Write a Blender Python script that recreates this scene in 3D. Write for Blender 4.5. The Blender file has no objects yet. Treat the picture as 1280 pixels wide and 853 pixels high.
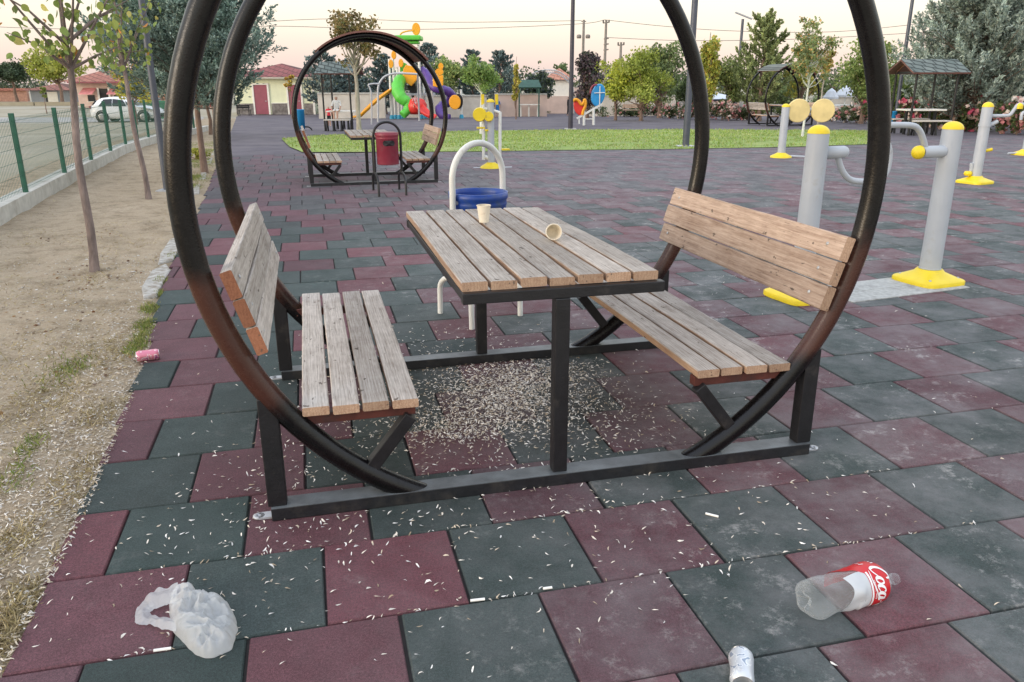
import bpy, math, random
import numpy as np
from mathutils import Vector, Matrix, noise as mn

random.seed(7); rng = np.random.default_rng(7)
S = bpy.context.scene
COL = S.collection
PI = math.pi
# ------------------------------------------------------------------ camera
T = 0.45                                   # side of a rubber tile, m
CP = Vector((-0.32768, -2.11276, 1.58202))
CR = Vector((0.96993, -0.24339, -0.00212)).normalized()
CU = Vector((0.07787, 0.30205, 0.95011)).normalized()
CF = Vector((0.23061, 0.92170, -0.31191)).normalized()
FPX = 989.96
HF = Vector((CF.x, CF.y, 0)).normalized()  # horizontal forward
HR = Vector((HF.y, -HF.x, 0))              # horizontal right
cam = bpy.data.cameras.new('camera'); camo = bpy.data.objects.new('camera', cam); COL.objects.link(camo)
camo.matrix_world = Matrix(((CR.x, CU.x, -CF.x, CP.x), (CR.y, CU.y, -CF.y, CP.y), (CR.z, CU.z, -CF.z, CP.z), (0, 0, 0, 1)))
cam.sensor_width = 36; cam.sensor_fit = 'HORIZONTAL'; cam.lens = FPX / 1280 * 36
cam.clip_start = 0.05; cam.clip_end = 3000
S.camera = camo

def zt(y):                                 # the park falls away gently beyond the rubber tiles
    return -0.022 * (min(max(y, 18), 60) - 18)
def ray(x, y): return CF + CR * ((x - 640) / FPX) - CU * ((y - 426.5) / FPX)
def G(x, y, z=0.0):
    d = ray(x, y); return CP + d * ((z - CP.z) / d.z)
def gp(x, y):                              # pixel of the photograph -> point on the ground
    z = 0.0
    for _ in range(30):
        p = G(x, y, z); z = 0.5 * z + 0.5 * zt(p.y)
    p = G(x, y, z); p.z = zt(p.y); return p
def W(x, y, P, dy=0.0):                    # pixel -> point of the upright plane through P that faces the camera
    n = HF; q = P + HF * dy; d = ray(x, y)
    return CP + d * ((q - CP).dot(n) / d.dot(n))
def PL(x, y, A, B):                        # pixel -> point of the upright plane through A and B
    u = (B - A); n = Vector((-u.y, u.x, 0)); d = ray(x, y)
    return CP + d * ((A - CP).dot(n) / d.dot(n))
def mpp(P): return (P - CP).dot(CF) / FPX  # metres per pixel at P

# ------------------------------------------------------------------ mesh builder
class MB:
    def __init__(s): s.v = []; s.f = []; s.m = []; s.c = []; s.smooth = []
    def add(s, vs, fs, mi=0, col=None, sm=False):
        o = len(s.v); s.v += [tuple(v) for v in vs]; s.c += [col or (1, 1, 1)] * len(vs)
        for f in fs: s.f.append(tuple(i + o for i in f)); s.m.append(mi); s.smooth.append(sm)
    def box(s, lo, hi, mi=0, col=None):
        x0, y0, z0 = lo; x1, y1, z1 = hi
        s.add([(x0, y0, z0), (x1, y0, z0), (x1, y1, z0), (x0, y1, z0), (x0, y0, z1), (x1, y0, z1), (x1, y1, z1), (x0, y1, z1)],
              [(0, 3, 2, 1), (4, 5, 6, 7), (0, 1, 5, 4), (1, 2, 6, 5), (2, 3, 7, 6), (3, 0, 4, 7)], mi, col)
    def obox(s, c, ax, ay, az, mi=0, col=None):       # box from centre and three half-axes
        c = Vector(c); ax = Vector(ax); ay = Vector(ay); az = Vector(az)
        vs = [c + ax * i + ay * j + az * k for k in (-1, 1) for j, i in ((-1, -1), (-1, 1), (1, 1), (1, -1))]
        s.add(vs, [(0, 3, 2, 1), (4, 5, 6, 7), (0, 1, 5, 4), (1, 2, 6, 5), (2, 3, 7, 6), (3, 0, 4, 7)], mi, col)
    def bar(s, a, b, w, h, mi=0, up=(0, 0, 1)):        # square bar from a to b
        a = Vector(a); b = Vector(b); d = b - a; u = Vector(up)
        if abs(d.normalized().dot(u)) > .98: u = Vector((0, 1, 0))
        sx = d.cross(u).normalized() * w / 2; sy = sx.cross(d).normalized() * h / 2
        s.obox((a + b) / 2, sx, d / 2, sy, mi)
    def tube(s, pts, r, n=12, mi=0, cap=True, col=None):
        pts = [Vector(p) for p in pts]; rs = r if isinstance(r, (list, tuple)) else [r] * len(pts)
        vs = []; prev = None
        for i, p in enumerate(pts):
            t = (pts[min(i + 1, len(pts) - 1)] - pts[max(i - 1, 0)])
            t = t.normalized() if t.length > 1e-9 else Vector((0, 0, 1))
            if prev is None:
                u = Vector((0, 0, 1)) if abs(t.z) < .9 else Vector((0, 1, 0))
                prev = t.cross(u).normalized()
            x = (prev - t * prev.dot(t)).normalized(); y = t.cross(x); prev = x
            for k in range(n):
                a = 2 * PI * k / n; vs.append(p + (x * math.cos(a) + y * math.sin(a)) * rs[i])
        fs = [(i * n + k, i * n + (k + 1) % n, (i + 1) * n + (k + 1) % n, (i + 1) * n + k) for i in range(len(pts) - 1) for k in range(n)]
        s.add(vs, fs, mi, col, True)
        if cap:
            s.add(vs[:n], [tuple(range(n))[::-1]], mi, col); s.add(vs[-n:], [tuple(range(n))], mi, col)
    def lathe(s, prof, o=(0, 0, 0), ax=(0, 0, 1), n=24, mi=0, col=None, sm=True):   # prof: (r, h)
        o = Vector(o); ax = Vector(ax).normalized(); u = Vector((1, 0, 0)) if abs(ax.x) < .9 else Vector((0, 1, 0))
        x = (u - ax * u.dot(ax)).normalized(); y = ax.cross(x); vs = []
        for r, h in prof:
            for k in range(n):
                a = 2 * PI * k / n; vs.append(o + ax * h + (x * math.cos(a) + y * math.sin(a)) * r)
        m = len(prof)
        fs = [(i * n + k, i * n + (k + 1) % n, (i + 1) * n + (k + 1) % n, (i + 1) * n + k) for i in range(m - 1) for k in range(n)]
        s.add(vs, fs, mi, col, sm)
    def prism(s, poly, d, mi=0, col=None):             # poly: 3-D loop, d: extrusion
        d = Vector(d); p = [Vector(q) for q in poly]; n = len(p)
        s.add(p + [q + d for q in p], [tuple(range(n))[::-1], tuple(range(n, 2 * n))] + [(i, (i + 1) % n, n + (i + 1) % n, n + i) for i in range(n)], mi, col)
    def mesh(s, name):
        me = bpy.data.meshes.new(name); me.from_pydata(s.v, [], s.f)
        me.polygons.foreach_set('material_index', s.m); me.polygons.foreach_set('use_smooth', s.smooth)
        a = me.color_attributes.new('Col', 'FLOAT_COLOR', 'POINT')
        cc = np.ones((len(s.v), 4), np.float32); cc[:, :3] = np.array(s.c, np.float32); a.data.foreach_set('color', cc.ravel())
        me.update(); return me

def obj(name, mb, mats, parent=None, org=None, bevel=0, recalc=True):
    me = mb.mesh(name) if isinstance(mb, MB) else mb
    if org is not None: me.transform(Matrix.Translation(-Vector(org)))
    for m in (mats if isinstance(mats, (list, tuple)) else [mats]): me.materials.append(m)
    o = bpy.data.objects.new(name, me); COL.objects.link(o)
    if parent is not None:
        o.parent = parent
    elif org is not None: o.location = org
    if recalc and isinstance(mb, MB) and len(me.polygons) < 20000:
        import bmesh
        bm = bmesh.new(); bm.from_mesh(me); bmesh.ops.recalc_face_normals(bm, faces=bm.faces); bm.to_mesh(me); bm.free()
    if bevel:
        b = o.modifiers.new('bevel', 'BEVEL'); b.width = bevel; b.segments = 2; b.limit_method = 'ANGLE'
    return o
def tag(o, label=None, cat=None, group=None, kind=None):
    for k, v in (('label', label), ('category', cat), ('group', group), ('kind', kind)):
        if v: o[k] = v
    return o
def thing(name, loc, label, cat, group=None, rz=0):
    o = bpy.data.objects.new(name, None); COL.objects.link(o); o.location = loc; o.rotation_euler = (0, 0, rz)
    o.empty_display_size = .1
    return tag(o, label, cat, group)
def dup(root, loc, rz, label, scale=1):
    def cp(o, par):
        c = o.copy(); COL.objects.link(c); c.parent = par
        for ch in list(o.children): cp(ch, c)
        return c
    r = cp(root, None); r.location = loc; r.rotation_euler = (0, 0, rz); r.scale = (scale,) * 3; r['label'] = label
    return r

def smooth_path(P, n=8):
    """rounded path through points (Catmull-Rom)"""
    P = [Vector(p) for p in P]; out = []
    for i in range(len(P) - 1):
        p0 = P[max(i - 1, 0)]; p1 = P[i]; p2 = P[i + 1]; p3 = P[min(i + 2, len(P) - 1)]
        for k in range(n):
            t = k / n; out.append(0.5 * ((2 * p1) + (p2 - p0) * t + (2 * p0 - 5 * p1 + 4 * p2 - p3) * t * t + (3 * p1 - p0 - 3 * p2 + p3) * t ** 3))
    out.append(P[-1]); return out
# ------------------------------------------------------------------ materials
def mat(name, col=(.5, .5, .5), rough=.6, metal=0, var=.12, scale=8, bump=0., bscale=60, attr=False, spec=.5, dirt=None, dscale=3, dth=(.5, .7), trans=0, stretch=None):
    m = bpy.data.materials.new(name); m.use_nodes = True; N = m.node_tree.nodes; L = m.node_tree.links
    b = N['Principled BSDF']; b.inputs['Roughness'].default_value = rough; b.inputs['Metallic'].default_value = metal
    b.inputs['Specular IOR Level'].default_value = spec
    tc = N.new('ShaderNodeTexCoord'); mp = N.new('ShaderNodeMapping'); L.new(tc.outputs['Object'], mp.inputs[0])
    if stretch: mp.inputs['Scale'].default_value = stretch
    nz = N.new('ShaderNodeTexNoise'); nz.inputs['Scale'].default_value = scale; nz.inputs['Detail'].default_value = 6; L.new(mp.outputs[0], nz.inputs['Vector'])
    mr = N.new('ShaderNodeMapRange'); mr.inputs[1].default_value = .3; mr.inputs[2].default_value = .7
    mr.inputs[3].default_value = 1 - var; mr.inputs[4].default_value = 1 + var; L.new(nz.outputs['Fac'], mr.inputs[0])
    mul = N.new('ShaderNodeMix'); mul.data_type = 'RGBA'; mul.blend_type = 'MULTIPLY'; mul.inputs['Factor'].default_value = 1
    if attr:
        at = N.new('ShaderNodeAttribute'); at.attribute_name = 'Col'; L.new(at.outputs['Color'], mul.inputs['A'])
    else: mul.inputs['A'].default_value = (*col, 1)
    L.new(mr.outputs[0], mul.inputs['B']); out = mul.outputs['Result']
    if dirt:
        n2 = N.new('ShaderNodeTexNoise'); n2.inputs['Scale'].default_value = dscale; n2.inputs['Detail'].default_value = 8; n2.inputs['Roughness'].default_value = .65
        L.new(tc.outputs['Object'], n2.inputs['Vector'])
        m2 = N.new('ShaderNodeMapRange'); m2.inputs[1].default_value = dth[0]; m2.inputs[2].default_value = dth[1]; L.new(n2.outputs['Fac'], m2.inputs[0])
        mx = N.new('ShaderNodeMix'); mx.data_type = 'RGBA'; L.new(m2.outputs[0], mx.inputs['Factor']); L.new(out, mx.inputs['A']); mx.inputs['B'].default_value = (*dirt, 1)
        out = mx.outputs['Result']
    L.new(out, b.inputs['Base Color'])
    if bump:
        n3 = N.new('ShaderNodeTexNoise'); n3.inputs['Scale'].default_value = bscale; n3.inputs['Detail'].default_value = 4; L.new(mp.outputs[0], n3.inputs['Vector'])
        bp = N.new('ShaderNodeBump'); bp.inputs['Strength'].default_value = bump; bp.inputs['Distance'].default_value = .02
        L.new(n3.outputs['Fac'], bp.inputs['Height']); L.new(bp.outputs[0], b.inputs['Normal'])
    if trans:
        tr = N.new('ShaderNodeBsdfTranslucent'); L.new(out, tr.inputs['Color']); ms = N.new('ShaderNodeMixShader'); ms.inputs[0].default_value = trans
        L.new(b.outputs[0], ms.inputs[1]); L.new(tr.outputs[0], ms.inputs[2]); L.new(ms.outputs[0], N['Material Output'].inputs['Surface'])
    return m

def tile_mat():
    m = bpy.data.materials.new('rubber_tile'); m.use_nodes = True; N = m.node_tree.nodes; L = m.node_tree.links
    b = N['Principled BSDF']; b.inputs['Roughness'].default_value = .82; b.inputs['Specular IOR Level'].default_value = .35
    tc = N.new('ShaderNodeTexCoord'); at = N.new('ShaderNodeAttribute'); at.attribute_name = 'Col'
    def nz(s, d=6, r=.6):
        n = N.new('ShaderNodeTexNoise'); n.inputs['Scale'].default_value = s; n.inputs['Detail'].default_value = d; n.inputs['Roughness'].default_value = r
        L.new(tc.outputs['Object'], n.inputs['Vector']); return n
    def mr(src, a, b_, c, d):
        n = N.new('ShaderNodeMapRange'); L.new(src, n.inputs[0])
        for i, v in enumerate((a, b_, c, d)): n.inputs[i + 1].default_value = v
        return n.outputs[0]
    def mix(f, a, bb, mode='MIX'):
        n = N.new('ShaderNodeMix'); n.data_type = 'RGBA'; n.blend_type = mode
        for k, v in (('Factor', f), ('A', a), ('B', bb)):
            if hasattr(v, 'links'): L.new(v, n.inputs[k])
            else: n.inputs[k].default_value = v
        return n.outputs['Result']
    grain = mr(nz(330, 3, .7).outputs['Fac'], .35, .65, .62, 1.42)
    c = mix(1.0, at.outputs['Color'], grain, 'MULTIPLY')
    c = mix(1.0, c, mr(nz(120, 4, .75).outputs['Fac'], .35, .65, .72, 1.30), 'MULTIPLY')
    blot = mr(nz(6, 8, .7).outputs['Fac'], .3, .7, .82, 1.2)
    c = mix(1.0, c, blot, 'MULTIPLY')
    spx = N.new('ShaderNodeSeparateXYZ'); L.new(tc.outputs['Object'], spx.inputs[0])
    side = mr(spx.outputs['X'], -.6, 1.6, .12, 1.0)                       # the right-hand tiles are the dustier ones
    def mul(a, b_):
        n = N.new('ShaderNodeMath'); n.operation = 'MULTIPLY'; L.new(a, n.inputs[0]); L.new(b_, n.inputs[1]); return n.outputs[0]
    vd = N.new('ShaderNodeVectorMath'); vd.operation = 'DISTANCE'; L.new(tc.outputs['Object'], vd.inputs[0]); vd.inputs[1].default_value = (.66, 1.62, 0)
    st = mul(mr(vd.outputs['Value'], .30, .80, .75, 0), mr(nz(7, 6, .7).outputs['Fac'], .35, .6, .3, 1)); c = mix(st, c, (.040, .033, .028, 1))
    dust = mul(mr(nz(2.6, 9, .72).outputs['Fac'], .40, .72, .06, .62), side)
    c = mix(dust, c, (.255, .245, .25, 1))
    sc = mul(mr(nz(8, 12, .82).outputs['Fac'], .53, .66, 0, .80), side)
    area = mr(nz(1.5, 3, .5).outputs['Fac'], .45, .60, 0, 1)
    mm = N.new('ShaderNodeMath'); mm.operation = 'MULTIPLY'; L.new(sc, mm.inputs[0]); L.new(area, mm.inputs[1])
    c = mix(mm.outputs[0], c, (.47, .45, .43, 1))
    L.new(c, b.inputs['Base Color'])
    bp = N.new('ShaderNodeBump'); bp.inputs['Strength'].default_value = .55; bp.inputs['Distance'].default_value = .004
    L.new(nz(420, 3, .7).outputs['Fac'], bp.inputs['Height']); L.new(bp.outputs[0], b.inputs['Normal'])
    return m

def wood_mat(name, light, dark, rough=.8, gs=1.0):
    m = bpy.data.materials.new(name); m.use_nodes = True; N = m.node_tree.nodes; L = m.node_tree.links
    b = N['Principled BSDF']; b.inputs['Roughness'].default_value = rough; b.inputs['Specular IOR Level'].default_value = .25
    tc = N.new('ShaderNodeTexCoord'); at = N.new('ShaderNodeAttribute'); at.attribute_name = 'Col'
    def mapn(sc):
        mp = N.new('ShaderNodeMapping'); mp.inputs['Scale'].default_value = sc; L.new(tc.outputs['Object'], mp.inputs[0]); return mp.outputs[0]
    def nz(v, s, d=6, r=.6, dist=0):
        n = N.new('ShaderNodeTexNoise'); n.inputs['Scale'].default_value = s; n.inputs['Detail'].default_value = d; n.inputs['Roughness'].default_value = r
        n.inputs['Distortion'].default_value = dist; L.new(v, n.inputs['Vector']); return n.outputs['Fac']
    ad = N.new('ShaderNodeVectorMath'); ad.operation = 'ADD'     # each plank has grain of its own
    sep = N.new('ShaderNodeVectorMath'); sep.operation = 'SCALE'; sep.inputs['Scale'].default_value = 37
    L.new(at.outputs['Color'], sep.inputs[0]); L.new(tc.outputs['Object'], ad.inputs[0]); L.new(sep.outputs[0], ad.inputs[1])
    mp = N.new('ShaderNodeMapping'); mp.inputs['Scale'].default_value = (1, .045, 1); L.new(ad.outputs[0], mp.inputs[0])
    mp2 = N.new('ShaderNodeMapping'); mp2.inputs['Scale'].default_value = (1, .45, 1); L.new(ad.outputs[0], mp2.inputs[0])
    fine = nz(mp.outputs[0], 210 * gs, 5, .65, .4); broad = nz(mp.outputs[0], 34 * gs, 4, .6, 1.6)
    wv = N.new('ShaderNodeTexWave'); wv.inputs['Scale'].default_value = 26; wv.inputs['Distortion'].default_value = 9; wv.inputs['Detail'].default_value = 3; wv.inputs['Detail Scale'].default_value = 1.2
    wv.bands_direction = 'X'; L.new(mp.outputs[0], wv.inputs['Vector'])
    blot = nz(tc.outputs['Object'], 5, 6, .7)
    def mr(src, a, b_, c, d):
        n = N.new('ShaderNodeMapRange'); L.new(src, n.inputs[0])
        for i, v in enumerate((a, b_, c, d)): n.inputs[i + 1].default_value = v
        return n.outputs[0]
    def mth(op, a, c):
        n = N.new('ShaderNodeMath'); n.operation = op
        for i, v in enumerate((a, c)):
            if hasattr(v, 'links'): L.new(v, n.inputs[i])
            else: n.inputs[i].default_value = v
        return n.outputs[0]
    f = mth('ADD', mr(fine, .35, .68, 0, .55), mth('ADD', mr(broad, .42, .66, 0, .3), mr(wv.outputs['Fac'], .0, .8, .22, 0)))
    f = mth('ADD', f, mr(blot, .35, .7, -.15, .25))
    mx = N.new('ShaderNodeMix'); mx.data_type = 'RGBA'; mx.clamp_factor = True; L.new(f, mx.inputs['Factor'])
    mx.inputs['A'].default_value = (*light, 1); mx.inputs['B'].default_value = (*dark, 1)
    cr = mr(nz(mp.outputs[0], 300 * gs, 2, .5, .2), .66, .7, 0, .75)           # drying cracks
    cr2 = mth('MULTIPLY', cr, mr(nz(tc.outputs['Object'], 9, 2), .5, .6, 0, 1))
    m2 = N.new('ShaderNodeMix'); m2.data_type = 'RGBA'; L.new(cr2, m2.inputs['Factor']); L.new(mx.outputs['Result'], m2.inputs['A']); m2.inputs['B'].default_value = (.06, .045, .035, 1)
    sp = mr(nz(mp2.outputs[0], 30, 3, .6), .665, .70, 0, .85)             # droppings and knots
    m3 = N.new('ShaderNodeMix'); m3.data_type = 'RGBA'; L.new(sp, m3.inputs['Factor']); L.new(m2.outputs['Result'], m3.inputs['A']); m3.inputs['B'].default_value = (.10, .075, .06, 1)
    vr = N.new('ShaderNodeSeparateColor'); L.new(at.outputs['Color'], vr.inputs[0])
    tone = mr(vr.outputs[0], 0, 1, .76, 1.14)
    m4 = N.new('ShaderNodeMix'); m4.data_type = 'RGBA'; m4.blend_type = 'MULTIPLY'; m4.inputs['Factor'].default_value = 1
    L.new(m3.outputs['Result'], m4.inputs['A']); L.new(tone, m4.inputs['B'])
    L.new(m4.outputs['Result'], b.inputs['Base Color'])
    bp = N.new('ShaderNodeBump'); bp.inputs['Strength'].default_value = .45; bp.inputs['Distance'].default_value = .004
    inv = mth('SUBTRACT', 1.0, mth('ADD', mth('MULTIPLY', f, .6), cr2)); L.new(inv, bp.inputs['Height']); L.new(bp.outputs[0], b.inputs['Normal'])
    return m

def ring_mat():
    m = mat('dark_paint', (.0045, .004, .0045), .33, 0, .3, 14, .06, 160, spec=.36)
    N = m.node_tree.nodes; L = m.node_tree.links; b = N['Principled BSDF']
    src = b.inputs['Base Color'].links[0].from_socket
    tc = N.new('ShaderNodeTexCoord'); sp = N.new('ShaderNodeSeparateXYZ'); L.new(tc.outputs['Object'], sp.inputs[0])
    def mr(s, a, b_, c, d):
        n = N.new('ShaderNodeMapRange'); n.interpolation_type = 'SMOOTHSTEP'; L.new(s, n.inputs[0])
        for i, v in enumerate((a, b_, c, d)): n.inputs[i + 1].default_value = v
        return n.outputs[0]
    nz = N.new('ShaderNodeTexNoise'); nz.inputs['Scale'].default_value = 7; nz.inputs['Detail'].default_value = 7; L.new(tc.outputs['Object'], nz.inputs['Vector'])
    ad = N.new('ShaderNodeMath'); ad.operation = 'MULTIPLY_ADD'; L.new(nz.outputs['Fac'], ad.inputs[0]); ad.inputs[1].default_value = .22; L.new(sp.outputs['Z'], ad.inputs[2])
    a1 = mr(ad.outputs[0], .50, .64, 0, 1); a2 = mr(ad.outputs[0], .98, 1.12, 1, 0)
    ml = N.new('ShaderNodeMath'); ml.operation = 'MULTIPLY'; L.new(a1, ml.inputs[0]); L.new(a2, ml.inputs[1])
    m5 = N.new('ShaderNodeMath'); m5.operation = 'MULTIPLY'; L.new(ml.outputs[0], m5.inputs[0]); m5.inputs[1].default_value = .85
    mx = N.new('ShaderNodeMix'); mx.data_type = 'RGBA'; L.new(m5.outputs[0], mx.inputs['Factor']); L.new(src, mx.inputs['A']); mx.inputs['B'].default_value = (.070, .027, .019, 1)
    sc = N.new('ShaderNodeTexNoise'); sc.inputs['Scale'].default_value = 26; sc.inputs['Detail'].default_value = 9; sc.inputs['Roughness'].default_value = .75; L.new(tc.outputs['Object'], sc.inputs['Vector'])
    f2 = mr(sc.outputs['Fac'], .63, .76, 0, .4)
    m6 = N.new('ShaderNodeMix'); m6.data_type = 'RGBA'; L.new(f2, m6.inputs['Factor']); L.new(mx.outputs['Result'], m6.inputs['A']); m6.inputs['B'].default_value = (.05, .042, .04, 1)
    L.new(m6.outputs['Result'], b.inputs['Base Color'])
    rr = mr(sc.outputs['Fac'], .4, .7, .20, .40); L.new(rr, b.inputs['Roughness'])
    return m

M = {}
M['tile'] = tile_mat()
M['under'] = mat('under_tile', (.035, .03, .028), .95, 0, .2, 20)
M['wood'] = wood_mat('weathered_wood', (.62, .565, .51), (.27, .225, .19))
M['woodside'] = wood_mat('wood_side', (.52, .36, .25), (.29, .17, .11))
M['woodback'] = wood_mat('brown_wood', (.60, .465, .375), (.29, .195, .145))
M['woodend'] = wood_mat('painted_end', (.34, .15, .085), (.20, .08, .045))
M['ring'] = ring_mat()
M['frame'] = mat('frame_paint', (.010, .010, .012), .42, 0, .3, 20, .1, 120, dirt=(.055, .048, .043), dscale=9, dth=(.58, .82))
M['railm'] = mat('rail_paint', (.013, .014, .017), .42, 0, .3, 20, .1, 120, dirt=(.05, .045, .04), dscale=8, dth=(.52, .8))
def painted_top_sheen(m, col, amount):  # reflected light on up-facing sides, painted patchily into the base colour
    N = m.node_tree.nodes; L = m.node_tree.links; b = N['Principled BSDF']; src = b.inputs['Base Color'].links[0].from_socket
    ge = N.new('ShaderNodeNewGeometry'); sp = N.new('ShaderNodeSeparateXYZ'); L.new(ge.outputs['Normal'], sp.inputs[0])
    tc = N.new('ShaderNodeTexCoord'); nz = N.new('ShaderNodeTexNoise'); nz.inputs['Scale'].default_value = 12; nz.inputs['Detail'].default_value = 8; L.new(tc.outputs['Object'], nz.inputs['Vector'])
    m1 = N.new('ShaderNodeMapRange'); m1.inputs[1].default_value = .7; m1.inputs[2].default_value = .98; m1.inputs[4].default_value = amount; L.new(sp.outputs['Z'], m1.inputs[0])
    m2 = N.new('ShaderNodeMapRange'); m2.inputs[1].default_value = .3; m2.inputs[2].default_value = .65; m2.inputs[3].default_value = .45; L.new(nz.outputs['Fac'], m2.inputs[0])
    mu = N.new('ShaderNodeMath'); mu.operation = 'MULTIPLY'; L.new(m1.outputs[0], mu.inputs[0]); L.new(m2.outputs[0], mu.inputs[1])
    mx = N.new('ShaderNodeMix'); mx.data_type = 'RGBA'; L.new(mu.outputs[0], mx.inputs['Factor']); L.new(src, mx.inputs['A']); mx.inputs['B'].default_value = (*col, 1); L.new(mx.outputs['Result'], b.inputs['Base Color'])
painted_top_sheen(M['railm'], (.15, .165, .175), .9)
M['redframe'] = mat('red_primer', (.085, .022, .016), .5, 0, .3, 12, .1, 100, dirt=(.03, .02, .02), dscale=8, dth=(.5, .7))
M['steel'] = mat('grey_steel', (.45, .46, .48), .4, .3, .1, 12)
M['husk'] = mat('husk', (.8, .75, .68), .7, 0, .15, 30, attr=True)
M['white'] = mat('white_paint', (.72, .73, .70), .38, 0, .06, 6, dirt=(.45, .42, .37), dscale=7, dth=(.6, .8))
M['grey'] = mat('grey_paint', (.43, .46, .50), .42, 0, .06, 5, .05, 90, dirt=(.36, .35, .34), dscale=8, dth=(.6, .8))
M['yellow'] = mat('yellow_plastic', (.80, .60, .015), .42, 0, .07, 8, .05, 60, dirt=(.45, .34, .08), dscale=10, dth=(.6, .8))
M['blue'] = mat('blue_plastic', (.012, .055, .30), .4, 0, .2, 8, dirt=(.05, .09, .2), dscale=9)
M['skyblue'] = mat('light_blue_plastic', (.02, .28, .62), .45, 0, .1, 5)
M['bluegreen'] = mat('turquoise_plastic', (.02, .30, .48), .45, 0, .1, 5)
M['red'] = mat('red_metal', (.24, .028, .05), .4, 0, .12, 8, dirt=(.20, .06, .07), dscale=8)
M['plastred'] = mat('red_plastic', (.68, .04, .03), .4, 0, .08, 3)
M['orange'] = mat('orange_plastic', (.82, .36, .015), .4, 0, .06, 3)
M['green'] = mat('green_plastic', (.10, .52, .05), .4, 0, .06, 3)
M['purple'] = mat('purple_plastic', (.10, .05, .26), .42, 0, .08, 3)
M['concrete'] = mat('concrete', (.46, .45, .41), .9, 0, .14, 9, .3, 70, dirt=(.30, .28, .24), dscale=3, dth=(.5, .72))
M['slab'] = mat('edging_concrete', (.43, .41, .375), .95, 0, .25, 22, .5, 90, dirt=(.24, .205, .16), dscale=14, dth=(.45, .62))
M['pad'] = mat('pale_pad', (.42, .42, .40), .9, 0, .2, 30, .3, 120, dirt=(.25, .24, .23), dscale=8)
M['fencegreen'] = mat('green_paint', (.015, .095, .06), .5, 0, .15, 12)
M['wire'] = mat('green_wire', (.07, .16, .12), .5, 0, .1, 12)
M['bark'] = mat('bark', (.20, .135, .105), .9, 0, .35, 14, .6, 60, stretch=(1, 1, .3))
M['barkgrey'] = mat('grey_bark', (.20, .155, .14), .9, 0, .4, 16, .7, 70, stretch=(1, 1, .3))
M['barkpale'] = mat('pale_bark', (.36, .32, .27), .9, 0, .3, 14, .5, 60, stretch=(1, 1, .3))
M['whitebark'] = mat('whitewashed_bark', (.66, .66, .63), .9, 0, .15, 10)
M['leaf'] = mat('leaf', rough=.6, var=.18, scale=3, attr=True, trans=.32, spec=.3)
M['needle'] = mat('needle', rough=.75, var=.2, scale=2.2, attr=True, trans=.15, spec=.2)
M['blade'] = mat('grass_blade', rough=.7, var=.15, scale=6, attr=True, trans=.25, spec=.2)
M['petal'] = mat('petal', rough=.6, var=.1, scale=6, attr=True, trans=.2, spec=.2)
M['pole'] = mat('lamp_pole', (.085, .095, .12), .45, .3, .1, 5)
M['poledark'] = mat('dark_pole', (.06, .055, .075), .45, .3, .1, 5)
M['utility'] = mat('utility_pole', (.22, .20, .18), .8, 0, .15, 5)
M['glassdark'] = mat('dark_glass', (.015, .02, .025), .12, 0, .02, 2)
M['cream'] = mat('cream_wall', (.72, .74, .52), .85, 0, .06, 3, .1, 40)
M['maroon'] = mat('maroon_door', (.29, .075, .105), .5, 0, .08, 4)
M['trim'] = mat('white_trim', (.78, .76, .70), .7, 0, .06, 4)
M['stone'] = mat('stone_base', (.17, .15, .14), .9, 0, .45, 5, .6, 12, dirt=(.30, .28, .26), dscale=4)
M['palewall'] = mat('pale_wall', (.56, .52, .46), .9, 0, .12, 2, .2, 20)
M['greyblue'] = mat('greyblue_wall', (.24, .27, .31), .85, 0, .1, 2)
M['brick'] = mat('brick_wall', (.34, .19, .14), .9, 0, .2, 4, .3, 20)
M['pink'] = mat('pink_wall', (.60, .46, .40), .9, 0, .1, 2)
M['awning'] = mat('pink_awning', (.62, .24, .24), .7, 0, .2, 3)
M['black'] = mat('black', (.008, .008, .01), .6)
M['car'] = mat('white_car_paint', (.74, .77, .80), .25, 0, .02, 3)
M['tyre'] = mat('tyre', (.02, .02, .02), .85)
M['rim'] = mat('rim', (.30, .31, .33), .35, .7)
M['whiteroof'] = mat('pale_roof', (.60, .64, .70), .7, 0, .1, 2)

def roof_mat(name, c1, c2, sx=1.6, sy=3.2):
    m = bpy.data.materials.new(name); m.use_nodes = True; N = m.node_tree.nodes; L = m.node_tree.links
    b = N['Principled BSDF']; b.inputs['Roughness'].default_value = .85
    tc = N.new('ShaderNodeTexCoord'); br = N.new('ShaderNodeTexBrick'); br.inputs['Scale'].default_value = 1
    br.inputs['Color1'].default_value = (*c1, 1); br.inputs['Color2'].default_value = (*c2, 1); br.inputs['Mortar'].default_value = (*[c * .35 for c in c1], 1)
    br.inputs['Brick Width'].default_value = 1 / sx; br.inputs['Row Height'].default_value = 1 / sy; br.inputs['Mortar Size'].default_value = .02
    mp = N.new('ShaderNodeMapping'); mp.inputs['Rotation'].default_value = (PI / 2, 0, -.24); L.new(tc.outputs['Object'], mp.inputs[0]); L.new(mp.outputs[0], br.inputs['Vector'])
    nz = N.new('ShaderNodeTexNoise'); nz.inputs['Scale'].default_value = 4; L.new(tc.outputs['Object'], nz.inputs['Vector'])
    mr = N.new('ShaderNodeMapRange'); mr.inputs[3].default_value = .7; mr.inputs[4].default_value = 1.3; L.new(nz.outputs['Fac'], mr.inputs[0])
    mx = N.new('ShaderNodeMix'); mx.data_type = 'RGBA'; mx.blend_type = 'MULTIPLY'; mx.inputs['Factor'].default_value = 1
    L.new(br.outputs['Color'], mx.inputs['A']); L.new(mr.outputs[0], mx.inputs['B']); L.new(mx.outputs['Result'], b.inputs['Base Color'])
    return m
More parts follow.
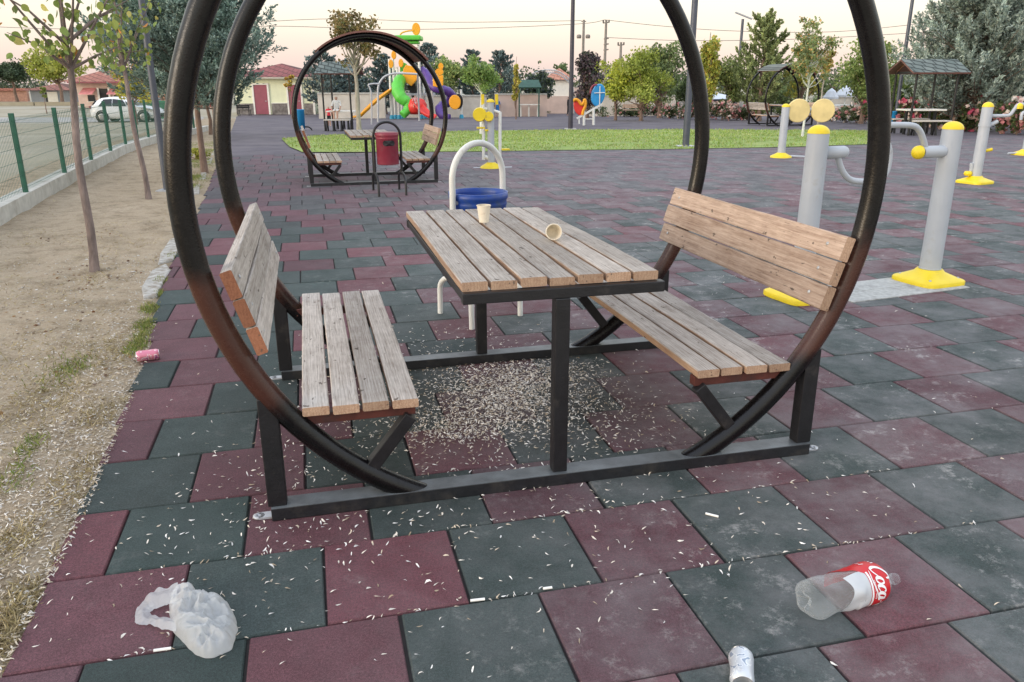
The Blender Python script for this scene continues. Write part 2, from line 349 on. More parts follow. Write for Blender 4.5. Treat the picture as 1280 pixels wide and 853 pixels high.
M['roofmaroon'] = roof_mat('maroon_roof', (.22, .065, .065), (.26, .085, .08), 2.2, 4)
M['roofred'] = roof_mat('red_roof', (.36, .15, .11), (.30, .12, .09), 2, 4)
M['rooforange'] = roof_mat('orange_roof', (.52, .25, .17), (.45, .22, .16), 2, 4)
M['shinglegreen'] = roof_mat('green_shingle', (.105, .135, .125), (.17, .20, .185), 4, 7)
M['shinglegrey'] = roof_mat('grey_shingle', (.15, .17, .155), (.24, .26, .23), 5, 9)
M['roofunder'] = mat('roof_underside', (.17, .075, .06), .7, 0, .2, 6)

# ------------------------------------------------------------------ world and light
def make_world():
    w = bpy.data.worlds.new('World'); S.world = w; w.use_nodes = True; N = w.node_tree.nodes; L = w.node_tree.links
    N.clear(); out = N.new('ShaderNodeOutputWorld'); add = N.new('ShaderNodeAddShader')
    b1 = N.new('ShaderNodeBackground'); b2 = N.new('ShaderNodeBackground')
    sky = N.new('ShaderNodeTexSky'); sky.sky_type = 'NISHITA'; sky.sun_disc = False; sky.sun_elevation = math.radians(SUN_EL); sky.sun_rotation = math.radians(SUN_AZ); sky.dust_density = 2.5
    L.new(sky.outputs[0], b1.inputs['Color']); b1.inputs['Strength'].default_value = .06
    tc = N.new('ShaderNodeTexCoord'); sp = N.new('ShaderNodeSeparateXYZ'); L.new(tc.outputs['Generated'], sp.inputs[0])
    nz = N.new('ShaderNodeTexNoise'); nz.inputs['Scale'].default_value = 2.2; nz.inputs['Detail'].default_value = 3
    mp = N.new('ShaderNodeMapping'); mp.inputs['Scale'].default_value = (1, 1, 9); L.new(tc.outputs['Generated'], mp.inputs[0]); L.new(mp.outputs[0], nz.inputs['Vector'])
    ma = N.new('ShaderNodeMath'); ma.operation = 'MULTIPLY_ADD'; L.new(nz.outputs['Fac'], ma.inputs[0]); ma.inputs[1].default_value = .025; L.new(sp.outputs['Z'], ma.inputs[2])
    cr = N.new('ShaderNodeValToRGB'); L.new(ma.outputs[0], cr.inputs[0]); e = cr.color_ramp.elements
    e[0].position = 0; e[0].color = (.69, .555, .53, 1); e[1].position = 1; e[1].color = (.95, 1.06, 1.28, 1)
    for p, c in ((.03, (.77, .60, .55)), (.055, (.81, .655, .575)), (.085, (.87, .745, .625)), (.125, (.93, .88, .72)), (.20, (1.02, 1.0, .86)), (.5, (1.10, 1.14, 1.20))):
        q = e.new(p); q.color = (*c, 1)
    L.new(cr.outputs[0], b2.inputs['Color']); b2.inputs['Strength'].default_value = .92
    L.new(b1.outputs[0], add.inputs[0]); L.new(b2.outputs[0], add.inputs[1]); L.new(add.outputs[0], out.inputs['Surface'])
SUN_EL, SUN_AZ = 14, 250
make_world()
sl = bpy.data.lights.new('sun', 'SUN'); sl.energy = .8; sl.angle = math.radians(25); sl.color = (1, .90, .80)
so = bpy.data.objects.new('sun', sl); COL.objects.link(so)
az = math.radians(SUN_AZ); el = math.radians(SUN_EL)
sd = Vector((math.sin(az) * math.cos(el), math.cos(az) * math.cos(el), math.sin(el)))
so.rotation_euler = sd.to_track_quat('Z', 'Y').to_euler()
S.view_settings.view_transform = 'Standard'; S.view_settings.look = 'None'; S.view_settings.gamma = 1; S.view_settings.exposure = .34
S.render.engine = 'CYCLES'
try:
    S.cycles.max_bounces = 6; S.cycles.transparent_max_bounces = 12; S.cycles.use_denoising = True
except Exception: pass

# ------------------------------------------------------------------ ground
def dirt_mat():
    m = bpy.data.materials.new('dirt'); m.use_nodes = True; N = m.node_tree.nodes; L = m.node_tree.links
    b = N['Principled BSDF']; b.inputs['Roughness'].default_value = .95; b.inputs['Specular IOR Level'].default_value = .1
    tc = N.new('ShaderNodeTexCoord')
    def nz(s, d=8, r=.65):
        n = N.new('ShaderNodeTexNoise'); n.inputs['Scale'].default_value = s; n.inputs['Detail'].default_value = d; n.inputs['Roughness'].default_value = r
        L.new(tc.outputs['Object'], n.inputs['Vector']); return n.outputs['Fac']
    def mix(f, a, bb):
        n = N.new('ShaderNodeMix'); n.data_type = 'RGBA'
        for k, v in (('Factor', f), ('A', a), ('B', bb)):
            if hasattr(v, 'links'): L.new(v, n.inputs[k])
            else: n.inputs[k].default_value = v
        return n.outputs['Result']
    def mr(src, a, b_, c, d):
        n = N.new('ShaderNodeMapRange'); L.new(src, n.inputs[0])
        for i, v in enumerate((a, b_, c, d)): n.inputs[i + 1].default_value = v
        return n.outputs[0]
    c = mix(mr(nz(.9), .35, .68, 0, 1), (.42, .335, .24, 1), (.345, .27, .185, 1))
    c = mix(mr(nz(3.5, 9, .75), .47, .62, 0, .8), c, (.205, .155, .10, 1))
    c = mix(mr(nz(13, 9, .8), .50, .66, 0, .7), c, (.40, .34, .245, 1))
    c = mix(mr(nz(9, 9, .75), .55, .72, 0, .6), c, (.22, .19, .095, 1))
    c = mix(mr(nz(45, 5, .75), .52, .72, 0, .8), c, (.50, .44, .35, 1))
    c = mix(mr(nz(60, 6, .8), .55, .68, 0, .85), c, (.10, .075, .05, 1))
    L.new(c, b.inputs['Base Color'])
    bp = N.new('ShaderNodeBump'); bp.inputs['Strength'].default_value = .8; bp.inputs['Distance'].default_value = .02
    L.new(nz(35, 8, .75), bp.inputs['Height']); L.new(bp.outputs[0], b.inputs['Normal'])
    return m
M['dirt'] = dirt_mat()
M['field'] = mat('dry_field', (.30, .265, .19), .95, 0, .18, .35, .3, 6, dirt=(.36, .33, .26), dscale=.12, dth=(.45, .6))
M['lawn'] = mat('lawn_soil', (.23, .31, .075), .95, 0, .25, 1.2, .5, 20, dirt=(.33, .36, .12), dscale=.8, dth=(.5, .7))
M['tarmac'] = mat('grey_rubber', (.105, .093, .110), .85, 0, .25, 2.2, .2, 30, dirt=(.165, .145, .155), dscale=.6, dth=(.40, .68), spec=.25)

def sheet(name, polys, m, dz, label=None, kind='structure'):
    mb = MB()
    for poly in polys:
        mb.add([(p[0], p[1], zt(p[1]) + dz) for p in poly], [tuple(range(len(poly)))])
    o = obj(name, mb, m); tag(o, label, None, None, kind); return o
mb = MB(); ys = [-30, 18] + [18 + 3 * i for i in range(1, 15)] + [900]
for a, b in zip(ys[:-1], ys[1:]):
    mb.add([(-700, a, zt(a) - .035), (900, a, zt(a) - .035), (900, b, zt(b) - .035), (-700, b, zt(b) - .035)], [(0, 1, 2, 3)])
tag(obj('ground', mb, M['field']), 'dry beige earth spreading out around the park to the horizon', kind='structure')

EDGE = [(-6, -2.88), (0, -2.89), (2, -2.88), (4, -2.96), (6, -3.08), (7, -3.13), (9, -3.38), (12.3, -3.6), (18.6, -3.88), (40, -5.1), (140, -12)]
def edge(v):
    for (a, x), (b, y) in zip(EDGE[:-1], EDGE[1:]):
        if v <= b: return x + (y - x) * (v - a) / (b - a)
    return -12
# far rubber, greyer, beyond the tiles
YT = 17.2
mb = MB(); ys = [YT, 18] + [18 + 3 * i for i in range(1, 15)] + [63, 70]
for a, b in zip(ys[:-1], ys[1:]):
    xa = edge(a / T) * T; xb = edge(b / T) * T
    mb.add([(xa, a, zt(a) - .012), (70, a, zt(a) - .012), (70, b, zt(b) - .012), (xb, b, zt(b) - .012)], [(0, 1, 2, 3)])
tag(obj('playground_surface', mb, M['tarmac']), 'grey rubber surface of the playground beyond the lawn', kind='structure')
mb = MB(); ys = [-3 * T] + [T * v for v in (0, 2, 4, 6, 7, 9, 12.3, 18.6)] + [YT]
for a, b in zip(ys[:-1], ys[1:]):
    mb.add([((edge(a / T) + .05) * T, a, -.013), (30, a, -.013), (30, b, -.013), ((edge(b / T) + .05) * T, b, -.013)], [(0, 1, 2, 3)])
tag(obj('pavement_bed', mb, M['under']), 'dark bed showing in the joints between the rubber tiles', kind='structure')

OFF = {-2: .25, -1: .632, 0: 1.144, 1: 1.532, 2: 2.007, 3: 2.5, 4: 1.93, 5: 1.4, 6: 1.85, 7: 2.38}
RED0 = {-2: 0, -1: 0, 0: 0, 1: 1, 2: 0, 3: 0, 4: 1, 5: 0, 6: 1, 7: 1}     # parity: tile k is red when (k+RED0)%2==0
red0 = np.array((.108, .040, .049)); gre0 = np.array((.034, .050, .047))
mb = MB(); rt = random.Random(3)
for v in range(-3, int(YT / T)):
    off = OFF.get(v, .5 * (v % 2) + rt.uniform(-.13, .13) + (2 if v > 7 else 0)); par = RED0.get(v, rt.randint(0, 1))
    y0, y1 = v, v + 1; xe = edge(v + .5)
    kmin = int(math.floor(xe - off)); kmax = int(min(50, (1.22 * ((v + 1) * T + 2.2) + 1) / T - off)) + 2
    flip = 0
    for k in range(kmin, kmax):
        if v > 6 and rt.random() < .16: flip ^= 1
        u0 = max(off + k, xe + rt.uniform(-.02, .02)); u1 = off + k + 1
        if u1 - u0 < .12: continue
        red = (k + par + flip) % 2 == 0
        c = (red0 if red else gre0) * rt.uniform(.84, 1.16) + np.array((rt.uniform(-.006, .01),) * 3)
        if red: c = c * np.array((rt.uniform(.82, 1.08), 1, 1))
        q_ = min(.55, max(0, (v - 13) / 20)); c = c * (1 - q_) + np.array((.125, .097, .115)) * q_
        g = .006 / T / 2 * 1.0; ch = .005 / T
        cx = (u0 + u1) / 2; cy = (y0 + y1) / 2; rot = rt.uniform(-.005, .005); z = rt.uniform(-.0018, .0018); tx = rt.uniform(-.0012, .0012); ty = rt.uniform(-.0012, .0012)
        jx = rt.uniform(-.005, .005); jy = rt.uniform(-.004, .004); sh = rt.uniform(0, .0025)
        def P(a, b, zz):
            xx = (a - cx); yy = (b - cy)
            return ((cx + xx - yy * rot + jx) * T, (cy + yy + xx * rot + jy) * T, zz + xx * tx + yy * ty)
        a0, a1, b0, b1 = u0 + g + sh, u1 - g - sh, y0 + g + sh, y1 - g - sh
        vs = [P(a0, b0, -.012), P(a1, b0, -.012), P(a1, b1, -.012), P(a0, b1, -.012), P(a0 + ch * .2, b0 + ch * .2, z - .005), P(a1 - ch * .2, b0 + ch * .2, z - .005), P(a1 - ch * .2, b1 - ch * .2, z - .005), P(a0 + ch * .2, b1 - ch * .2, z - .005),
              P(a0 + ch, b0 + ch, z), P(a1 - ch, b0 + ch, z), P(a1 - ch, b1 - ch, z), P(a0 + ch, b1 - ch, z)]
        fs = [(8, 9, 10, 11)] + [(i, (i + 1) % 4, 4 + (i + 1) % 4, 4 + i) for i in range(4)] + [(4 + i, 4 + (i + 1) % 4, 8 + (i + 1) % 4, 8 + i) for i in range(4)]
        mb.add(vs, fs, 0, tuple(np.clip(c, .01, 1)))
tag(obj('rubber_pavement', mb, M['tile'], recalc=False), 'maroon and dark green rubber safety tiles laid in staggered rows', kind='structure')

# dirt verge between the pavement and the fence
XS = np.arange(-4.6, -.9, .08); YS = np.concatenate([np.arange(-1.8, 8, .08), np.arange(8, 60, .3)])
def vz(x, y):
    e = edge(y / T) * T; d = e - x
    h = .022 * mn.noise(Vector((x * 1.6, y * 1.6, 0))) + .018 * mn.noise(Vector((x * 5, y * 5, 3))) + .006 * mn.noise(Vector((x * 19, y * 19, 5)))
    return zt(y) + (-.02 if d < -.0 else min(.012, -.012 + d * .12) + h * min(1, max(.2, d * 3)))
vv = []; ff = []
for j, y in enumerate(YS):
    sh = edge(y / T) * T + 1.2
    for i, x in enumerate(XS):
        vv.append((x + sh * .93 + .02, y, vz(x + sh * .93 + .02, y)))
nx = len(XS)
for j in range(len(YS) - 1):
    for i in range(nx - 1): ff.append((j * nx + i, j * nx + i + 1, (j + 1) * nx + i + 1, (j + 1) * nx + i))
me = bpy.data.meshes.new('verge'); me.from_pydata(vv, [], ff); me.polygons.foreach_set('use_smooth', [True] * len(ff))
tag(obj('dirt_path', me, M['dirt']), 'sandy dirt strip with dry grass between the tiles and the fence', kind='structure')

# lawn
lawn_px = [(352, 174), (362, 184), (378, 191), (600, 190), (730, 188), (860, 187), (980, 184.5), (1090, 181.5), (1110, 178), (1092, 164), (860, 162.5), (640, 163.5), (520, 166), (400, 170)]
lawn = [gp(*p) for p in lawn_px]
def inpoly(x, y, P):
    c = False; n = len(P)
    for i in range(n):
        x0, y0 = P[i][0], P[i][1]; x1, y1 = P[i - 1][0], P[i - 1][1]
        if (y0 > y) != (y1 > y) and x < (x1 - x0) * (y - y0) / (y1 - y0) + x0: c = not c
    return c
# sheet cut into strips so that it follows the slope
mb = MB(); yy = sorted({p.y for p in lawn}); lo, hi = yy[0], yy[-1]
def spans(y):
    xs = []; n = len(lawn)
    for i in range(n):
        a, b = lawn[i], lawn[i - 1]
        if (a.y > y) != (b.y > y): xs.append(a.x + (b.x - a.x) * (y - a.y) / (b.y - a.y))
    xs.sort(); return xs
st = .25; y = lo + .01
while y < hi - st:
    A, B = spans(y), spans(y + st)
    if len(A) == 2 and len(B) == 2:
        mb.add([(A[0], y, zt(y) + .012), (A[1], y, zt(y) + .012), (B[1], y + st, zt(y + st) + .012), (B[0], y + st, zt(y + st) + .012)], [(0, 1, 2, 3)])
    elif len(A) >= 2 and len(B) >= 2:
        for q in range(0, min(len(A), len(B)) - 1, 2):
            mb.add([(A[q], y, zt(y) + .012), (A[q + 1], y, zt(y) + .012), (B[q + 1], y + st, zt(y + st) + .012), (B[q], y + st, zt(y + st) + .012)], [(0, 1, 2, 3)])
    y += st
tag(obj('lawn', mb, M['lawn']), 'strip of bright green lawn behind the tiled area', kind='structure')

def quads_mesh(name, c, a, b, col, bend=None):
    """leaf-shaped quads: centres c, half length vectors a, half width vectors b, colours col"""
    n = len(c); v = np.empty((n, 4, 3), np.float32)
    v[:, 0] = c - a; v[:, 1] = c + b; v[:, 2] = c + a; v[:, 3] = c - b
    if bend is not None: v[:, 1] += bend; v[:, 3] += bend
    me = bpy.data.meshes.new(name); me.vertices.add(n * 4); me.vertices.foreach_set('co', v.ravel())
    me.loops.add(n * 4); me.loops.foreach_set('vertex_index', np.arange(n * 4, dtype=np.int32))
    me.polygons.add(n); me.polygons.foreach_set('loop_start', np.arange(0, n * 4, 4, dtype=np.int32)); me.polygons.foreach_set('loop_total', np.full(n, 4, np.int32))
    at = me.color_attributes.new('Col', 'FLOAT_COLOR', 'POINT'); cc = np.ones((n, 4, 4), np.float32); cc[:, :, :3] = col[:, None, :]; at.data.foreach_set('color', cc.ravel())
    me.update(calc_edges=True); me.validate(); return me
def unit(v): return v / np.maximum(np.linalg.norm(v, axis=1, keepdims=True), 1e-9)
def blades(name, pts, h, w, cols, lean=.5):
    pts = np.array(pts, np.float32); n = len(pts); hh = h * rng.uniform(.4, 1.2, n)[:, None]
    d = unit(np.c_[rng.normal(0, lean, n), rng.normal(0, lean, n), np.ones(n)])
    b = unit(np.cross(d, rng.normal(size=(n, 3)))) * w * rng.uniform(.6, 1.3, n)[:, None] / 2
    ci = rng.integers(0, len(cols), n); col = np.array(cols)[ci] * rng.uniform(.7, 1.3, n)[:, None]
    return quads_mesh(name, pts + d * hh / 2, d * hh / 2, b, col.astype(np.float32))
# lawn blades
pts = []
x0 = min(p.x for p in lawn); x1 = max(p.x for p in lawn)
while len(pts) < 26000:
    x = random.uniform(x0, x1); y = random.uniform(lo, hi)
    if inpoly(x, y, lawn) and mn.noise(Vector((x * .8, y * .8, 0))) > -.45 + .3 * random.random(): pts.append((x, y, zt(y) + .01))
o = obj('lawn_grass', blades('lawn_grass', pts, .07, .022, [(.27, .38, .08), (.21, .31, .06), (.35, .42, .13), (.42, .43, .19)], .7), M['blade']); tag(o, 'short bright green grass of the lawn strip', 'grass', kind='stuff')
# weeds along the edge of the pavement and in the dirt
def patch(px, r, n, zz=.0):
    g = G(*px); out = []
    for _ in range(n):
        a = random.uniform(0, 2 * PI); q = r * math.sqrt(random.random()) * random.uniform(.5, 1.2)
        x = g.x + q * math.cos(a) * .7; y = g.y + q * math.sin(a) * 1.5
        if x < edge(y / T) * T + .02: out.append((x, y, vz(x, y) - .004))
    return out
gp_, dp_ = [], []
for px, r, n in (((90, 462), .16, 260), ((40, 560), .10, 150), ((75, 470), .28, 160), ((190, 385), .12, 420), ((205, 350), .10, 300), ((215, 320), .08, 200), ((180, 420), .1, 260), ((165, 440), .08, 120), ((242, 205), .8, 2600), ((248, 190), .9, 2600), ((238, 225), .5, 1500), ((255, 178), 1.2, 1800), ((20, 600), .12, 120), ((225, 260), .2, 500), ((236, 235), .3, 700), ((205, 365), .1, 500), ((183, 405), .12, 500), ((172, 432), .1, 260), ((228, 300), .1, 260), ((240, 222), .3, 700)):
    gp_ += patch(px, r, n)
for px, r, n in (((60, 500), .35, 1200), ((110, 655), .10, 700), ((25, 760), .12, 1500), ((20, 680), .12, 500), ((140, 440), .3, 900), ((10, 800), .1, 700), ((100, 600), .2, 700), ((30, 450), .5, 700), ((120, 520), .15, 500), ((118, 345), .25, 300), ((160, 500), .06, 200), ((250, 215), .5, 700), ((80, 690), .07, 350)):
    dp_ += patch(px, r, n)
o = obj('weeds', blades('weeds', gp_, .045, .0055, [(.16, .22, .05), (.22, .25, .07), (.30, .29, .10)], .9), M['blade']); tag(o, 'green weeds growing along the ragged edge of the tiles', 'weeds', kind='stuff')
for _ in range(16000):
    y = random.uniform(-1, 8) if random.random() < .75 else random.uniform(8, 24); x = random.uniform(-3.6, 0) + edge(y / T) * T * 1.0 + .0
    if mn.noise(Vector((x * 1.6, y * 1.2, 9))) > -.05: dp_.append((x, y, vz(x, y) - .003))
o = obj('dry_grass', blades('dry_grass', dp_, .045, .0045, [(.42, .34, .19), (.50, .42, .26), (.30, .23, .12), (.36, .30, .15)], 2.2), M['blade']); tag(o, 'straw coloured dry grass lying on the dirt strip', 'grass', kind='stuff')

# pebbles and crumbs of earth
mb = MB(); pr_ = random.Random(5)
for _ in range(4200):
    y = pr_.uniform(-1, 6); x = edge(y / T) * T - abs(pr_.gauss(0, .7)) - .02; r = pr_.uniform(.003, .009) * (1.8 if pr_.random() < .06 else 1); z = vz(x, y); c_ = pr_.choice(((.38, .34, .29), (.45, .41, .35), (.24, .19, .14), (.55, .52, .47)))
    vs = [(x + r * pr_.uniform(.6, 1.3) * a, y + r * pr_.uniform(.6, 1.3) * b, z + r * pr_.uniform(.3, .8) * c) for a, b, c in ((1, 0, 0), (0, 1, 0), (-1, 0, 0), (0, -1, 0), (0, 0, 1), (0, 0, -1))]
    mb.add(vs, [(0, 1, 4), (1, 2, 4), (2, 3, 4), (3, 0, 4), (1, 0, 5), (2, 1, 5), (3, 2, 5), (0, 3, 5)], 0, c_)
tag(obj('gravel', mb, mat('pebble', rough=.9, var=.2, scale=30, attr=True), recalc=False), 'small pebbles and crumbs of earth on the dirt strip', 'gravel', kind='stuff')
pts_ = []
for (gx_, gy_) in ((118, 345), (110, 350), (300, 0), (60, 400), (150, 470), (90, 300)):
    if gy_ < 10: continue
    g_ = G(gx_, gy_)
    for _ in range(24): pts_.append((g_.x + random.gauss(0, .22), g_.y + random.gauss(0, .3), 0))
pts_ = np.array([(x, y, vz(x, y) + .006) for x, y, z in pts_]); n_ = len(pts_); d_ = unit(np.c_[rng.normal(size=(n_, 2)), rng.normal(0, .25, n_)]); b_ = unit(np.cross(d_, np.tile((0, 0, 1.), (n_, 1)) + rng.normal(0, .3, (n_, 3))))
me = quads_mesh('fallen_leaves', pts_, d_ * .016, b_ * .010, (np.array([(.20, .10, .05), (.30, .18, .08), (.14, .08, .05)])[rng.integers(0, 3, n_)] * rng.uniform(.7, 1.2, n_)[:, None]).astype(np.float32)); tag(obj('fallen_leaves', me, M['leaf']), 'dry brown leaves fallen around the nearest young tree', 'fallen leaves', kind='stuff')
# seed husks
def husks(name, pts, label, sc=1.0, tan=False):
    n = len(pts); P = np.array(pts, np.float32); a = rng.uniform(0, 2 * PI, n); L_ = rng.uniform(.0065, .0138, n) * sc; Wd = L_ * rng.uniform(.11, .25, n)
    t = rng.normal(0, .25, n); d = np.stack([np.cos(a) * np.cos(t), np.sin(a) * np.cos(t), np.sin(t)], 1); b = np.stack([-np.sin(a), np.cos(a), rng.normal(0, .3, n)], 1)
    curve = rng.normal(0, .45, n)
    v = np.empty((n, 6, 3), np.float32); up = np.array((0, 0, 1.))
    lift = (L_ * np.abs(np.sin(t)) + .002)[:, None] * up
    v[:, 0] = P + lift - d * L_[:, None]; v[:, 3] = P + lift + d * L_[:, None]
    side = b * Wd[:, None]; cb = b * (curve * L_ * .5)[:, None]; hump = up * (Wd * .8)[:, None]
    v[:, 1] = P + lift - d * (L_ * .4)[:, None] + side + cb; v[:, 5] = P + lift - d * (L_ * .4)[:, None] - side + cb
    v[:, 2] = P + lift + d * (L_ * .45)[:, None] + side + cb; v[:, 4] = P + lift + d * (L_ * .45)[:, None] - side + cb
    v[:, 1] += hump; v[:, 4] += hump * .6
    vs = v.reshape(-1, 3); base = np.arange(n)[:, None] * 6
    f = np.concatenate([base + np.array([[0, 1, 5]]), base + np.array([[1, 2, 5]]), base + np.array([[5, 2, 4]]), base + np.array([[2, 3, 4]])])
    me = bpy.data.meshes.new(name); me.from_pydata(vs.tolist(), [], f.tolist())
    col = (np.array([(.55, .47, .36), (.44, .35, .24), (.70, .66, .60), (.30, .23, .15)]) if tan else np.array([(.74, .68, .60), (.58, .49, .38), (.82, .79, .75), (.36, .28, .19)]))[rng.choice(4, n, p=[.42, .22, .26, .10])] * rng.uniform(.8, 1.1, n)[:, None]
    at = me.color_attributes.new('Col', 'FLOAT_COLOR', 'POINT'); cc = np.ones((n, 6, 4), np.float32); cc[:, :, :3] = col[:, None]; at.data.foreach_set('color', cc.ravel())
    o = obj(name, me, M['husk']); tag(o, label, 'litter', kind='stuff'); return o
pts = []
def gz(x, y): return vz(x, y) if x < edge(y / T) * T else 0.001
def rejected(x, y): return .66 < y < .75 and -.6 < x < 1.75 or 2.19 < y < 2.29 and -.6 < x < 1.75
def sc_gauss(n, cx, cy, sx, sy):
    for _ in range(n):
        x = random.gauss(cx, sx); y = random.gauss(cy, sy)
        if not rejected(x, y) and y < 3.4: pts.append((x, y, gz(x, y) + random.uniform(0, .004)))
sc_gauss(3900, .62, 1.70, .21, .27); sc_gauss(900, .25, 1.35, .16, .10); sc_gauss(500, .95, 1.95, .14, .10); sc_gauss(1700, .45, 1.55, .42, .42); sc_gauss(500, .85, 1.35, .35, .35); sc_gauss(330, -.45, .85, .26, .40)
sc_gauss(130, -.75, .55, .25, .4); sc_gauss(90, .2, .45, .4, .22); sc_gauss(90, 1.2, .4, .4, .3); sc_gauss(300, .2, 2.6, .5, .25); sc_gauss(90, .3, .1, .5, .25); sc_gauss(200, -.3, 1.9, .2, .5)
for _ in range(300):
    x = random.uniform(-1.3, 4); y = random.uniform(-.6, 4.5); pts.append((x, y, .001))
for _ in range(160):                                   # along joints
    v = random.choice((0, 1)); x = random.uniform(-1, 2); pts.append((x, v * T + random.uniform(-.006, .006), -.002))
husks('seed_husks', pts, 'pale sunflower seed husks scattered over the tiles under the table')
pts = []
for _ in range(7400):
    y = random.gauss(1.0, 1.2); e = edge(y / T) * T; x = e + .03 - abs(random.gauss(0, .34))
    if y < 4: pts.append((x, y, gz(x, y) + random.uniform(.0, .004)))
husks('litter_husks', pts, 'seed husks and chips strewn thickly over the dirt beside the tiles', tan=True)

# ------------------------------------------------------------------ ring-shaped picnic shelter
def plank(mb, y0, y1, c, w, t, wd, td, top=0, side=1, end=1, warp=.003, cf=.004, seed=0):
    """plank along local y; c: centre in xz; wd, td: unit vectors in xz of width and thickness"""
    r = random.Random(seed); n = 26; col = (r.random(), r.random(), r.random()); ph = [r.uniform(0, 50) for _ in range(4)]
    vs = []
    for i in range(n + 1):
        s = i / n; y = y0 + (y1 - y0) * s
        sag = warp * mn.noise(Vector((s * 1.4 + ph[0], 0, 0))) * 1.6; lat = warp * .7 * mn.noise(Vector((s * 1.6 + ph[1], 3, 0)))
        ring = []
        hw, ht = w / 2, t / 2
        for k, (a, b) in enumerate(((-hw + cf, ht), (hw - cf, ht), (hw, ht - cf), (hw, -ht + cf), (hw - cf, -ht), (-hw + cf, -ht), (-hw, -ht + cf), (-hw, ht - cf))):
            j = .0011 * mn.noise(Vector((s * 22, k * 1.7, ph[2]))) + .0007 * mn.noise(Vector((s * 60, k, ph[3])))
            a += j * (1 if a > 0 else -1) + lat; b += j + sag
            ring.append((c[0] + wd[0] * a + td[0] * b, y, c[1] + wd[1] * a + td[1] * b))
        vs += ring
    o = len(mb.v); mb.v += vs; mb.c += [col] * len(vs)
    for i in range(n):
        for k in range(8):
            k2 = (k + 1) % 8; mb.f.append((o + i * 8 + k, o + i * 8 + k2, o + i * 8 + 8 + k2, o + i * 8 + 8 + k)); mb.m.append(top if k in (0, 7, 1) else side); mb.smooth.append(False)
    mb.f.append(tuple(o + k for k in range(8))); mb.m.append(end); mb.smooth.append(False)
    mb.f.append(tuple(o + n * 8 + 7 - k for k in range(8))); mb.m.append(end); mb.smooth.append(False)

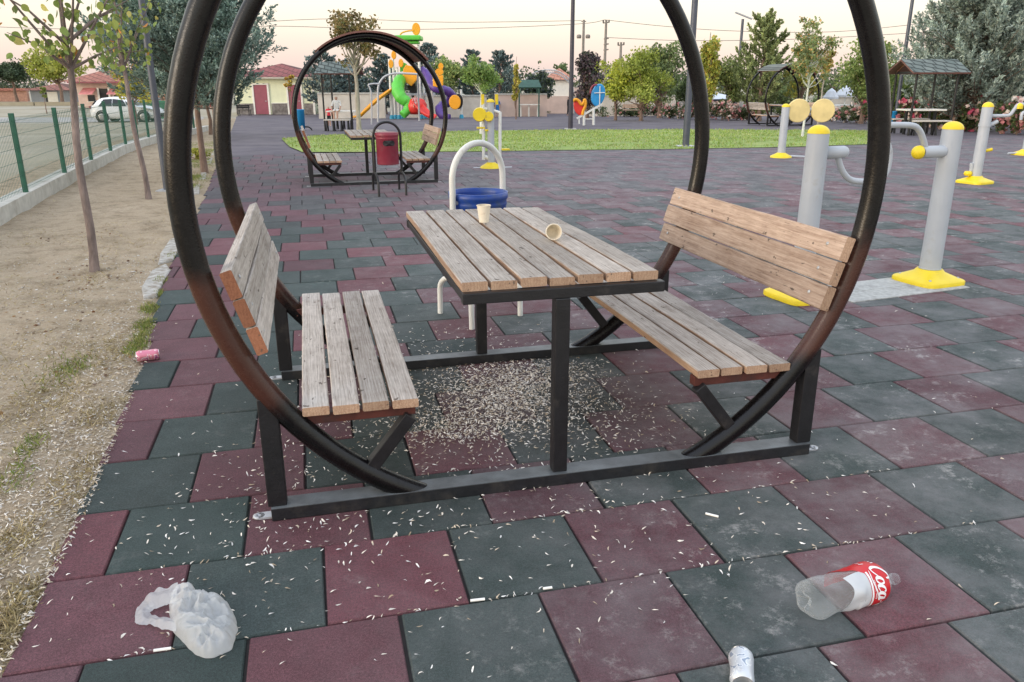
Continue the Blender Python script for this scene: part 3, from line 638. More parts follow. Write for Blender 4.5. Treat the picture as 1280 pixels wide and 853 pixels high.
RZ, RR, RW = 1.215, 1.33, .765
def make_shelter():
    R = thing('picnic_shelter', (.58, 1.475, 0), 'near black ring-framed picnic shelter with a weathered plank table and two benches', 'picnic shelter', 'ring-framed picnic shelters')
    def bx(name, boxes, m, lab=None, bevel=.003, parent=R):
        mb = MB()
        for b in boxes:
            if len(b) == 2: mb.box(*b)
            else: mb.bar(*b)
        return obj(name, mb, m, parent, bevel=bevel)
    for s in (-1, 1):
        y = s * RW; mb = MB(); n = 96; a0 = -math.acos(.545 / RR); a1 = PI - a0
        mb.tube([(RR * math.cos(a0 + (a1 - a0) * i / n), y, RZ + RR * math.sin(a0 + (a1 - a0) * i / n)) for i in range(n + 1)], .043, 20, cap=True)
        obj('ring', mb, M['ring'], R)
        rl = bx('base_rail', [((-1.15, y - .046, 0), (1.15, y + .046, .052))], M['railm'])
        for t in (-1, 1):
            mb = MB(); mb.box((min(t * 1.149, t * 1.20), y - .022, .0), (max(t * 1.149, t * 1.20), y + .022, .008))
            mb.lathe([(.0, 0), (.022, 0), (.022, .0075), (.008, .0075), (.008, .003), (.0, .003)], (t * 1.20, y, .0005), n=18)
            obj('foot_plate', mb, M['steel'], rl)
            x = t * 1.125
            mb = MB(); mb.box((x - .035, y - .03, .052), (x + .035, y + .03, .49)); obj('support_post', mb, M['frame'], R, bevel=.004)
            mb = MB(); mb.bar((t * .605, y, .362), (t * .79, y, .13), .05, .05, up=(0, 1, 0)); obj('seat_brace', mb, M['frame'], R, bevel=.003)
        mb = MB(); mb.box((-.035, y - .027, .052), (.025, y + .027, .79)); obj('table_leg', mb, M['frame'], R, bevel=.004)
    mb = MB()
    mb.box((-.395, -.79, .79), (.415, -.745, .832)); mb.box((-.395, .90, .79), (.415, .94, .832))
    for x in (-.392, .38): mb.box((x, -.744, .795), (x + .03, .899, .829))
    mb.box((-.36, .735, .79), (.378, .79, .8285)); obj('table_frame', mb, M['frame'], R, bevel=.003)
    mb = MB()
    for i in range(7):
        plank(mb, -.752 - .006 * random.random(), .955 + .02 * random.random(), (-.375 + .054 + i * .1145 - .02, .8525), .101, .037, (1, 0), (0, 1), seed=10 + i, warp=.007, cf=.004)
    obj('table_top', mb, [M['wood'], M['woodside']], R, bevel=0)
    for s in (-1, 1):
        mb = MB()
        for y in (-.745, .745):
            mb = MB(); mb.box((min(s * .585, s * 1.04), y - .022, .362), (max(s * .585, s * 1.04), y + .022, .404)); obj('seat_beam', mb, M['redframe'], R, bevel=.003)
        mb = MB()
        for i in range(4):
            plank(mb, -.785 - .012 * random.random(), .90 + .015 * random.random(), (s * (.63 + i * .1105) + .005, .4225), .098, .035, (1, 0), (0, 1), seed=30 + i + 10 * s, warp=.006, cf=.004)
        obj('bench_seat', mb, [M['wood'], M['woodside']], R)
        mb = MB(); d = Vector((-.29 * s, -.957)); nrm = Vector((-.957 * s, .29))
        for i in range(3):
            q = (s * 1.197 + d.x * i * .107, .925 + d.y * i * .107)
            plank(mb, -.82 - .006 * random.random(), .79 + .01 * random.random(), q, .101, .042, (d.x, d.y), (nrm.x, nrm.y), 0, 1, 2, seed=60 + i + 10 * s, warp=.006, cf=.004)
        bko = obj('backrest', mb, [M['woodback'], M['woodback'], M['woodside']] if s > 0 else [M['wood'], M['wood'], M['woodend']], R)
        for i in range(3):
            q = (s * 1.197 + d.x * i * .107, .925 + d.y * i * .107)
            for y in (-.72, .70):
                mb = MB(); mb.lathe([(0, .004), (.006, .003), (.008, 0)], (q[0] + nrm.x * .021, y, q[1] + nrm.y * .021), (nrm.x, 0, nrm.y), 10); obj('bolt', mb, M['steel'], bko)
    # curved roof
    mb = MB(); n = 22; a0, a1 = math.radians(42), math.radians(128); vs = []
    for i in range(n + 1):
        a = a0 + (a1 - a0) * i / n
        for rr, yy in ((RR + .044, -.86), (RR + .075, -.86), (RR + .075, .86), (RR + .044, .86)): vs.append((rr * math.cos(a), yy, RZ + rr * math.sin(a)))
    o_ = len(mb.v)
    for i in range(n):
        b = i * 4
        mb.add([vs[b + 1], vs[b + 2], vs[b + 6], vs[b + 5]], [(0, 1, 2, 3)], 0)
        mb.add([vs[b], vs[b + 4], vs[b + 7], vs[b + 3]], [(0, 1, 2, 3)], 1)
        mb.add([vs[b], vs[b + 1], vs[b + 5], vs[b + 4]], [(0, 1, 2, 3)], 1); mb.add([vs[b + 3], vs[b + 7], vs[b + 6], vs[b + 2]], [(0, 1, 2, 3)], 1)
    mb.add(vs[:4], [(0, 1, 2, 3)], 1); mb.add(vs[-4:], [(3, 2, 1, 0)], 1)
    obj('roof', mb, [M['shinglegrey'], M['roofunder']], R, recalc=False)
    return R
shelter = make_shelter()
for ch in shelter.children:
    if ch.name.startswith('backrest'):
        pass
bk = [c for c in shelter.children if c.name.startswith('backrest')]
bk[0]['label'] = 'left backrest of grey planks with orange ends'
bk[1]['label'] = 'right backrest of brown planks'
fa = gp(387, 232); fb = gp(551, 229.5); ang = math.radians(.8)
mid = (fa + fb) / 2; c2 = mid + Vector((-math.sin(ang), math.cos(ang), 0)) * (RW + .036)
c2 = mid + Vector((-math.sin(ang), math.cos(ang), 0)) * (RW + .036) * .885
dup(shelter, (c2.x, c2.y, 0), ang, 'black ring-framed picnic shelter with curved brown roof behind the red litter bin', .885)

# ------------------------------------------------------------------ litter bins
def make_bin(name, A, Bf, C_, label, mframe, mbin, oval, group=None, rt=.021, hh=1.19):
    """A, Bf: left pair of feet (rear, front); C_: right front foot"""
    A, Bf, C_ = Vector(A), Vector(Bf), Vector(C_); D = A + (C_ - Bf); cen = (A + Bf + C_ + D) / 4; ctr = Vector((cen.x, cen.y, zt(cen.y)))
    t = thing(name, ctr, label, 'litter bin', group)
    L0 = (A + Bf) / 2; R0 = (C_ + D) / 2; side = (R0 - L0); w = side.length / 2; sd_ = side.normalized()
    for P_, Q in ((A, Bf), (D, C_)):
        m0 = (P_ + Q) / 2; h = .30; dr = (Q - P_).normalized(); half = (Q - P_).length / 2; pts = [m0 - dr * half]
        for i in range(13):
            a = PI - PI * i / 12; pts.append(m0 + dr * half * .98 * math.cos(a) * (1 if abs(math.cos(a)) > .99 else 1) + Vector((0, 0, h - .12 + .12 * math.sin(a))))
        pts.append(m0 + dr * half)
        mb = MB(); mb.tube([p + Vector((0, 0, ctr.z)) - Vector((0, 0, 0)) for p in pts], rt * .9, 14); obj('foot_hoop', mb, mframe, t, ctr)
    mb = MB(); z0 = .30; pts = [L0 + Vector((0, 0, z0))]; zc = hh - w
    for i in range(25):
        a = PI - PI * i / 24; pts.append(cen + sd_ * w * math.cos(a) + Vector((0, 0, zc + w * math.sin(a))))
    pts.append(R0 + Vector((0, 0, z0)))
    mb.tube([p + Vector((0, 0, ctr.z)) for p in pts], rt, 18); obj('hoop', mb, mframe, t, ctr)
    br = w - rt - .012; zb, zt_ = .42, .87
    mb = MB(); o = Vector((cen.x, cen.y, ctr.z))
    mb.lathe([(0, zb), (br * .93, zb), (br * .95, zb + .01), (br * .97, zt_ - .09), (br * 1.0, zt_ - .085), (br * .985, zt_ - .07), (br * .985, zt_ - .05), (br * 1.03, zt_ - .04), (br * 1.03, zt_), (br * .96, zt_), (br * .95, zt_ - .03), (br * .9, zb + .02), (0, zb + .02)], o, n=36)
    b = obj('bin_body', mb, mbin, t, ctr)
    if oval:
        fwd = Vector((sd_.y, -sd_.x, 0));
        if fwd.dot(CP - cen) < 0: fwd = -fwd
        mb = MB(); poly = []
        for i in range(24):
            a = 2 * PI * i / 24; ca = math.cos(a); ox = (math.copysign(.055, ca) + ca * .035) ; oz = math.sin(a) * .038
            ang_ = ox / br; p = o + sd_ * br * math.sin(ang_) + fwd * (br * math.cos(ang_) + .006); poly.append(p + Vector((0, 0, zt_ - .14 + oz)))
        c_ = o + fwd * (br + .006) + Vector((0, 0, zt_ - .14)); vs = poly + [c_]
        mb.add(vs, [(i, (i + 1) % 24, 24) for i in range(24)]); obj('slot', mb, M['black'], b, ctr)
        mb = MB(); mb.lathe([(0, zt_ + .012), (br * .7, zt_ + .01), (br * 1.04, zt_ + .001), (br * 1.04, zt_ - .006)], o, n=36); obj('lid', mb, mbin, b, ctr)
    else:
        for s in (-1, 1):
            mb = MB(); mb.tube([o + sd_ * s * (br * .95) + Vector((0, 0, zt_ - .06)), o + sd_ * s * (w - .008) + Vector((0, 0, zt_ - .06))], .014, 12); obj('hinge', mb, M['steel'], b, ctr)
        mb = MB(); mb.lathe([(0, zb + .30), (br * .5, zb + .33), (br * .9, zb + .31)], o + Vector((.01, 0, 0)), n=14)
        v2 = [(x + random.uniform(-.01, .01), y, z + random.uniform(-.02, .03)) for x, y, z in mb.v]; mb.v = v2
    return t
make_bin('litter_bin', (.50, 3.31, 0), (.645, 2.88, 0), (1.04, 3.11, 0), 'dark blue litter bin hung in a white hoop stand behind the near table', M['white'], M['blue'], False, 'litter bins in hoop stands')
a = gp(468, 240); f_ = gp(474, 246); c_ = gp(508, 244.5)
f2 = a + (f_ - a) * 1.0
make_bin('litter_bin', (a.x, a.y + .16, 0), (f_.x, f_.y, 0), (c_.x, c_.y, 0), 'red litter bin with an oval slot in a black hoop stand', M['frame'], M['red'], True, 'litter bins in hoop stands', .019, 1.02)

# ------------------------------------------------------------------ cups, cans, bottle, bag
M['paper'] = mat('paper_cup', (.80, .72, .58), .6, 0, .06, 20, dirt=(.62, .52, .40), dscale=40, dth=(.55, .7))
def cup(o, ax, label, h=.10, r=.042):
    o = Vector(o); t = thing('paper_cup', o, label, 'paper cup', 'paper cups on the near table')
    mb = MB(); ax = Vector(ax).normalized(); r0 = r * .70
    mb.lathe([(0, .006), (r0 * .95, .006), (r0, 0), (r0, .002), (r * .985, h - .003)], o, ax, 28)
    mb.lathe([(r * .97, h - .003), (r0 * .98, .009), (0, .009)], o, ax, 28); obj('cup_wall', mb, M['paper'], t, o, recalc=False)
    mb = MB(); mb.tube([o + ax * h + (Matrix.Rotation(2 * PI * i / 28, 3, ax) @ ax.orthogonal().normalized()) * r for i in range(29)], .0028, 8, cap=False); obj('rim', mb, M['paper'], t, o)
TZ = .874
g = G(605, 278, TZ); cup((g.x, g.y, TZ), (0, 0, 1), 'cream paper cup standing upright on the far half of the near table', .088, .036)
g = G(691, 300, TZ); dirc = Vector((CP.x - g.x + .45, CP.y - g.y, 0)).normalized(); o = Vector((g.x, g.y, TZ + .030)) - dirc * .05
cup(o, Vector((dirc.x, dirc.y, .16)), 'cream paper cup tipped on its side on the near table', .085, .036)

def can(p0, p1, label, bodycol, stripes, crush=0):
    p0 = Vector(p0); p1 = Vector(p1); ax = (p1 - p0).normalized(); h = (p1 - p0).length; r = .033
    t = thing('drink_can', (p0.x, p0.y, 0), label, 'drink can'); org = (p0.x, p0.y, 0)
    mb = MB(); mb.lathe([(r * .78, .0), (r * .86, .003), (r, .012), (r, h * .2), (r * .99, h * .5), (r, h * .8), (r, h - .014), (r * .84, h - .002)], p0, ax, 32)
    if crush:
        v2 = []
        for x, y, z in mb.v:
            k = mn.noise(Vector((x * 28, y * 28, z * 28))) * crush; c = p0 + ax * (Vector((x, y, z)) - p0).dot(ax); d = Vector((x, y, z)) - c; v2.append(tuple(c + d * (1 + k)))
        mb.v = v2
    b = obj('can_body', mb, bodycol, t, org)
    for s, o in ((1, p1), (-1, p0)):
        mb = MB(); mb.lathe([(0, -.006), (r * .70, -.006), (r * .76, -.001), (r * .84, .001), (r * .86, -.002)], o, ax * s, 28); obj('can_end', mb, M['can'], t, org)
    mb = MB(); mb.lathe([(0, .0), (.009, 0), (.009, .001)], p1 - ax * .0045, ax, 14); obj('pull_tab', mb, M['black'] if stripes else M['can'], t, org)
    return t
M['can'] = mat('aluminium', (.72, .73, .75), .28, .9, .06, 30, .08, 60)
def can_print(name, a, b, c):
    m = mat(name, a, .32, .35, .05, 20); N = m.node_tree.nodes; L = m.node_tree.links; bb = N['Principled BSDF']
    tc = N.new('ShaderNodeTexCoord'); wv = N.new('ShaderNodeTexNoise'); wv.inputs['Scale'].default_value = 26; wv.inputs['Distortion'].default_value = 1.5; L.new(tc.outputs['Object'], wv.inputs[0])
    cr = N.new('ShaderNodeValToRGB'); cr.color_ramp.interpolation = 'CONSTANT'; L.new(wv.outputs['Fac'], cr.inputs[0]); e = cr.color_ramp.elements
    e[0].color = (*a, 1); e[1].position = .52; e[1].color = (*b, 1); q = e.new(.6); q.color = (*c, 1); L.new(cr.outputs[0], bb.inputs['Base Color']); return m
p0 = G(171, 446, .033); p1 = G(199, 442.5, .033); ax = (p1 - p0).normalized(); p0 = p1 - ax * .125
can(p0, p1, 'pink drink can lying on the edge of the tiles beside the dirt strip', can_print('pink_can', (.68, .22, .30), (.80, .60, .60), (.50, .12, .30)), True)
p1 = G(925, 817, .033); q = G(929, 860, .033); ax = (q - p1).normalized()
can(p1 + ax * .125, p1, 'crumpled silver drink can lying at the bottom edge of the view', can_print('silver_can', (.60, .63, .67), (.74, .76, .78), (.30, .36, .46)), False, .16)

# plastic bottle
def pet():
    m = bpy.data.materials.new('clear_plastic'); m.use_nodes = True; N = m.node_tree.nodes; L = m.node_tree.links
    b = N['Principled BSDF']; b.inputs['Base Color'].default_value = (.93, .95, .95, 1); b.inputs['Roughness'].default_value = .05; b.inputs['IOR'].default_value = 1.5
    tr = N.new('ShaderNodeBsdfTransparent'); tr.inputs[0].default_value = (.94, .96, .96, 1); ms = N.new('ShaderNodeMixShader')
    lw = N.new('ShaderNodeLayerWeight'); lw.inputs['Blend'].default_value = .42
    mr = N.new('ShaderNodeMapRange'); mr.inputs[3].default_value = .07; mr.inputs[4].default_value = .50; L.new(lw.outputs['Facing'], mr.inputs[0])
    L.new(mr.outputs[0], ms.inputs[0]); L.new(tr.outputs[0], ms.inputs[1]); L.new(b.outputs[0], ms.inputs[2]); L.new(ms.outputs[0], N['Material Output'].inputs['Surface'])
    nz = N.new('ShaderNodeTexNoise'); nz.inputs['Scale'].default_value = 30; nz.inputs['Detail'].default_value = 5; nz.inputs['Distortion'].default_value = 1.5; bp = N.new('ShaderNodeBump'); bp.inputs['Strength'].default_value = 1.0; bp.inputs['Distance'].default_value = .01
    L.new(nz.outputs['Fac'], bp.inputs['Height']); L.new(bp.outputs[0], b.inputs['Normal']); return m
M['pet'] = pet()
M['labelred'] = mat('label_red', (.62, .012, .02), .35, 0, .05, 10, trans=.1)
M['labelwhite'] = mat('label_white', (.80, .80, .80), .45, 0, .04, 10)
M['labelback'] = mat('label_inside', (.66, .69, .71), .4, 0, .06, 14, trans=.2)
BL = .375; b0 = G(1006, 752, .05); b1 = G(1122, 722, .035); bax = (b1 - b0).normalized(); b0.z = .055; b1 = b0 + Vector((bax.x, bax.y, 0)).normalized() * BL; b1.z = .036
bax = (b1 - b0).normalized(); bx_ = Vector((0, 0, 1)); bx_ = (bx_ - bax * bx_.dot(bax)).normalized(); by_ = bax.cross(bx_)     # by_ : sideways
if by_.dot(CP - b0) < 0: by_ = -by_                                # towards the camera
def brad(s):
    pr = [(0, .034), (.006, .042), (.016, .049), (.035, .0555), (.07, .0605), (.11, .0625), (.30, .0605), (.42, .0625), (.50, .0640), (.72, .0645), (.78, .060), (.84, .042), (.885, .020), (.90, .0155), (.96, .0155), (.965, .0185), (1.0, .0175)]
    for (a, x), (b, y) in zip(pr[:-1], pr[1:]):
        if s <= b: return x + (y - x) * (s - a) / (b - a)
    return pr[-1][1]
def bpt(s, th, off=0.0):                                      # th: 0 up, +pi/2 towards the camera
    r = brad(s) + off
    if s < .16: r *= 1 + (.16 - s) / .16 * .05 * math.cos(5 * th + .5)
    d = 1 + (.16 if s > .12 else .05 + s) * mn.noise(Vector((s * 6.5, math.cos(th) * 1.3, math.sin(th) * 1.3 + 4))) * (1 if s < .5 else .35) * (0 if s > .8 else 1)
    if s < .46: d *= 1 - .10 * max(0, math.cos(th - .5 - s * 5))
    tw = .02 * math.sin(s * 7)
    q = b0 + bax * (s * BL) + bx_ * (math.cos(th) * r * d) + by_ * (math.sin(th) * r * d + tw * .3)
    q.z = max(q.z, .0025); return q
bt = thing('plastic_bottle', (b0.x, b0.y, 0), 'clear crumpled plastic soft drink bottle with a red label lying on a maroon tile', 'plastic bottle'); borg = (b0.x, b0.y, 0)
mb = MB(); n, k = 44, 40; ss = [i / 60 for i in range(61)]
vs = [bpt(s, 2 * PI * j / k) for s in ss for j in range(k)]
mb.add(vs, [(i * k + j, i * k + (j + 1) % k, (i + 1) * k + (j + 1) % k, (i + 1) * k + j) for i in range(60) for j in range(k)], 0, None, True)
base_r = [vs[:k]]
for fr_, ds in ((.80, -.006), (.55, .002), (.30, .014), (.12, .018)):
    cc_ = sum(vs[:k], Vector()) / k; base_r.append([cc_ + (p - cc_) * fr_ + bax * (ds - .006 * (math.cos(5 * 2 * PI * j / k) if fr_ > .2 else 0)) for j, p in enumerate(vs[:k])])
fl_ = [p for r_ in base_r for p in r_]
mb.add(fl_, [(i * k + j, i * k + (j + 1) % k, (i + 1) * k + (j + 1) % k, (i + 1) * k + j) for i in range(4) for j in range(k)] + [tuple(4 * k + j for j in range(k))], 0, None, True)
obj('bottle_body', mb, M['pet'], bt, borg)
def lab(name, s0f, s1f, t0, t1, m, off, n=40):
    mb = MB(); vs = []; ns = 14
    for j in range(n + 1):
        th = t0 + (t1 - t0) * j / n; a, b = s0f(th), s1f(th)
        for i in range(ns + 1): vs.append(bpt(a + (b - a) * i / ns, th, off))
    mb.add(vs, [(j * (ns + 1) + i, j * (ns + 1) + i + 1, (j + 1) * (ns + 1) + i + 1, (j + 1) * (ns + 1) + i) for j in range(n) for i in range(ns)], 0, None, True)
    return obj(name, mb, m, lb if name != 'label' else bt, borg, recalc=False)
lb = lab('label', lambda th: .56 + (.0 if th > .35 else -.20 * min(1, (.35 - th) / 1.0)) , lambda th: .775, -1.9, 2.6, M['labelred'], .0022)
lab('label_liner', lambda th: .32 + .24 * max(0, min(1, (1.1 - th) / 1.9)) * 0 + .05 * math.sin(th * 2), lambda th: .57 - (.0 if th > .35 else .20 * min(1, (.35 - th) / 1.0)), .15, 2.3, M['labelback'], .0016)
lab('label_edge', lambda th: .565, lambda th: .585, .3, 2.3, M['labelwhite'], .0030)
def script_on():
    C_ = [[(.62, .74), (.60, .88), (.48, .96), (.28, .86), (.12, .58), (.09, .26), (.24, .03), (.44, .05), (.62, .24)]]
    o_ = [[(.24 + .15 * math.cos(a), .26 + .24 * math.sin(a)) for a in [k * PI / 6 for k in range(13)]]]
    c_ = [[(.34, .40), (.26, .50), (.12, .42), (.07, .20), (.16, .02), (.38, .14)]]
    a_ = [[(.20 + .14 * math.cos(a), .25 + .23 * math.sin(a)) for a in [k * PI / 6 for k in range(13)]], [(.36, .50), (.34, .20), (.38, .02), (.50, .12)]]
    l_ = [[(.02, .18), (.20, .62), (.26, .92), (.19, 1.02), (.13, .82), (.11, .30), (.16, .03), (.30, .12)]]
    x = 0; sz = .058; strokes = []
    for L_, adv in ((C_, .60), (o_, .42), (c_, .37), (a_, .50), ([[(.0, .27), (.16, .31)]], .24), (C_, .60), (o_, .42), (l_, .30), (a_, .5)):
        for st in L_: strokes.append([((x + px_ + .28 * py_) * sz, py_ * sz) for px_, py_ in st])
        x += adv
    strokes.append([((.30 + k * .16) * sz, (-.14 - .10 * math.sin(k * .55)) * sz) for k in range(10)])
    mb = MB()
    for st in strokes:
        pts = smooth_path([(p[0], p[1], 0) for p in st], 6); n_ = len(pts); vs = []
        for i, p in enumerate(pts):
            t_ = (pts[min(i + 1, n_ - 1)] - pts[max(i - 1, 0)]).normalized(); nn = Vector((-t_.y, t_.x, 0)); wd = sz * (.030 + .055 * abs(t_.y) ** 1.5) * min(1, .35 + 3 * min(i, n_ - 1 - i) / n_)
            for q in (p + nn * wd, p - nn * wd): vs.append(bpt(.632 + q.y / BL, .02 + q.x / .064, .0036))
        mb.add(vs, [(2 * i, 2 * i + 1, 2 * i + 3, 2 * i + 2) for i in range(n_ - 1)])
    obj('lettering', mb, M['labelwhite'], lb, borg, recalc=False)
def text_on(txt, size, s_base, th0, m, shear=.25, bold=.02, name='lettering', off=.0036):
    cu = bpy.data.curves.new('t', 'FONT'); cu.body = txt; cu.size = size; cu.shear = shear; cu.offset = bold * size; cu.resolution_u = 4; cu.space_character = .86
    o = bpy.data.objects.new('t', cu); COL.objects.link(o); bpy.context.view_layer.update()
    me = bpy.data.meshes.new_from_object(o.evaluated_get(bpy.context.evaluated_depsgraph_get())); bpy.data.objects.remove(o)
    import bmesh
    bm = bmesh.new(); bm.from_mesh(me); bmesh.ops.triangulate(bm, faces=bm.faces); bmesh.ops.subdivide_edges(bm, edges=[e for e in bm.edges if e.calc_length() > .008], cuts=2); bm.to_mesh(me); bm.free()
    for v in me.vertices:
        x, y = v.co.x, v.co.y
        v.co = bpt(s_base + y / BL, th0 + x / .064, off)
    o = obj(name, me, m, lb, borg, recalc=False); return o
script_on()
text_on('ORIGINAL TASTE', .0085, .600, .75, M['labelwhite'], 0, .01)
mb = MB()
for j in range(3):
    th = -.75 + j * .22; mb.add([bpt(.60, th, .004), bpt(.74, th + .10, .004), bpt(.74, th + .17, .004), bpt(.60, th + .07, .004)], [(0, 1, 2, 3)])
obj('label_stripe', mb, M['labelwhite'], lb, borg, recalc=False)

# plastic bag
def bag_mat():
    m = bpy.data.materials.new('thin_white_plastic'); m.use_nodes = True; N = m.node_tree.nodes; L = m.node_tree.links
    b = N['Principled BSDF']; b.inputs['Base Color'].default_value = (.93, .95, .96, 1); b.inputs['Roughness'].default_value = .22
    t = N.new('ShaderNodeBsdfTranslucent'); t.inputs[0].default_value = (.9, .9, .9, 1); tp = N.new('ShaderNodeBsdfTransparent')
    a = N.new('ShaderNodeMixShader'); a.inputs[0].default_value = .42; c = N.new('ShaderNodeMixShader'); c.inputs[0].default_value = .25
    L.new(b.outputs[0], a.inputs[1]); L.new(t.outputs[0], a.inputs[2]); L.new(a.outputs[0], c.inputs[1]); L.new(tp.outputs[0], c.inputs[2]); L.new(c.outputs[0], N['Material Output'].inputs['Surface'])
    nz = N.new('ShaderNodeTexNoise'); nz.inputs['Scale'].default_value = 34; nz.inputs['Detail'].default_value = 7; nz.inputs['Distortion'].default_value = 1.6
    bp = N.new('ShaderNodeBump'); bp.inputs['Strength'].default_value = .6; bp.inputs['Distance'].default_value = .012; L.new(nz.outputs['Fac'], bp.inputs['Height']); L.new(bp.outputs[0], b.inputs['Normal']); return m
M['bag'] = bag_mat()
cb = G(247, 790); bagt = thing('plastic_bag', (cb.x, cb.y, 0), 'crumpled white plastic carrier bag with an open handle lying on the tiles', 'plastic bag'); bo = (cb.x, cb.y, 0)
outl = [(212, 770), (213, 752), (222, 739), (234, 735), (240, 737), (255, 748), (258, 746), (264, 750), (274, 750), (284, 757), (294, 772), (297, 789), (294, 800), (288, 814), (267, 824), (251, 823), (239, 815), (226, 801), (216, 790)]
ow = [G(x, y) for x, y in outl]
osm = smooth_path([(p.x, p.y, 0) for p in ow + ow[:1]], 8)
mb = MB(); nr, nt = 46, 180; vs = []
def ring_at(t):
    u = t * (len(osm) - 1); i = min(int(u), len(osm) - 2); f = u - i; p = osm[i].lerp(osm[i + 1], f); return cb + (p - cb) * (1 + .03 * mn.noise(Vector((p.x * 40, p.y * 40, 0))))
for i in range(nr + 1):
    q = i / nr; rr = math.sin(q * PI / 2) if q < 1 else 1
    for j in range(nt):
        p = ring_at(j / nt); x = cb.x + (p.x - cb.x) * rr; y = cb.y + (p.y - cb.y) * rr
        h = .040 * (1 - rr ** 3.2) ** .6
        wx, wy = x + .03 * mn.noise(Vector((x * 14, y * 14, 8))), y + .03 * mn.noise(Vector((x * 14, y * 14, 18)))
        w_ = 1 - abs(mn.noise(Vector((wx * 16, wy * 16, 2)))) * 2.4; w2 = 1 - abs(mn.noise(Vector((wx * 34, wy * 34, 7)))) * 2.2; w3 = 1 - abs(mn.noise(Vector((wx * 75, wy * 75, 3)))) * 2
        h += (.017 * w_ + .008 * w2 + .003 * w3) * (1 - rr ** 9) - .02 * math.exp(-((x - cb.x - .05) ** 2 + (y - cb.y - .02) ** 2) / .0012) * 1.6
        vs.append((x, y, max(.003, h + .004)))
mb.add(vs, [(i * nt + j, i * nt + (j + 1) % nt, (i + 1) * nt + (j + 1) % nt, (i + 1) * nt + j) for i in range(nr) for j in range(nt)], 0, None, True)
obj('bag_body', mb, M['bag'], bagt, bo)
o_px = [(224, 739), (211, 742), (198, 741), (184, 750), (172, 761), (169, 772), (169, 780), (175, 785), (186, 784), (197, 790), (208, 795), (222, 799)]
i_px = [(222, 764), (214, 762), (205, 763), (193, 765), (190, 767), (188, 768), (188, 769), (190, 771), (194, 773), (199, 777), (206, 779), (222, 784)]
mb = MB(); vs = []; nn = 12
def samp(P, t):
    u = t * (len(P) - 1); i = min(int(u), len(P) - 2); f = u - i; return (P[i][0] + (P[i + 1][0] - P[i][0]) * f, P[i][1] + (P[i + 1][1] - P[i][1]) * f)
NA = 110
for a in range(NA + 1):
    p, q = G(*samp(o_px, a / NA)), G(*samp(i_px, a / NA)); p = p + (p - q) * .10 * mn.noise(Vector((a * .12, 0, 0)))
    for b in range(nn + 1):
        r = p.lerp(q, b / nn); edge_ = 1 - abs(2 * b / nn - 1)
        r.z = .005 + .008 * edge_ + .012 * abs(mn.noise(Vector((r.x * 22, r.y * 22, 1)))) + .003 * abs(mn.noise(Vector((r.x * 70, r.y * 70, 4)))) + .02 * max(0, 1 - min(a, NA - a) / (NA * .32)) ; vs.append(r)
mb.add(vs, [(a * (nn + 1) + b, a * (nn + 1) + b + 1, (a + 1) * (nn + 1) + b + 1, (a + 1) * (nn + 1) + b) for a in range(NA) for b in range(nn)], 0, None, True)
obj('bag_handle', mb, M['bag'], bagt, bo)

# cigarette ends and paper slips
M['butt'] = mat('cigarette_paper', (.82, .80, .76), .7, 0, .05, 30)
for pa, pb, lab_ in (((192, 813.5), (214, 810.5), 'white cigarette end beside the plastic bag'), ((882, 642), (898, 646), 'white cigarette end on a green tile in front of the right rail end'), ((588, 751), (606, 749), 'white cigarette end in a tile joint between a maroon and a green tile'), ((679, 736), (690, 734.5), 'short white cigarette end in the joint at a maroon tile corner')):
    p, q = G(*pa, .005), G(*pb, .005); mb = MB(); mb.tube([p, q], .0045, 12); o = obj('cigarette_end', mb, M['butt'], None, (p.x, p.y, .0045)); tag(o, lab_, 'cigarette end', 'cigarette ends on the tiles')
#PART3
# ------------------------------------------------------------------ exercise machines
def lerp(a, b, t): return a + (b - a) * t
def dome(r, h, n=6): return [(r, 0)] + [(r * math.cos(PI / 2 * i / n), h * math.sin(PI / 2 * i / n)) for i in range(1, n + 1)]
def base_cover(mb, P, r, hw, h, rz=0):
    """flared square plastic foot"""
    prof = [(hw, .0), (hw, h * .28), (hw * .97, h * .36), (hw * .80, h * .50), (r * 1.35, h * .80), (r * 1.18, h)]; vs = []; n = 40; c, s = math.cos(rz), math.sin(rz)
    for k_, (w, z) in enumerate(prof):
        f = [1, 1, 1, .8, .25, 0][k_]
        for i in range(n):
            a = 2 * PI * i / n; ca, sa = math.cos(a), math.sin(a); q = 1 / (abs(ca) ** 6 + abs(sa) ** 6) ** (1 / 6); rr = w * (1 + (q - 1) * f); x, y = rr * ca, rr * sa
            vs.append((P.x + x * c - y * s, P.y + x * s + y * c, P.z + z))
    mb.add(vs, [(i * n + k, i * n + (k + 1) % n, (i + 1) * n + (k + 1) % n, (i + 1) * n + k) for i in range(len(prof) - 1) for k in range(n)], 0, None, True)
    mb.f[-1]; mb.add(vs[-n:], [tuple(range(n))])
A = Vector((3.24, 3.05, 0)); B = Vector((4.54, 3.22, 0)); dAB = (B - A).normalized(); nAB = Vector((-dAB.y, dAB.x, 0)); rzAB = math.atan2(dAB.y, dAB.x)
t = thing('exercise_machine', (A + B) / 2, 'grey two-post exercise machine with a cranked bar on a pale pad behind the right bench', 'exercise machine', 'outdoor exercise machines'); og = (A + B) / 2
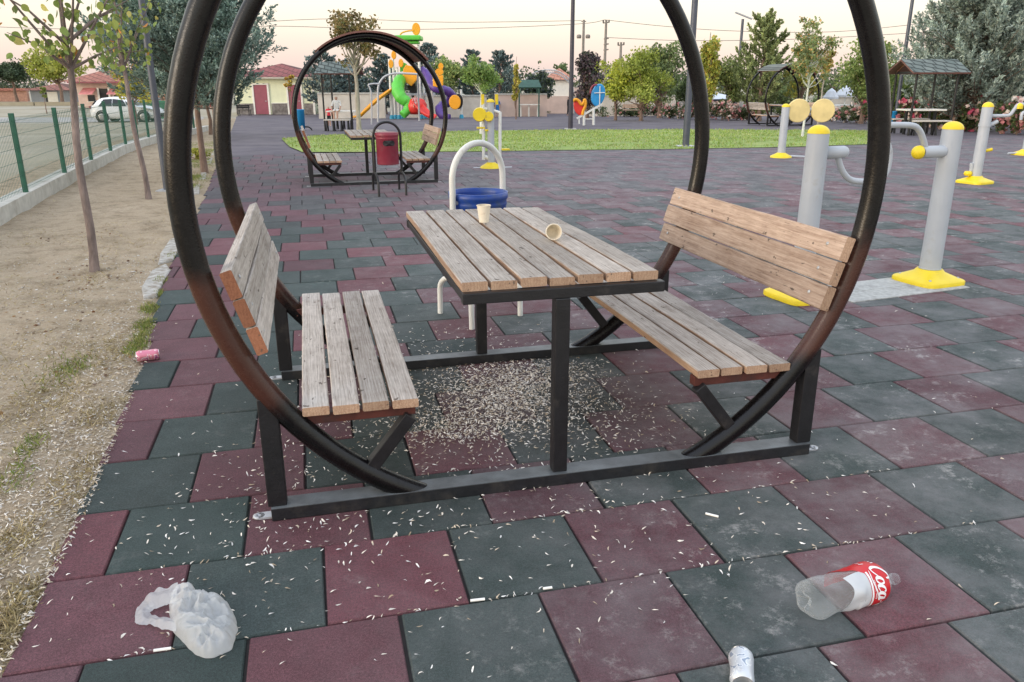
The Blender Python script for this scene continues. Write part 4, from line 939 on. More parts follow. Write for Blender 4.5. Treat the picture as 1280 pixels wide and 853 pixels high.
for P, zt_p in ((A, 1.22), (B, 1.22)):
    mb = MB(); mb.lathe([(.082, .02), (.080, .3), (.076, zt_p)], P, n=32); obj('post', mb, M['grey'], t, og)
    mb = MB(); mb.lathe(dome(.078, .06), P + Vector((0, 0, zt_p)), n=32); obj('post_cap', mb, M['yellow'], t, og)
    mb = MB(); base_cover(mb, P, .082, .215, .115, rzAB); bc_ = obj('base_cover', mb, M['yellow'], t, og)
    for sx_ in (-1, 1):
        for sy_ in (-1, 1):
            mb = MB(); mb.lathe([(0, .012), (.008, .010), (.012, 0)], P + dAB * sx_ * .15 + nAB * sy_ * .15 + Vector((0, 0, .052)), n=8, sm=False); obj('bolt', mb, M['steel'], bc_, og)
    mb = MB(); mb.lathe([(.083, 0), (.087, .006), (.083, .012)], P + Vector((0, 0, .115)), n=28); obj('collar', mb, M['grey'], t, og)
q = PL(1062, 190, A, B); mb = MB(); mb.lathe([(.04, 0), (.046, .0), (.046, .19), (.038, .21), (0, .212)], A + dAB * .06 + Vector((0, 0, q.z)), dAB, 20); obj('bearing', mb, M['grey'], t, og)
q2 = PL(1165, 190, A, B); mb = MB(); mb.lathe([(.046, 0), (.046, .20), (.04, .22)], B - dAB * .07 + Vector((0, 0, q2.z)), -dAB, 20); obj('bearing', mb, M['grey'], t, og)
mb = MB(); mb.lathe([(.052, 0)] + [(r, h + .012) for r, h in dome(.052, .05)], B - dAB * .31 + Vector((0, 0, q2.z)), -dAB, 20); obj('bearing_cap', mb, M['yellow'], t, og)
path = [(1047, 194), (1050, 207), (1056, 219), (1066, 226), (1084, 227), (1098, 225), (1107, 217), (1111, 203), (1111.5, 188), (1105, 168), (1101, 160), (1108, 157), (1125, 156.5), (1141, 157.5), (1149, 163), (1154, 175), (1157, 188)]
mb = MB(); mb.tube(smooth_path([PL(x, y, A, B) for x, y in path], 5), .023, 14); obj('crank_bar', mb, M['grey'], t, og)
mb = MB(); c_ = lerp(A, B, .66) - nAB * .03
mb.obox(c_ + Vector((0, 0, -.003)) - nAB * .125, dAB * .60, nAB * .115, Vector((0, 0, .009))); mb.obox(c_ + Vector((0, 0, -.004)) + nAB * .125, dAB * .60, nAB * .125, Vector((0, 0, .009))); o = obj('concrete_pad', mb, M['pad'], None, (c_.x, c_.y, 0), bevel=.003)
tag(o, 'pale worn concrete strip under the two-post exercise machine', kind='structure')

def W3(P): return lambda x, y, d=0: W(x, y, P, d)
# spinning discs machine
P = gp(976, 197); w = W3(P); sc = mpp(P)
t = thing('exercise_machine', P, 'grey exercise machine with two round cream discs in front of the lawn', 'exercise machine', 'outdoor exercise machines')
top = w(984, 134); mb = MB(); mb.tube([P, Vector((P.x, P.y, top.z))], sc * 4.7, 18); obj('post', mb, M['grey'], t, P)
mb = MB(); mb.lathe(dome(sc * 5, sc * 4), Vector((P.x, P.y, top.z))); obj('post_cap', mb, M['yellow'], t, P)
mb = MB(); mb.lathe([(sc * 13, 0), (sc * 12.5, sc * 2), (sc * 6, sc * 5), (sc * 5, sc * 6)], P, n=24); obj('base_cover', mb, M['yellow'], t, P)
M['disc'] = mat('cream_disc', (.72, .58, .26), .5, 0, .12, 5)
dax = Vector((-.25, -1, 0)).normalized()
for x, y in ((998, 138.5), (1028.5, 138.5)):
    c_ = w(x, y); mb = MB(); r = sc * 14; mb.lathe([(0, -.03), (r * .95, -.03), (r, -.018), (r, .018), (r * .95, .03), (r * .3, .034), (0, .034)], c_, dax if x < 1010 else Vector((-.45, -1, 0)), 40, sm=False); obj('disc', mb, M['disc'], t, P)
mb = MB(); mb.tube([Vector((P.x, P.y, w(984, 137).z)), w(1010, 137, .05), w(1028, 138, .06)], sc * 2.2, 12); obj('arm', mb, M['grey'], t, P)
mb = MB(); mb.tube([P + Vector((0, 0, sc * 2)), w(1010, 196.5)], sc * 1.4, 10); mb.lathe([(0, 0), (sc * 4.5, 0), (sc * 4.5, .04), (0, .05)], w(1012, 198)); obj('foot_bar', mb, M['grey'], t, P)

# leaning-bar machine on the right
P = gp(1218, 229); w = W3(P); sc = mpp(P); up = lambda y, x=1236: Vector((P.x, P.y, w(x, y).z))
t = thing('exercise_machine', P, 'grey post exercise machine with pedals and a side arm in front of the rose bushes', 'exercise machine', 'outdoor exercise machines')
mb = MB(); mb.tube([P, up(134)], sc * 6.3, 18); obj('post', mb, M['grey'], t, P)
mb = MB(); mb.lathe(dome(sc * 6.5, sc * 6), up(134)); obj('post_cap', mb, M['yellow'], t, P)
mb = MB(); base_cover(mb, P, sc * 6.3, sc * 17, sc * 9, .2); obj('base_cover', mb, M['yellow'], t, P)
mb = MB(); mb.tube(smooth_path([up(145), w(1252, 145), w(1262, 144), w(1268, 137), w(1273, 131), w(1282, 131)]), sc * 2, 12); obj('arm', mb, M['grey'], t, P)
mb = MB(); mb.lathe(dome(sc * 4.2, sc * 4), w(1274, 133)); mb.lathe([(sc * 4.2, -sc * 3), (sc * 4.2, 0)], w(1274, 133)); obj('grip', mb, M['yellow'], t, P)
mb = MB(); mb.tube([w(1215, 204), w(1214, 214)], sc * 2.4, 10); obj('crank', mb, M['grey'], t, P)
mb = MB(); mb.lathe([(0, -sc * 3), (sc * 4, -sc * 2.6), (sc * 5, 0), (sc * 4, sc * 2.6), (0, sc * 3)], w(1210, 217), (0, 0, 1), 16); mb.tube([up(190), w(1240, 187)], sc * 2, 8); obj('pedal', mb, M['yellow'], t, P)
mb = MB(); mb.lathe([(sc * 7, -sc * 1.2), (sc * 7, sc * 1.2)], up(157)); mb.tube([up(160), w(1247, 152)], sc * 2.4, 10); obj('collar', mb, M['grey'], t, P)
# machine cut by the right edge
P = gp(1282, 194); w = W3(P); sc = mpp(P)
t = thing('exercise_machine', P, 'yellow-footed exercise machine cut off by the right edge of the view', 'exercise machine', 'outdoor exercise machines')
mb = MB(); mb.tube([P, Vector((P.x, P.y, w(1295, 120).z))], sc * 5, 16); obj('post', mb, M['grey'], t, P)
mb = MB(); base_cover(mb, P, sc * 5, sc * 13, sc * 7, .2); obj('base_cover', mb, M['yellow'], t, P)
mb = MB(); mb.tube([w(1260, 192), w(1280, 191)], sc * 1.2, 8); obj('foot_bar', mb, M['grey'], t, P)
mb = MB(); mb.tube(smooth_path([Vector((P.x, P.y, w(1292, 140).z)), w(1279, 141), w(1276, 150)]), sc * 1.8, 10); obj('arm', mb, M['grey'], t, P)

# machine behind the blue bin
P = gp(614, 210); w = W3(P); sc = mpp(P); up = lambda y: Vector((P.x, P.y, w(616, y).z))
t = thing('exercise_machine', P, 'grey exercise machine with yellow discs and handles standing behind the blue bin hoop', 'exercise machine', 'outdoor exercise machines')
mb = MB(); mb.tube([P, up(128)], sc * 4.3, 18); obj('post', mb, M['grey'], t, P)
mb = MB(); mb.lathe(dome(sc * 5, sc * 4), up(128)); obj('post_cap', mb, M['yellow'], t, P)
mb = MB(); mb.lathe([(sc * 14, 0), (sc * 13, sc * 2), (sc * 6, sc * 6), (sc * 5, sc * 7)], P, n=24); obj('base_cover', mb, M['yellow'], t, P)
mb = MB(); mb.tube([w(592, 210.5), w(640, 209.5)], sc * 1.2, 8); obj('foot_bar', mb, M['grey'], t, P)
for xa, ya, xb, yb, nm in ((604.5, 178, 604, 130, 'side_post'), (625, 195, 625, 140, 'side_post')):
    mb = MB(); mb.tube([w(xa, ya + 22), w(xa, ya), w(xb, yb)], sc * 2, 12); obj(nm, mb, M['white'], t, P)
for x in (603.5, 621):
    mb = MB(); mb.tube([w(x, 131), w(x - .3, 118)], sc * 2, 12); obj('grip', mb, M['yellow'], t, P)
for x, y, r in ((599.5, 143.5, 8.5), (611, 146, 6)):
    mb = MB(); mb.lathe([(0, -.05), (sc * r * .9, -.05), (sc * r, 0), (sc * r * .9, .05), (0, .05)], w(x, y, -.1), (-.3, -1, .05), 32, sm=False); obj('disc', mb, M['yellow'], t, P)
for x, y in ((601, 160), (611, 163), (632, 187)):
    mb = MB(); mb.obox(w(x, y), Vector((sc * 5, 0, 0)), Vector((0, sc * 3, 0)), Vector((0, 0, sc * 1.1))); obj('pedal', mb, M['yellow'], t, P, bevel=.01)
mb = MB(); mb.tube([w(604, 136), up(137), w(625, 141)], sc * 1.7, 10); mb.tube([w(606, 196), up(199)], sc * 2.4, 10); obj('cross_bar', mb, M['white'], t, P)

# ------------------------------------------------------------------ fence, kerb wall, lamp posts
KX = [(-3.55, 1.0), (-3.66, 4.5), (-3.83, 8.17), (-4.12, 12.6), (-4.50, 20), (-4.62, 24), (-4.55, 27), (-4.3, 30), (-4.2, 34)]
mb = MB()
for (xa, ya), (xb, yb) in zip(KX[:-1], KX[1:]):
    n = 4
    for i in range(n):
        a, b = i / n, (i + 1) / n; p = (lerp(xa, xb, a), lerp(ya, yb, a)); q = (lerp(xa, xb, b), lerp(ya, yb, b)); ha, hb = .205 + zt(p[1]), .205 + zt(q[1])
        mb.add([(p[0], p[1], -.6), (p[0] - .24, p[1], -.6), (q[0] - .24, q[1], -.6), (q[0], q[1], -.6), (p[0], p[1], ha), (p[0] - .24, p[1], ha), (q[0] - .24, q[1], hb), (q[0], q[1], hb)], [(4, 7, 6, 5), (0, 3, 7, 4), (1, 5, 6, 2)] + ([(0, 4, 5, 1)] if i == 0 else []) + ([(3, 2, 6, 7)] if i == n - 1 else []))
o = obj('kerb_wall', mb, M['concrete'], None, (-3.8, 10, 0)); tag(o, 'low pale concrete kerb wall carrying the green fence posts', 'low wall')
t = thing('wire_fence', (-4.1, 10, .2), 'green wire mesh fence on posts standing on the low kerb wall', 'fence'); fo = (-4.1, 10, .2)
posts = [(-3.75, 4.0), (-3.87, 6.8)] + [(-3.98, 9.65), (-4.13, 12.1), (-4.26, 14.4), (-4.36, 16.5), (-4.47, 18.6), (-4.57, 20.6), (-4.65, 22.6), (-4.7, 24.6), (-4.68, 26.6), (-4.55, 28.6), (-4.42, 30.6)]
for x, y in posts:
    z = .205 + zt(y); mb = MB(); mb.box((x - .03, y - .025, z - .1), (x + .03, y + .025, z + 1.0)); obj('post', mb, M['fencegreen'], t, fo, bevel=.004)
for (xa, ya), (xb, yb) in zip(posts[:-1], posts[1:]):
    mb = MB(); n = int((yb - ya) / .06); a = Vector((xa, ya, .22 + zt(ya))); b = Vector((xb, yb, .22 + zt(yb))); wd = .0022 if ya < 12 else .0035
    for i in range(1, n):
        if ya > 12 and i % 2: continue
        p = a.lerp(b, i / n); mb.add([p + Vector((0, -wd, 0)), p + Vector((0, wd, 0)), p + Vector((0, wd, .93)), p + Vector((0, -wd, .93)), p + Vector((wd, 0, 0)), p + Vector((-wd, 0, 0)), p + Vector((-wd, 0, .93)), p + Vector((wd, 0, .93))], [(0, 1, 2, 3), (4, 5, 6, 7)])
    for k in range(6):
        h = Vector((0, 0, .04 + k * .17)); mb.tube([a + h, b + h], wd * 1.3, 5, cap=False)
    obj('mesh_panel', mb, M['wire'], t, fo, recalc=False)
def lamp_post(px, base, toppx, r, label, head=None, m='pole', plinth=False):
    P = gp(*base); t = thing('lamp_post', P, label, 'lamp post', 'tall lamp posts around the park'); sc = mpp(P); r = r * sc
    q = W(toppx[0], toppx[1], P); mb = MB(); H_ = q.z if head else P.z + 7; mb.tube([P, Vector((P.x, P.y, P.z + 1.2)), Vector((P.x, P.y, H_))], [r * 1.1, r, r * .8], 16); obj('pole', mb, M[m], t, P)
    mb = MB(); mb.obox(P + Vector((0, 0, .015)), HR * r * 2.6, HF * r * 2.6, Vector((0, 0, .02))); obj('base_plate', mb, M['steel' if not plinth else 'concrete'], t, P)
    if True:
        top = Vector((P.x, P.y, H_)); mb = MB(); mb.bar(top + Vector((0, 0, 0)) - HR * .45, top + Vector((0, 0, .14)) + HR * .12, .09, .05) if not head else mb.bar(W(919, 15.5, P), W(940, 24, P), .30, .10); obj('lamp_head', mb, M['steel'], t, P, bevel=.01)
    return t
lamp_post(0, (209.5, 240), (182, 0), 4.0, 'bluish grey lamp post on the dirt strip beside the kerb wall')
lamp_post(0, (713, 162), (713.5, 0), 2.7, 'dark lamp post on a small concrete footing beside the seesaw', m='poledark', plinth=True)
lamp_post(0, (857, 184), (865, 0), 4.0, 'grey lamp post at the near edge of the lawn seen beside the dark ring')
lamp_post(0, (1118, 158), (1168, 0), 2.3, 'grey lamp post beyond the gabled pavilion in front of the big blue-green conifer')
P = gp(919, 143); P = P + HF * 4; P.z = zt(P.y)
lamp_post(0, (919, 140.5), (927, 24), 2.0, 'street lamp with a flat angled head above the trees', head=True)
def upole(base_x, dist, xt, yt, label, kind):
    P = gp(base_x, 140) ; d = Vector((P.x - CP.x, P.y - CP.y, 0)).normalized(); P = Vector((CP.x, CP.y, 0)) + d * dist; P.z = zt(P.y)
    w = W3(P); sc = mpp(P); t = thing('utility_pole', P, label, 'utility pole', 'utility poles on the skyline'); top = Vector((P.x, P.y, w(xt, yt).z))
    mb = MB(); mb.tube([P, top], [sc * 2, sc * 1.5], 10); obj('pole', mb, M['utility'], t, P)
    z = lambda y: Vector((0, 0, w(xt, y).z - top.z))
    if kind == 0:
        mb = MB(); mb.tube([top + z(yt + 2) - HR * sc * 3, top + z(yt + 2) + HR * sc * 3], sc * .6, 6); obj('cross_arm', mb, M['utility'], t, P)
        for s in (-1, 1):
            mb = MB(); mb.lathe([(0, -sc * 2), (sc * 2.6, -sc * 2), (sc * 3, 0), (sc * 2.6, sc * 2), (0, sc * 2.6)], top + z(yt + 21) + HR * s * sc * 5.4, (0, 0, 1), 14); obj('floodlight', mb, M['utility'], t, P)
    if kind in (1, 2):
        mb = MB(); mb.tube([top + z(yt + 4) - HR * sc * 4, top + z(yt + 3) + HR * sc * 4], sc * .8, 6); obj('cross_arm', mb, M['utility'], t, P)
        for k in (-3.5, 0, 3.5):
            mb = MB(); mb.tube([top + z(yt + 3.5) + HR * sc * k, top + z(yt) + HR * sc * k], sc * .9, 8); obj('insulator', mb, M['frame'], t, P)
        if kind == 1:
            for yy in (24, 31, 38):
                mb = MB(); mb.tube([top + z(yt + yy) - HR * sc * 2, top + z(yt + yy - 1) + HR * sc * 4], sc * .9, 6); obj('cross_arm', mb, M['utility'], t, P)
    return top
tA = upole(727, 95, 727, 25, 'grey utility pole with two round floodlights on the skyline', 0)
tB = upole(754, 92, 756, 25, 'grey utility pole with three insulators and stacked brackets on the skyline', 1)
tC = upole(1140, 90, 1150, 30, 'slim utility pole behind the trees left of the big blue-green conifer', 2)
tD = upole(773, 150, 773, 53, 'small distant utility pole just right of the two tall ones', 2)
PB = gp(754, 140); dB = 90
def wire(pts, label):
    P = Vector((CP.x, CP.y, 0)) + HF * dB; v = [W(x, y, P) for x, y in pts]; mb = MB(); mb.tube(smooth_path(v, 6), .03, 5, cap=False); o = obj('overhead_wire', mb, M['utility'], None, tuple(v[0])); tag(o, label, 'wire', 'overhead wires between the utility poles')
wire([(150, 41), (330, 33), (480, 37), (610, 35), (725, 30), (756, 25)], 'overhead wire rising to the top of the pole with stacked brackets from the left')
wire([(-40, 32), (60, 36), (200, 36), (400, 24), (560, 28), (727, 26)], 'thin upper overhead wire reaching the pole with round floodlights')
wire([(756, 25), (830, 33), (920, 39), (1040, 40), (1150, 30)], 'overhead wire sagging between the stacked-bracket pole and the slim pole')
wire([(756, 47), (860, 51), (1000, 49), (1149, 41)], 'lower faint overhead wire between the stacked-bracket pole and the slim pole')
wire([(1150, 30), (1230, 20), (1340, 4)], 'overhead wire leaving the slim pole to the right behind the conifer')

# ------------------------------------------------------------------ trees
def leaf_cols(base, n, v=.25, alt=None, palt=.2):
    c = np.tile(np.array(base, np.float32), (n, 1)) * rng.uniform(1 - v, 1 + v, n)[:, None]
    if alt is not None:
        k = rng.random(n) < palt; al = np.array(alt, np.float32); al = al if al.ndim == 2 else al[None]
        c[k] = al[rng.integers(0, len(al), k.sum())] * rng.uniform(.8, 1.2, k.sum())[:, None]
    return c.astype(np.float32)
def tree(label, cat, base, ytop, half, ybot, kind='round', col=(.07, .11, .03), alt=None, palt=.2, n=4000, leaf=2.2, trunkr=2.2, bark='bark', dist=None, name='tree', xtop=None, group=None, nclu=26, dens=1.0):
    """all but n in pixels of the photograph at the tree's own distance; leaf = leaf length in pixels"""
    P = gp(*base) if dist is None else None
    if dist is not None:
        d = ray(base[0], 110); d = Vector((d.x, d.y, 0)).normalized(); P = Vector((CP.x, CP.y, 0)) + d * dist; P.z = zt(P.y)
    w = W3(P); sc = mpp(P); xt = xtop if xtop is not None else base[0]
    ztop = w(xt, ytop).z; zbot = w(xt, ybot).z; rw = half * sc; H_ = ztop - zbot; cz = (ztop + zbot) / 2
    t = thing(name, P, label, cat, group); c0 = Vector((P.x, P.y, 0)) + HR * ((xt - base[0]) * sc * .0)
    r0 = trunkr * sc; mb = MB(); tp = []
    hk = .78 if kind in ('round', 'sparse', 'sapling') else .95; L = 9
    wob = [(rng.normal(0, r0 * .5), rng.normal(0, r0 * .5)) for _ in range(L + 1)]
    for i in range(L + 1):
        s = i / L; z = P.z - .05 + (zbot + H_ * hk - P.z) * s; tp.append(Vector((P.x + wob[i][0] * min(1, s * 2), P.y + wob[i][1] * min(1, s * 2), z)))
    mb.tube(tp, [r0 * (1.15 - .9 * i / L) * (1.25 if i == 0 else 1) for i in range(L + 1)], 12)
    rnd = random.Random(int(base[0] * 7 + ytop)); cen = []; C_, A_, B_, K_ = [], [], [], []
    def at(z): s = (z - tp[0].z) / (tp[-1].z - tp[0].z) * L; s = min(max(s, 0), L - .001); i = int(s); return tp[i].lerp(tp[i + 1], s - i)
    if kind in ('round', 'sparse', 'sapling', 'spire'):
        for i in range(nclu):
            a = rnd.uniform(0, 2 * PI); u = rnd.uniform(-.92, .95); rr = math.sqrt(1 - u * u)
            if kind == 'spire': rr *= (1 - .35 * (u + 1) / 2 - .25); rr = max(rr, .15)
            q = (rnd.random() ** .45) * rnd.uniform(.72, 1.02)
            if kind == 'sapling': q = rnd.uniform(.5, 1.05)
            c = Vector((P.x + rw * q * rr * math.cos(a), P.y + rw * q * rr * math.sin(a), cz + H_ / 2 * q * u)); cen.append(c)
            zb = max(zbot + .02 * H_, c.z - rnd.uniform(.18, .4) * H_ * (1.4 if kind == 'spire' else 1)); s0 = at(min(zb, tp[-1].z)); m_ = s0.lerp(c, .5) + Vector((0, 0, -.04 * H_)) + Vector((rnd.gauss(0, .03) * rw, rnd.gauss(0, .03) * rw, 0))
            rb = r0 * (.42 if kind != 'sapling' else .25); mb.tube([s0, s0.lerp(m_, .5), m_, c.lerp(m_, .4), c], [rb, rb * .8, rb * .6, rb * .4, rb * .15], 6, cap=False)
        cr = rw * (.34 if kind == 'round' else .27 if kind == 'sparse' else .26)
        cr = np.array([cr * rnd.uniform(.6, 1.35) for _ in cen]); ci = rng.choice(len(cen), n, p=cr ** 2 / (cr ** 2).sum())
        v = unit(rng.normal(size=(n, 3))) * (rng.random(n) ** .5)[:, None] * cr[ci][:, None]; v[:, 2] *= .8 if kind != 'spire' else 1.3
        if kind == 'sparse': v *= rng.uniform(.6, 1.5, n)[:, None]
        pos = np.array([tuple(c) for c in cen])[ci] + v; tw = np.array([rnd.uniform(.75, 1.25) for _ in cen])
        ld = unit(rng.normal(size=(n, 3)) + np.array((0, 0, -.5))); lb_ = unit(np.cross(ld, rng.normal(size=(n, 3))))
        ls = leaf * sc * rng.uniform(.6, 1.3, n)[:, None]; col_ = leaf_cols(col, n, .22, alt, palt) * tw[ci][:, None] * 1.28
        me = quads_mesh('crown', pos, ld * ls * .5, lb_ * ls * .34, col_.astype(np.float32)); mt = M['leaf']
    else:
        nb = int(nclu); C_, D_, S_ = [], [], []; per = n // nb
        for i in range(nb):
            s = (i + .5) / nb; z = zbot + H_ * (s ** .9) * .97; a = i * 2.399 + rnd.uniform(-.4, .4)
            prof = {'cone': 1 - s * .92, 'cedar': (1 - s) ** .55 * (.55 + .45 * min(1, s * 6)), 'cypress': math.sin(min(1, s * 1.4 + .12) * PI * .62) * (1 - s * .72)}[kind]
            ln = rw * prof * rnd.uniform(.72, 1.12) + rw * .05; upw = {'cone': rnd.uniform(-.1, .3), 'cedar': rnd.uniform(.15, .75), 'cypress': rnd.uniform(.9, 1.7)}[kind]
            s0 = at(min(z, tp[-1].z)); d = Vector((math.cos(a), math.sin(a), upw)).normalized()
            if kind == 'cypress': s0 = Vector((s0.x, s0.y, z - ln * .5))
            e = s0 + Vector((math.cos(a), math.sin(a), 0)) * ln + Vector((0, 0, upw * ln * .6)); m_ = s0.lerp(e, .5) + Vector((0, 0, -.08 * ln))
            if e.z > ztop + .03 * H_: e.z = ztop + .03 * H_ * rnd.random()
            rb = r0 * .22 * (1 - s * .6); mb.tube([s0, m_, e], [rb, rb * .6, rb * .2], 5, cap=False)
            q = rng.random(per) ** .6; base_ = np.array(s0)[None] * ((1 - q) ** 2)[:, None] + np.array(m_)[None] * (2 * q * (1 - q))[:, None] + np.array(e)[None] * (q ** 2)[:, None]
            ns_ = 7; si = rng.integers(0, ns_, per); sq = np.array([.25 + .75 * k / (ns_ - 1) for k in range(ns_)]); a_, m__, e_ = np.array(s0), np.array(m_), np.array(e)
            sb = a_[None] * ((1 - sq) ** 2)[:, None] + m__[None] * (2 * sq * (1 - sq))[:, None] + e_[None] * (sq ** 2)[:, None]
            bd = np.array((e - s0).normalized()); sdir = unit(bd[None] * .75 + rng.normal(size=(ns_, 3)) * .40 + np.array((0, 0, .75))); slen = ln * rng.uniform(.26, .50, ns_) * (1.1 - .45 * sq) + .03
            f = rng.random(per) ** .8; wdt = (slen[si] * .15 * (1.12 - f))[:, None]; off = rng.normal(size=(per, 3)) * wdt
            C_.append(sb[si] + sdir[si] * (slen[si] * f)[:, None] + off); D_.append(unit(sdir[si] * .8 + off / np.maximum(wdt, 1e-6) * .45 + rng.normal(size=(per, 3)) * .25))
            tone = rnd.uniform(.78, 1.2); S_.append(tone * rng.uniform(.8, 1.2, ns_)[si] * (.72 + .5 * f))
        pos = np.concatenate(C_); ld = np.concatenate(D_); tone = np.concatenate(S_); n = len(pos); lb_ = unit(np.cross(ld, rng.normal(size=(n, 3)))); ls = leaf * sc * rng.uniform(.6, 1.3, n)[:, None]
        col_ = leaf_cols(col, n, .2, alt, palt) * tone[:, None]; me = quads_mesh('crown', pos, ld * ls * .5, lb_ * ls * .17, col_.astype(np.float32)); mt = M['needle']
    obj('trunk', mb, M[bark], t, P); me.transform(Matrix.Translation(-P)); o = bpy.data.objects.new('crown', me); me.materials.append(mt); COL.objects.link(o); o.parent = t
    return t
BG = (.22, .31, .265)
# two saplings by the path
def sapling(base, r_px, fork, spread, cols, n, label, up=1.2, leafm=.085):
    P = gp(*base); w = W3(P); sc = mpp(P); t = thing('young_tree', P, label, 'tree', 'young trees on the dirt strip'); r0 = r_px * sc
    zf = w(fork[0], fork[1]).z; topx = w(fork[0], fork[1]); mb = MB(); tp = [P + (Vector((topx.x, topx.y, zf)) - P) * s + Vector((.012 * math.sin(s * 9), .01 * math.cos(s * 7), 0)) * (1 if 0 < s < 1 else 0) - (Vector((0, 0, .05)) if s == 0 else Vector((0, 0, 0))) for s in [i / 10 for i in range(11)]]
    mb.tube(tp, [r0 * (1.35 if i == 0 else 1.05 - .035 * i) for i in range(11)], 14); rnd = random.Random(int(base[0])); tips = []
    for i in range(spread[2]):
        a = rnd.uniform(0, 2 * PI); ln = rnd.uniform(.5, 1) * spread[0]; e = tp[-1] + Vector((math.cos(a) * ln, math.sin(a) * ln * .8, rnd.uniform(*spread[1]))); s0 = tp[-1 - rnd.randint(0, 1)]; m_ = s0.lerp(e, .5) + Vector((0, 0, .12 * ln * rnd.uniform(-.5, 1)))
        mb.tube([s0, s0.lerp(m_, .6), m_, m_.lerp(e, .6), e], [r0 * .4, r0 * .32, r0 * .25, r0 * .16, r0 * .06], 7, cap=False); tips.append((s0, m_, e))
    mb.tube([tp[-1], tp[-1] + Vector((.03, 0, up * .5)), tp[-1] + Vector((-.04, .03, up))], [r0 * .6, r0 * .4, r0 * .12], 10, cap=False); tips += [(tp[-1], tp[-1] + Vector((.03, 0, up * .5)), tp[-1] + Vector((-.04, .03, up)))]
    obj('trunk', mb, M['barkgrey'], t, P); pos = []
    for _ in range(n):
        s0, m_, e = tips[rnd.randrange(len(tips))]; q = rnd.random() ** .5; p = s0 * (1 - q) ** 2 + m_ * 2 * q * (1 - q) + e * q * q; pos.append(tuple(p + Vector((rnd.gauss(0, .075), rnd.gauss(0, .075), rnd.gauss(-.03, .07)))))
    pos = np.array(pos); ld = unit(rng.normal(size=(n, 3)) * .7 + np.array((0, 0, -1.))); lb_ = unit(np.cross(ld, rng.normal(size=(n, 3)))); ls = leafm * rng.uniform(.55, 1.25, n)[:, None]
    col = np.array(cols)[rng.choice(len(cols), n, p=[.40, .26, .23, .04, .07])] * rng.uniform(.8, 1.2, n)[:, None]
    # heart-like leaf: two quads folded on the midrib
    nrm = np.cross(ld, lb_); vv_ = []; shp = [(-.55, 0, 0), (-.50, .16, .02), (-.34, .34, .05), (-.08, .42, .07), (.18, .32, .04), (.36, .16, .01), (.58, 0, -.06)]
    for (u_, w_, h_) in shp + [(u_, -w_, h_) for u_, w_, h_ in shp[1:-1][::-1]]: vv_.append(pos + ld * ls * u_ + lb_ * ls * w_ + nrm * ls * h_)
    V_ = np.stack(vv_, 1); K = V_.shape[1]; mb2 = V_.reshape(-1, 3); fs_ = []
    for i in range(n):
        o_ = i * K; fs_ += [tuple(o_ + q for q in (0, 1, 2, 3, 4, 5, 6)), tuple(o_ + q for q in (0, 6, 7, 8, 9, 10, 11))]
    a1 = bpy.data.meshes.new('crown'); a1.from_pydata(mb2.tolist(), [], fs_); at_ = a1.color_attributes.new('Col', 'FLOAT_COLOR', 'POINT'); cc_ = np.ones((n, K, 4), np.float32); cc_[:, :, :3] = (col * 1.25)[:, None]; at_.data.foreach_set('color', cc_.ravel())
    a1.transform(Matrix.Translation(-P)); o = bpy.data.objects.new('crown', a1); a1.materials.append(M['leaf']); COL.objects.link(o); o.parent = t
LC = [(.17, .23, .06), (.27, .31, .08), (.12, .155, .05), (.46, .22, .06), (.42, .38, .12)]
sapling((118, 341), 5.0, (82, 56), (.62, (-.02, .75), 13), LC, 340, 'nearest young tree with a slim bare trunk and large green and yellow leaves', 1.3, .062)
sapling((186, 250), 3.2, (150, 66), (.55, (-.05, .7), 11), LC, 230, 'young tree with a thin leaning trunk and yellowing leaves left of the lamp post', 1.1, .070)
# left conifers
tree('tall blue-green conifer with a stout brown trunk left of the playground path', 'conifer', (256, 216), -150, 92, 136, 'cedar', BG, [(.34, .44, .385), (.12, .175, .155)], .5, 130000, 5.0, 3.4, xtop=262, nclu=290, group='blue-green conifers', name='conifer')
tree('blue-green conifer rising behind the bluish lamp post', 'conifer', (226, 172), -110, 92, 132, 'cedar', BG, [(.34, .44, .385), (.12, .175, .155)], .5, 55000, 5, 4, nclu=160, xtop=205, group='blue-green conifers', name='conifer')
for i, (x, y, r, c, lb_) in enumerate(((264, 169, 2.2, 'bark', 'dark thin-trunked tree just behind the stout conifer trunk'), (269, 162, 1.5, 'bark', 'thin dark-trunked tree in the row along the dirt strip'), (274.5, 157, 2.2, 'barkpale', 'pale-trunked tree in the row along the dirt strip beside a person in red'), (281, 156, 2.5, 'barkpale', 'pale stout-trunked tree at the far end of the row along the dirt strip'), (286, 152, 1.8, 'barkpale', 'farthest pale-trunked tree of the row along the dirt strip'))):
    tree(lb_, 'tree', (x, y), 60, 16, 128, 'round', (.10, .135, .10), [(.15, .19, .15)], .3, 1500, 4, r, c, group='row of trees along the dirt strip', nclu=12)
# trees beyond the fence
tree('round yellow-green tree behind the grey-blue shed', 'tree', (75, 118), 58, 36, 106, 'round', (.24, .27, .05), [(.33, .33, .07)], .3, 3600, 3.6, 2, dist=112, xtop=72, nclu=30)
tree('yellow-green tree in front of the red-roofed house', 'tree', (165, 140), 62, 26, 132, 'round', (.36, .36, .06), [(.48, .42, .09)], .35, 3800, 3.4, 1.2, dist=50, nclu=26)
tree('dark green bushy tree behind the brick wall at the far left', 'tree', (18, 118), 78, 27, 104, 'round', (.05, .075, .04), None, .2, 3000, 3.2, 2, dist=118, nclu=26)
tree('tiny round tree in front of the grey-blue shed', 'tree', (53, 131), 107, 5, 124, 'round', (.18, .22, .06), None, .2, 500, 2.6, .6, dist=80, nclu=8)
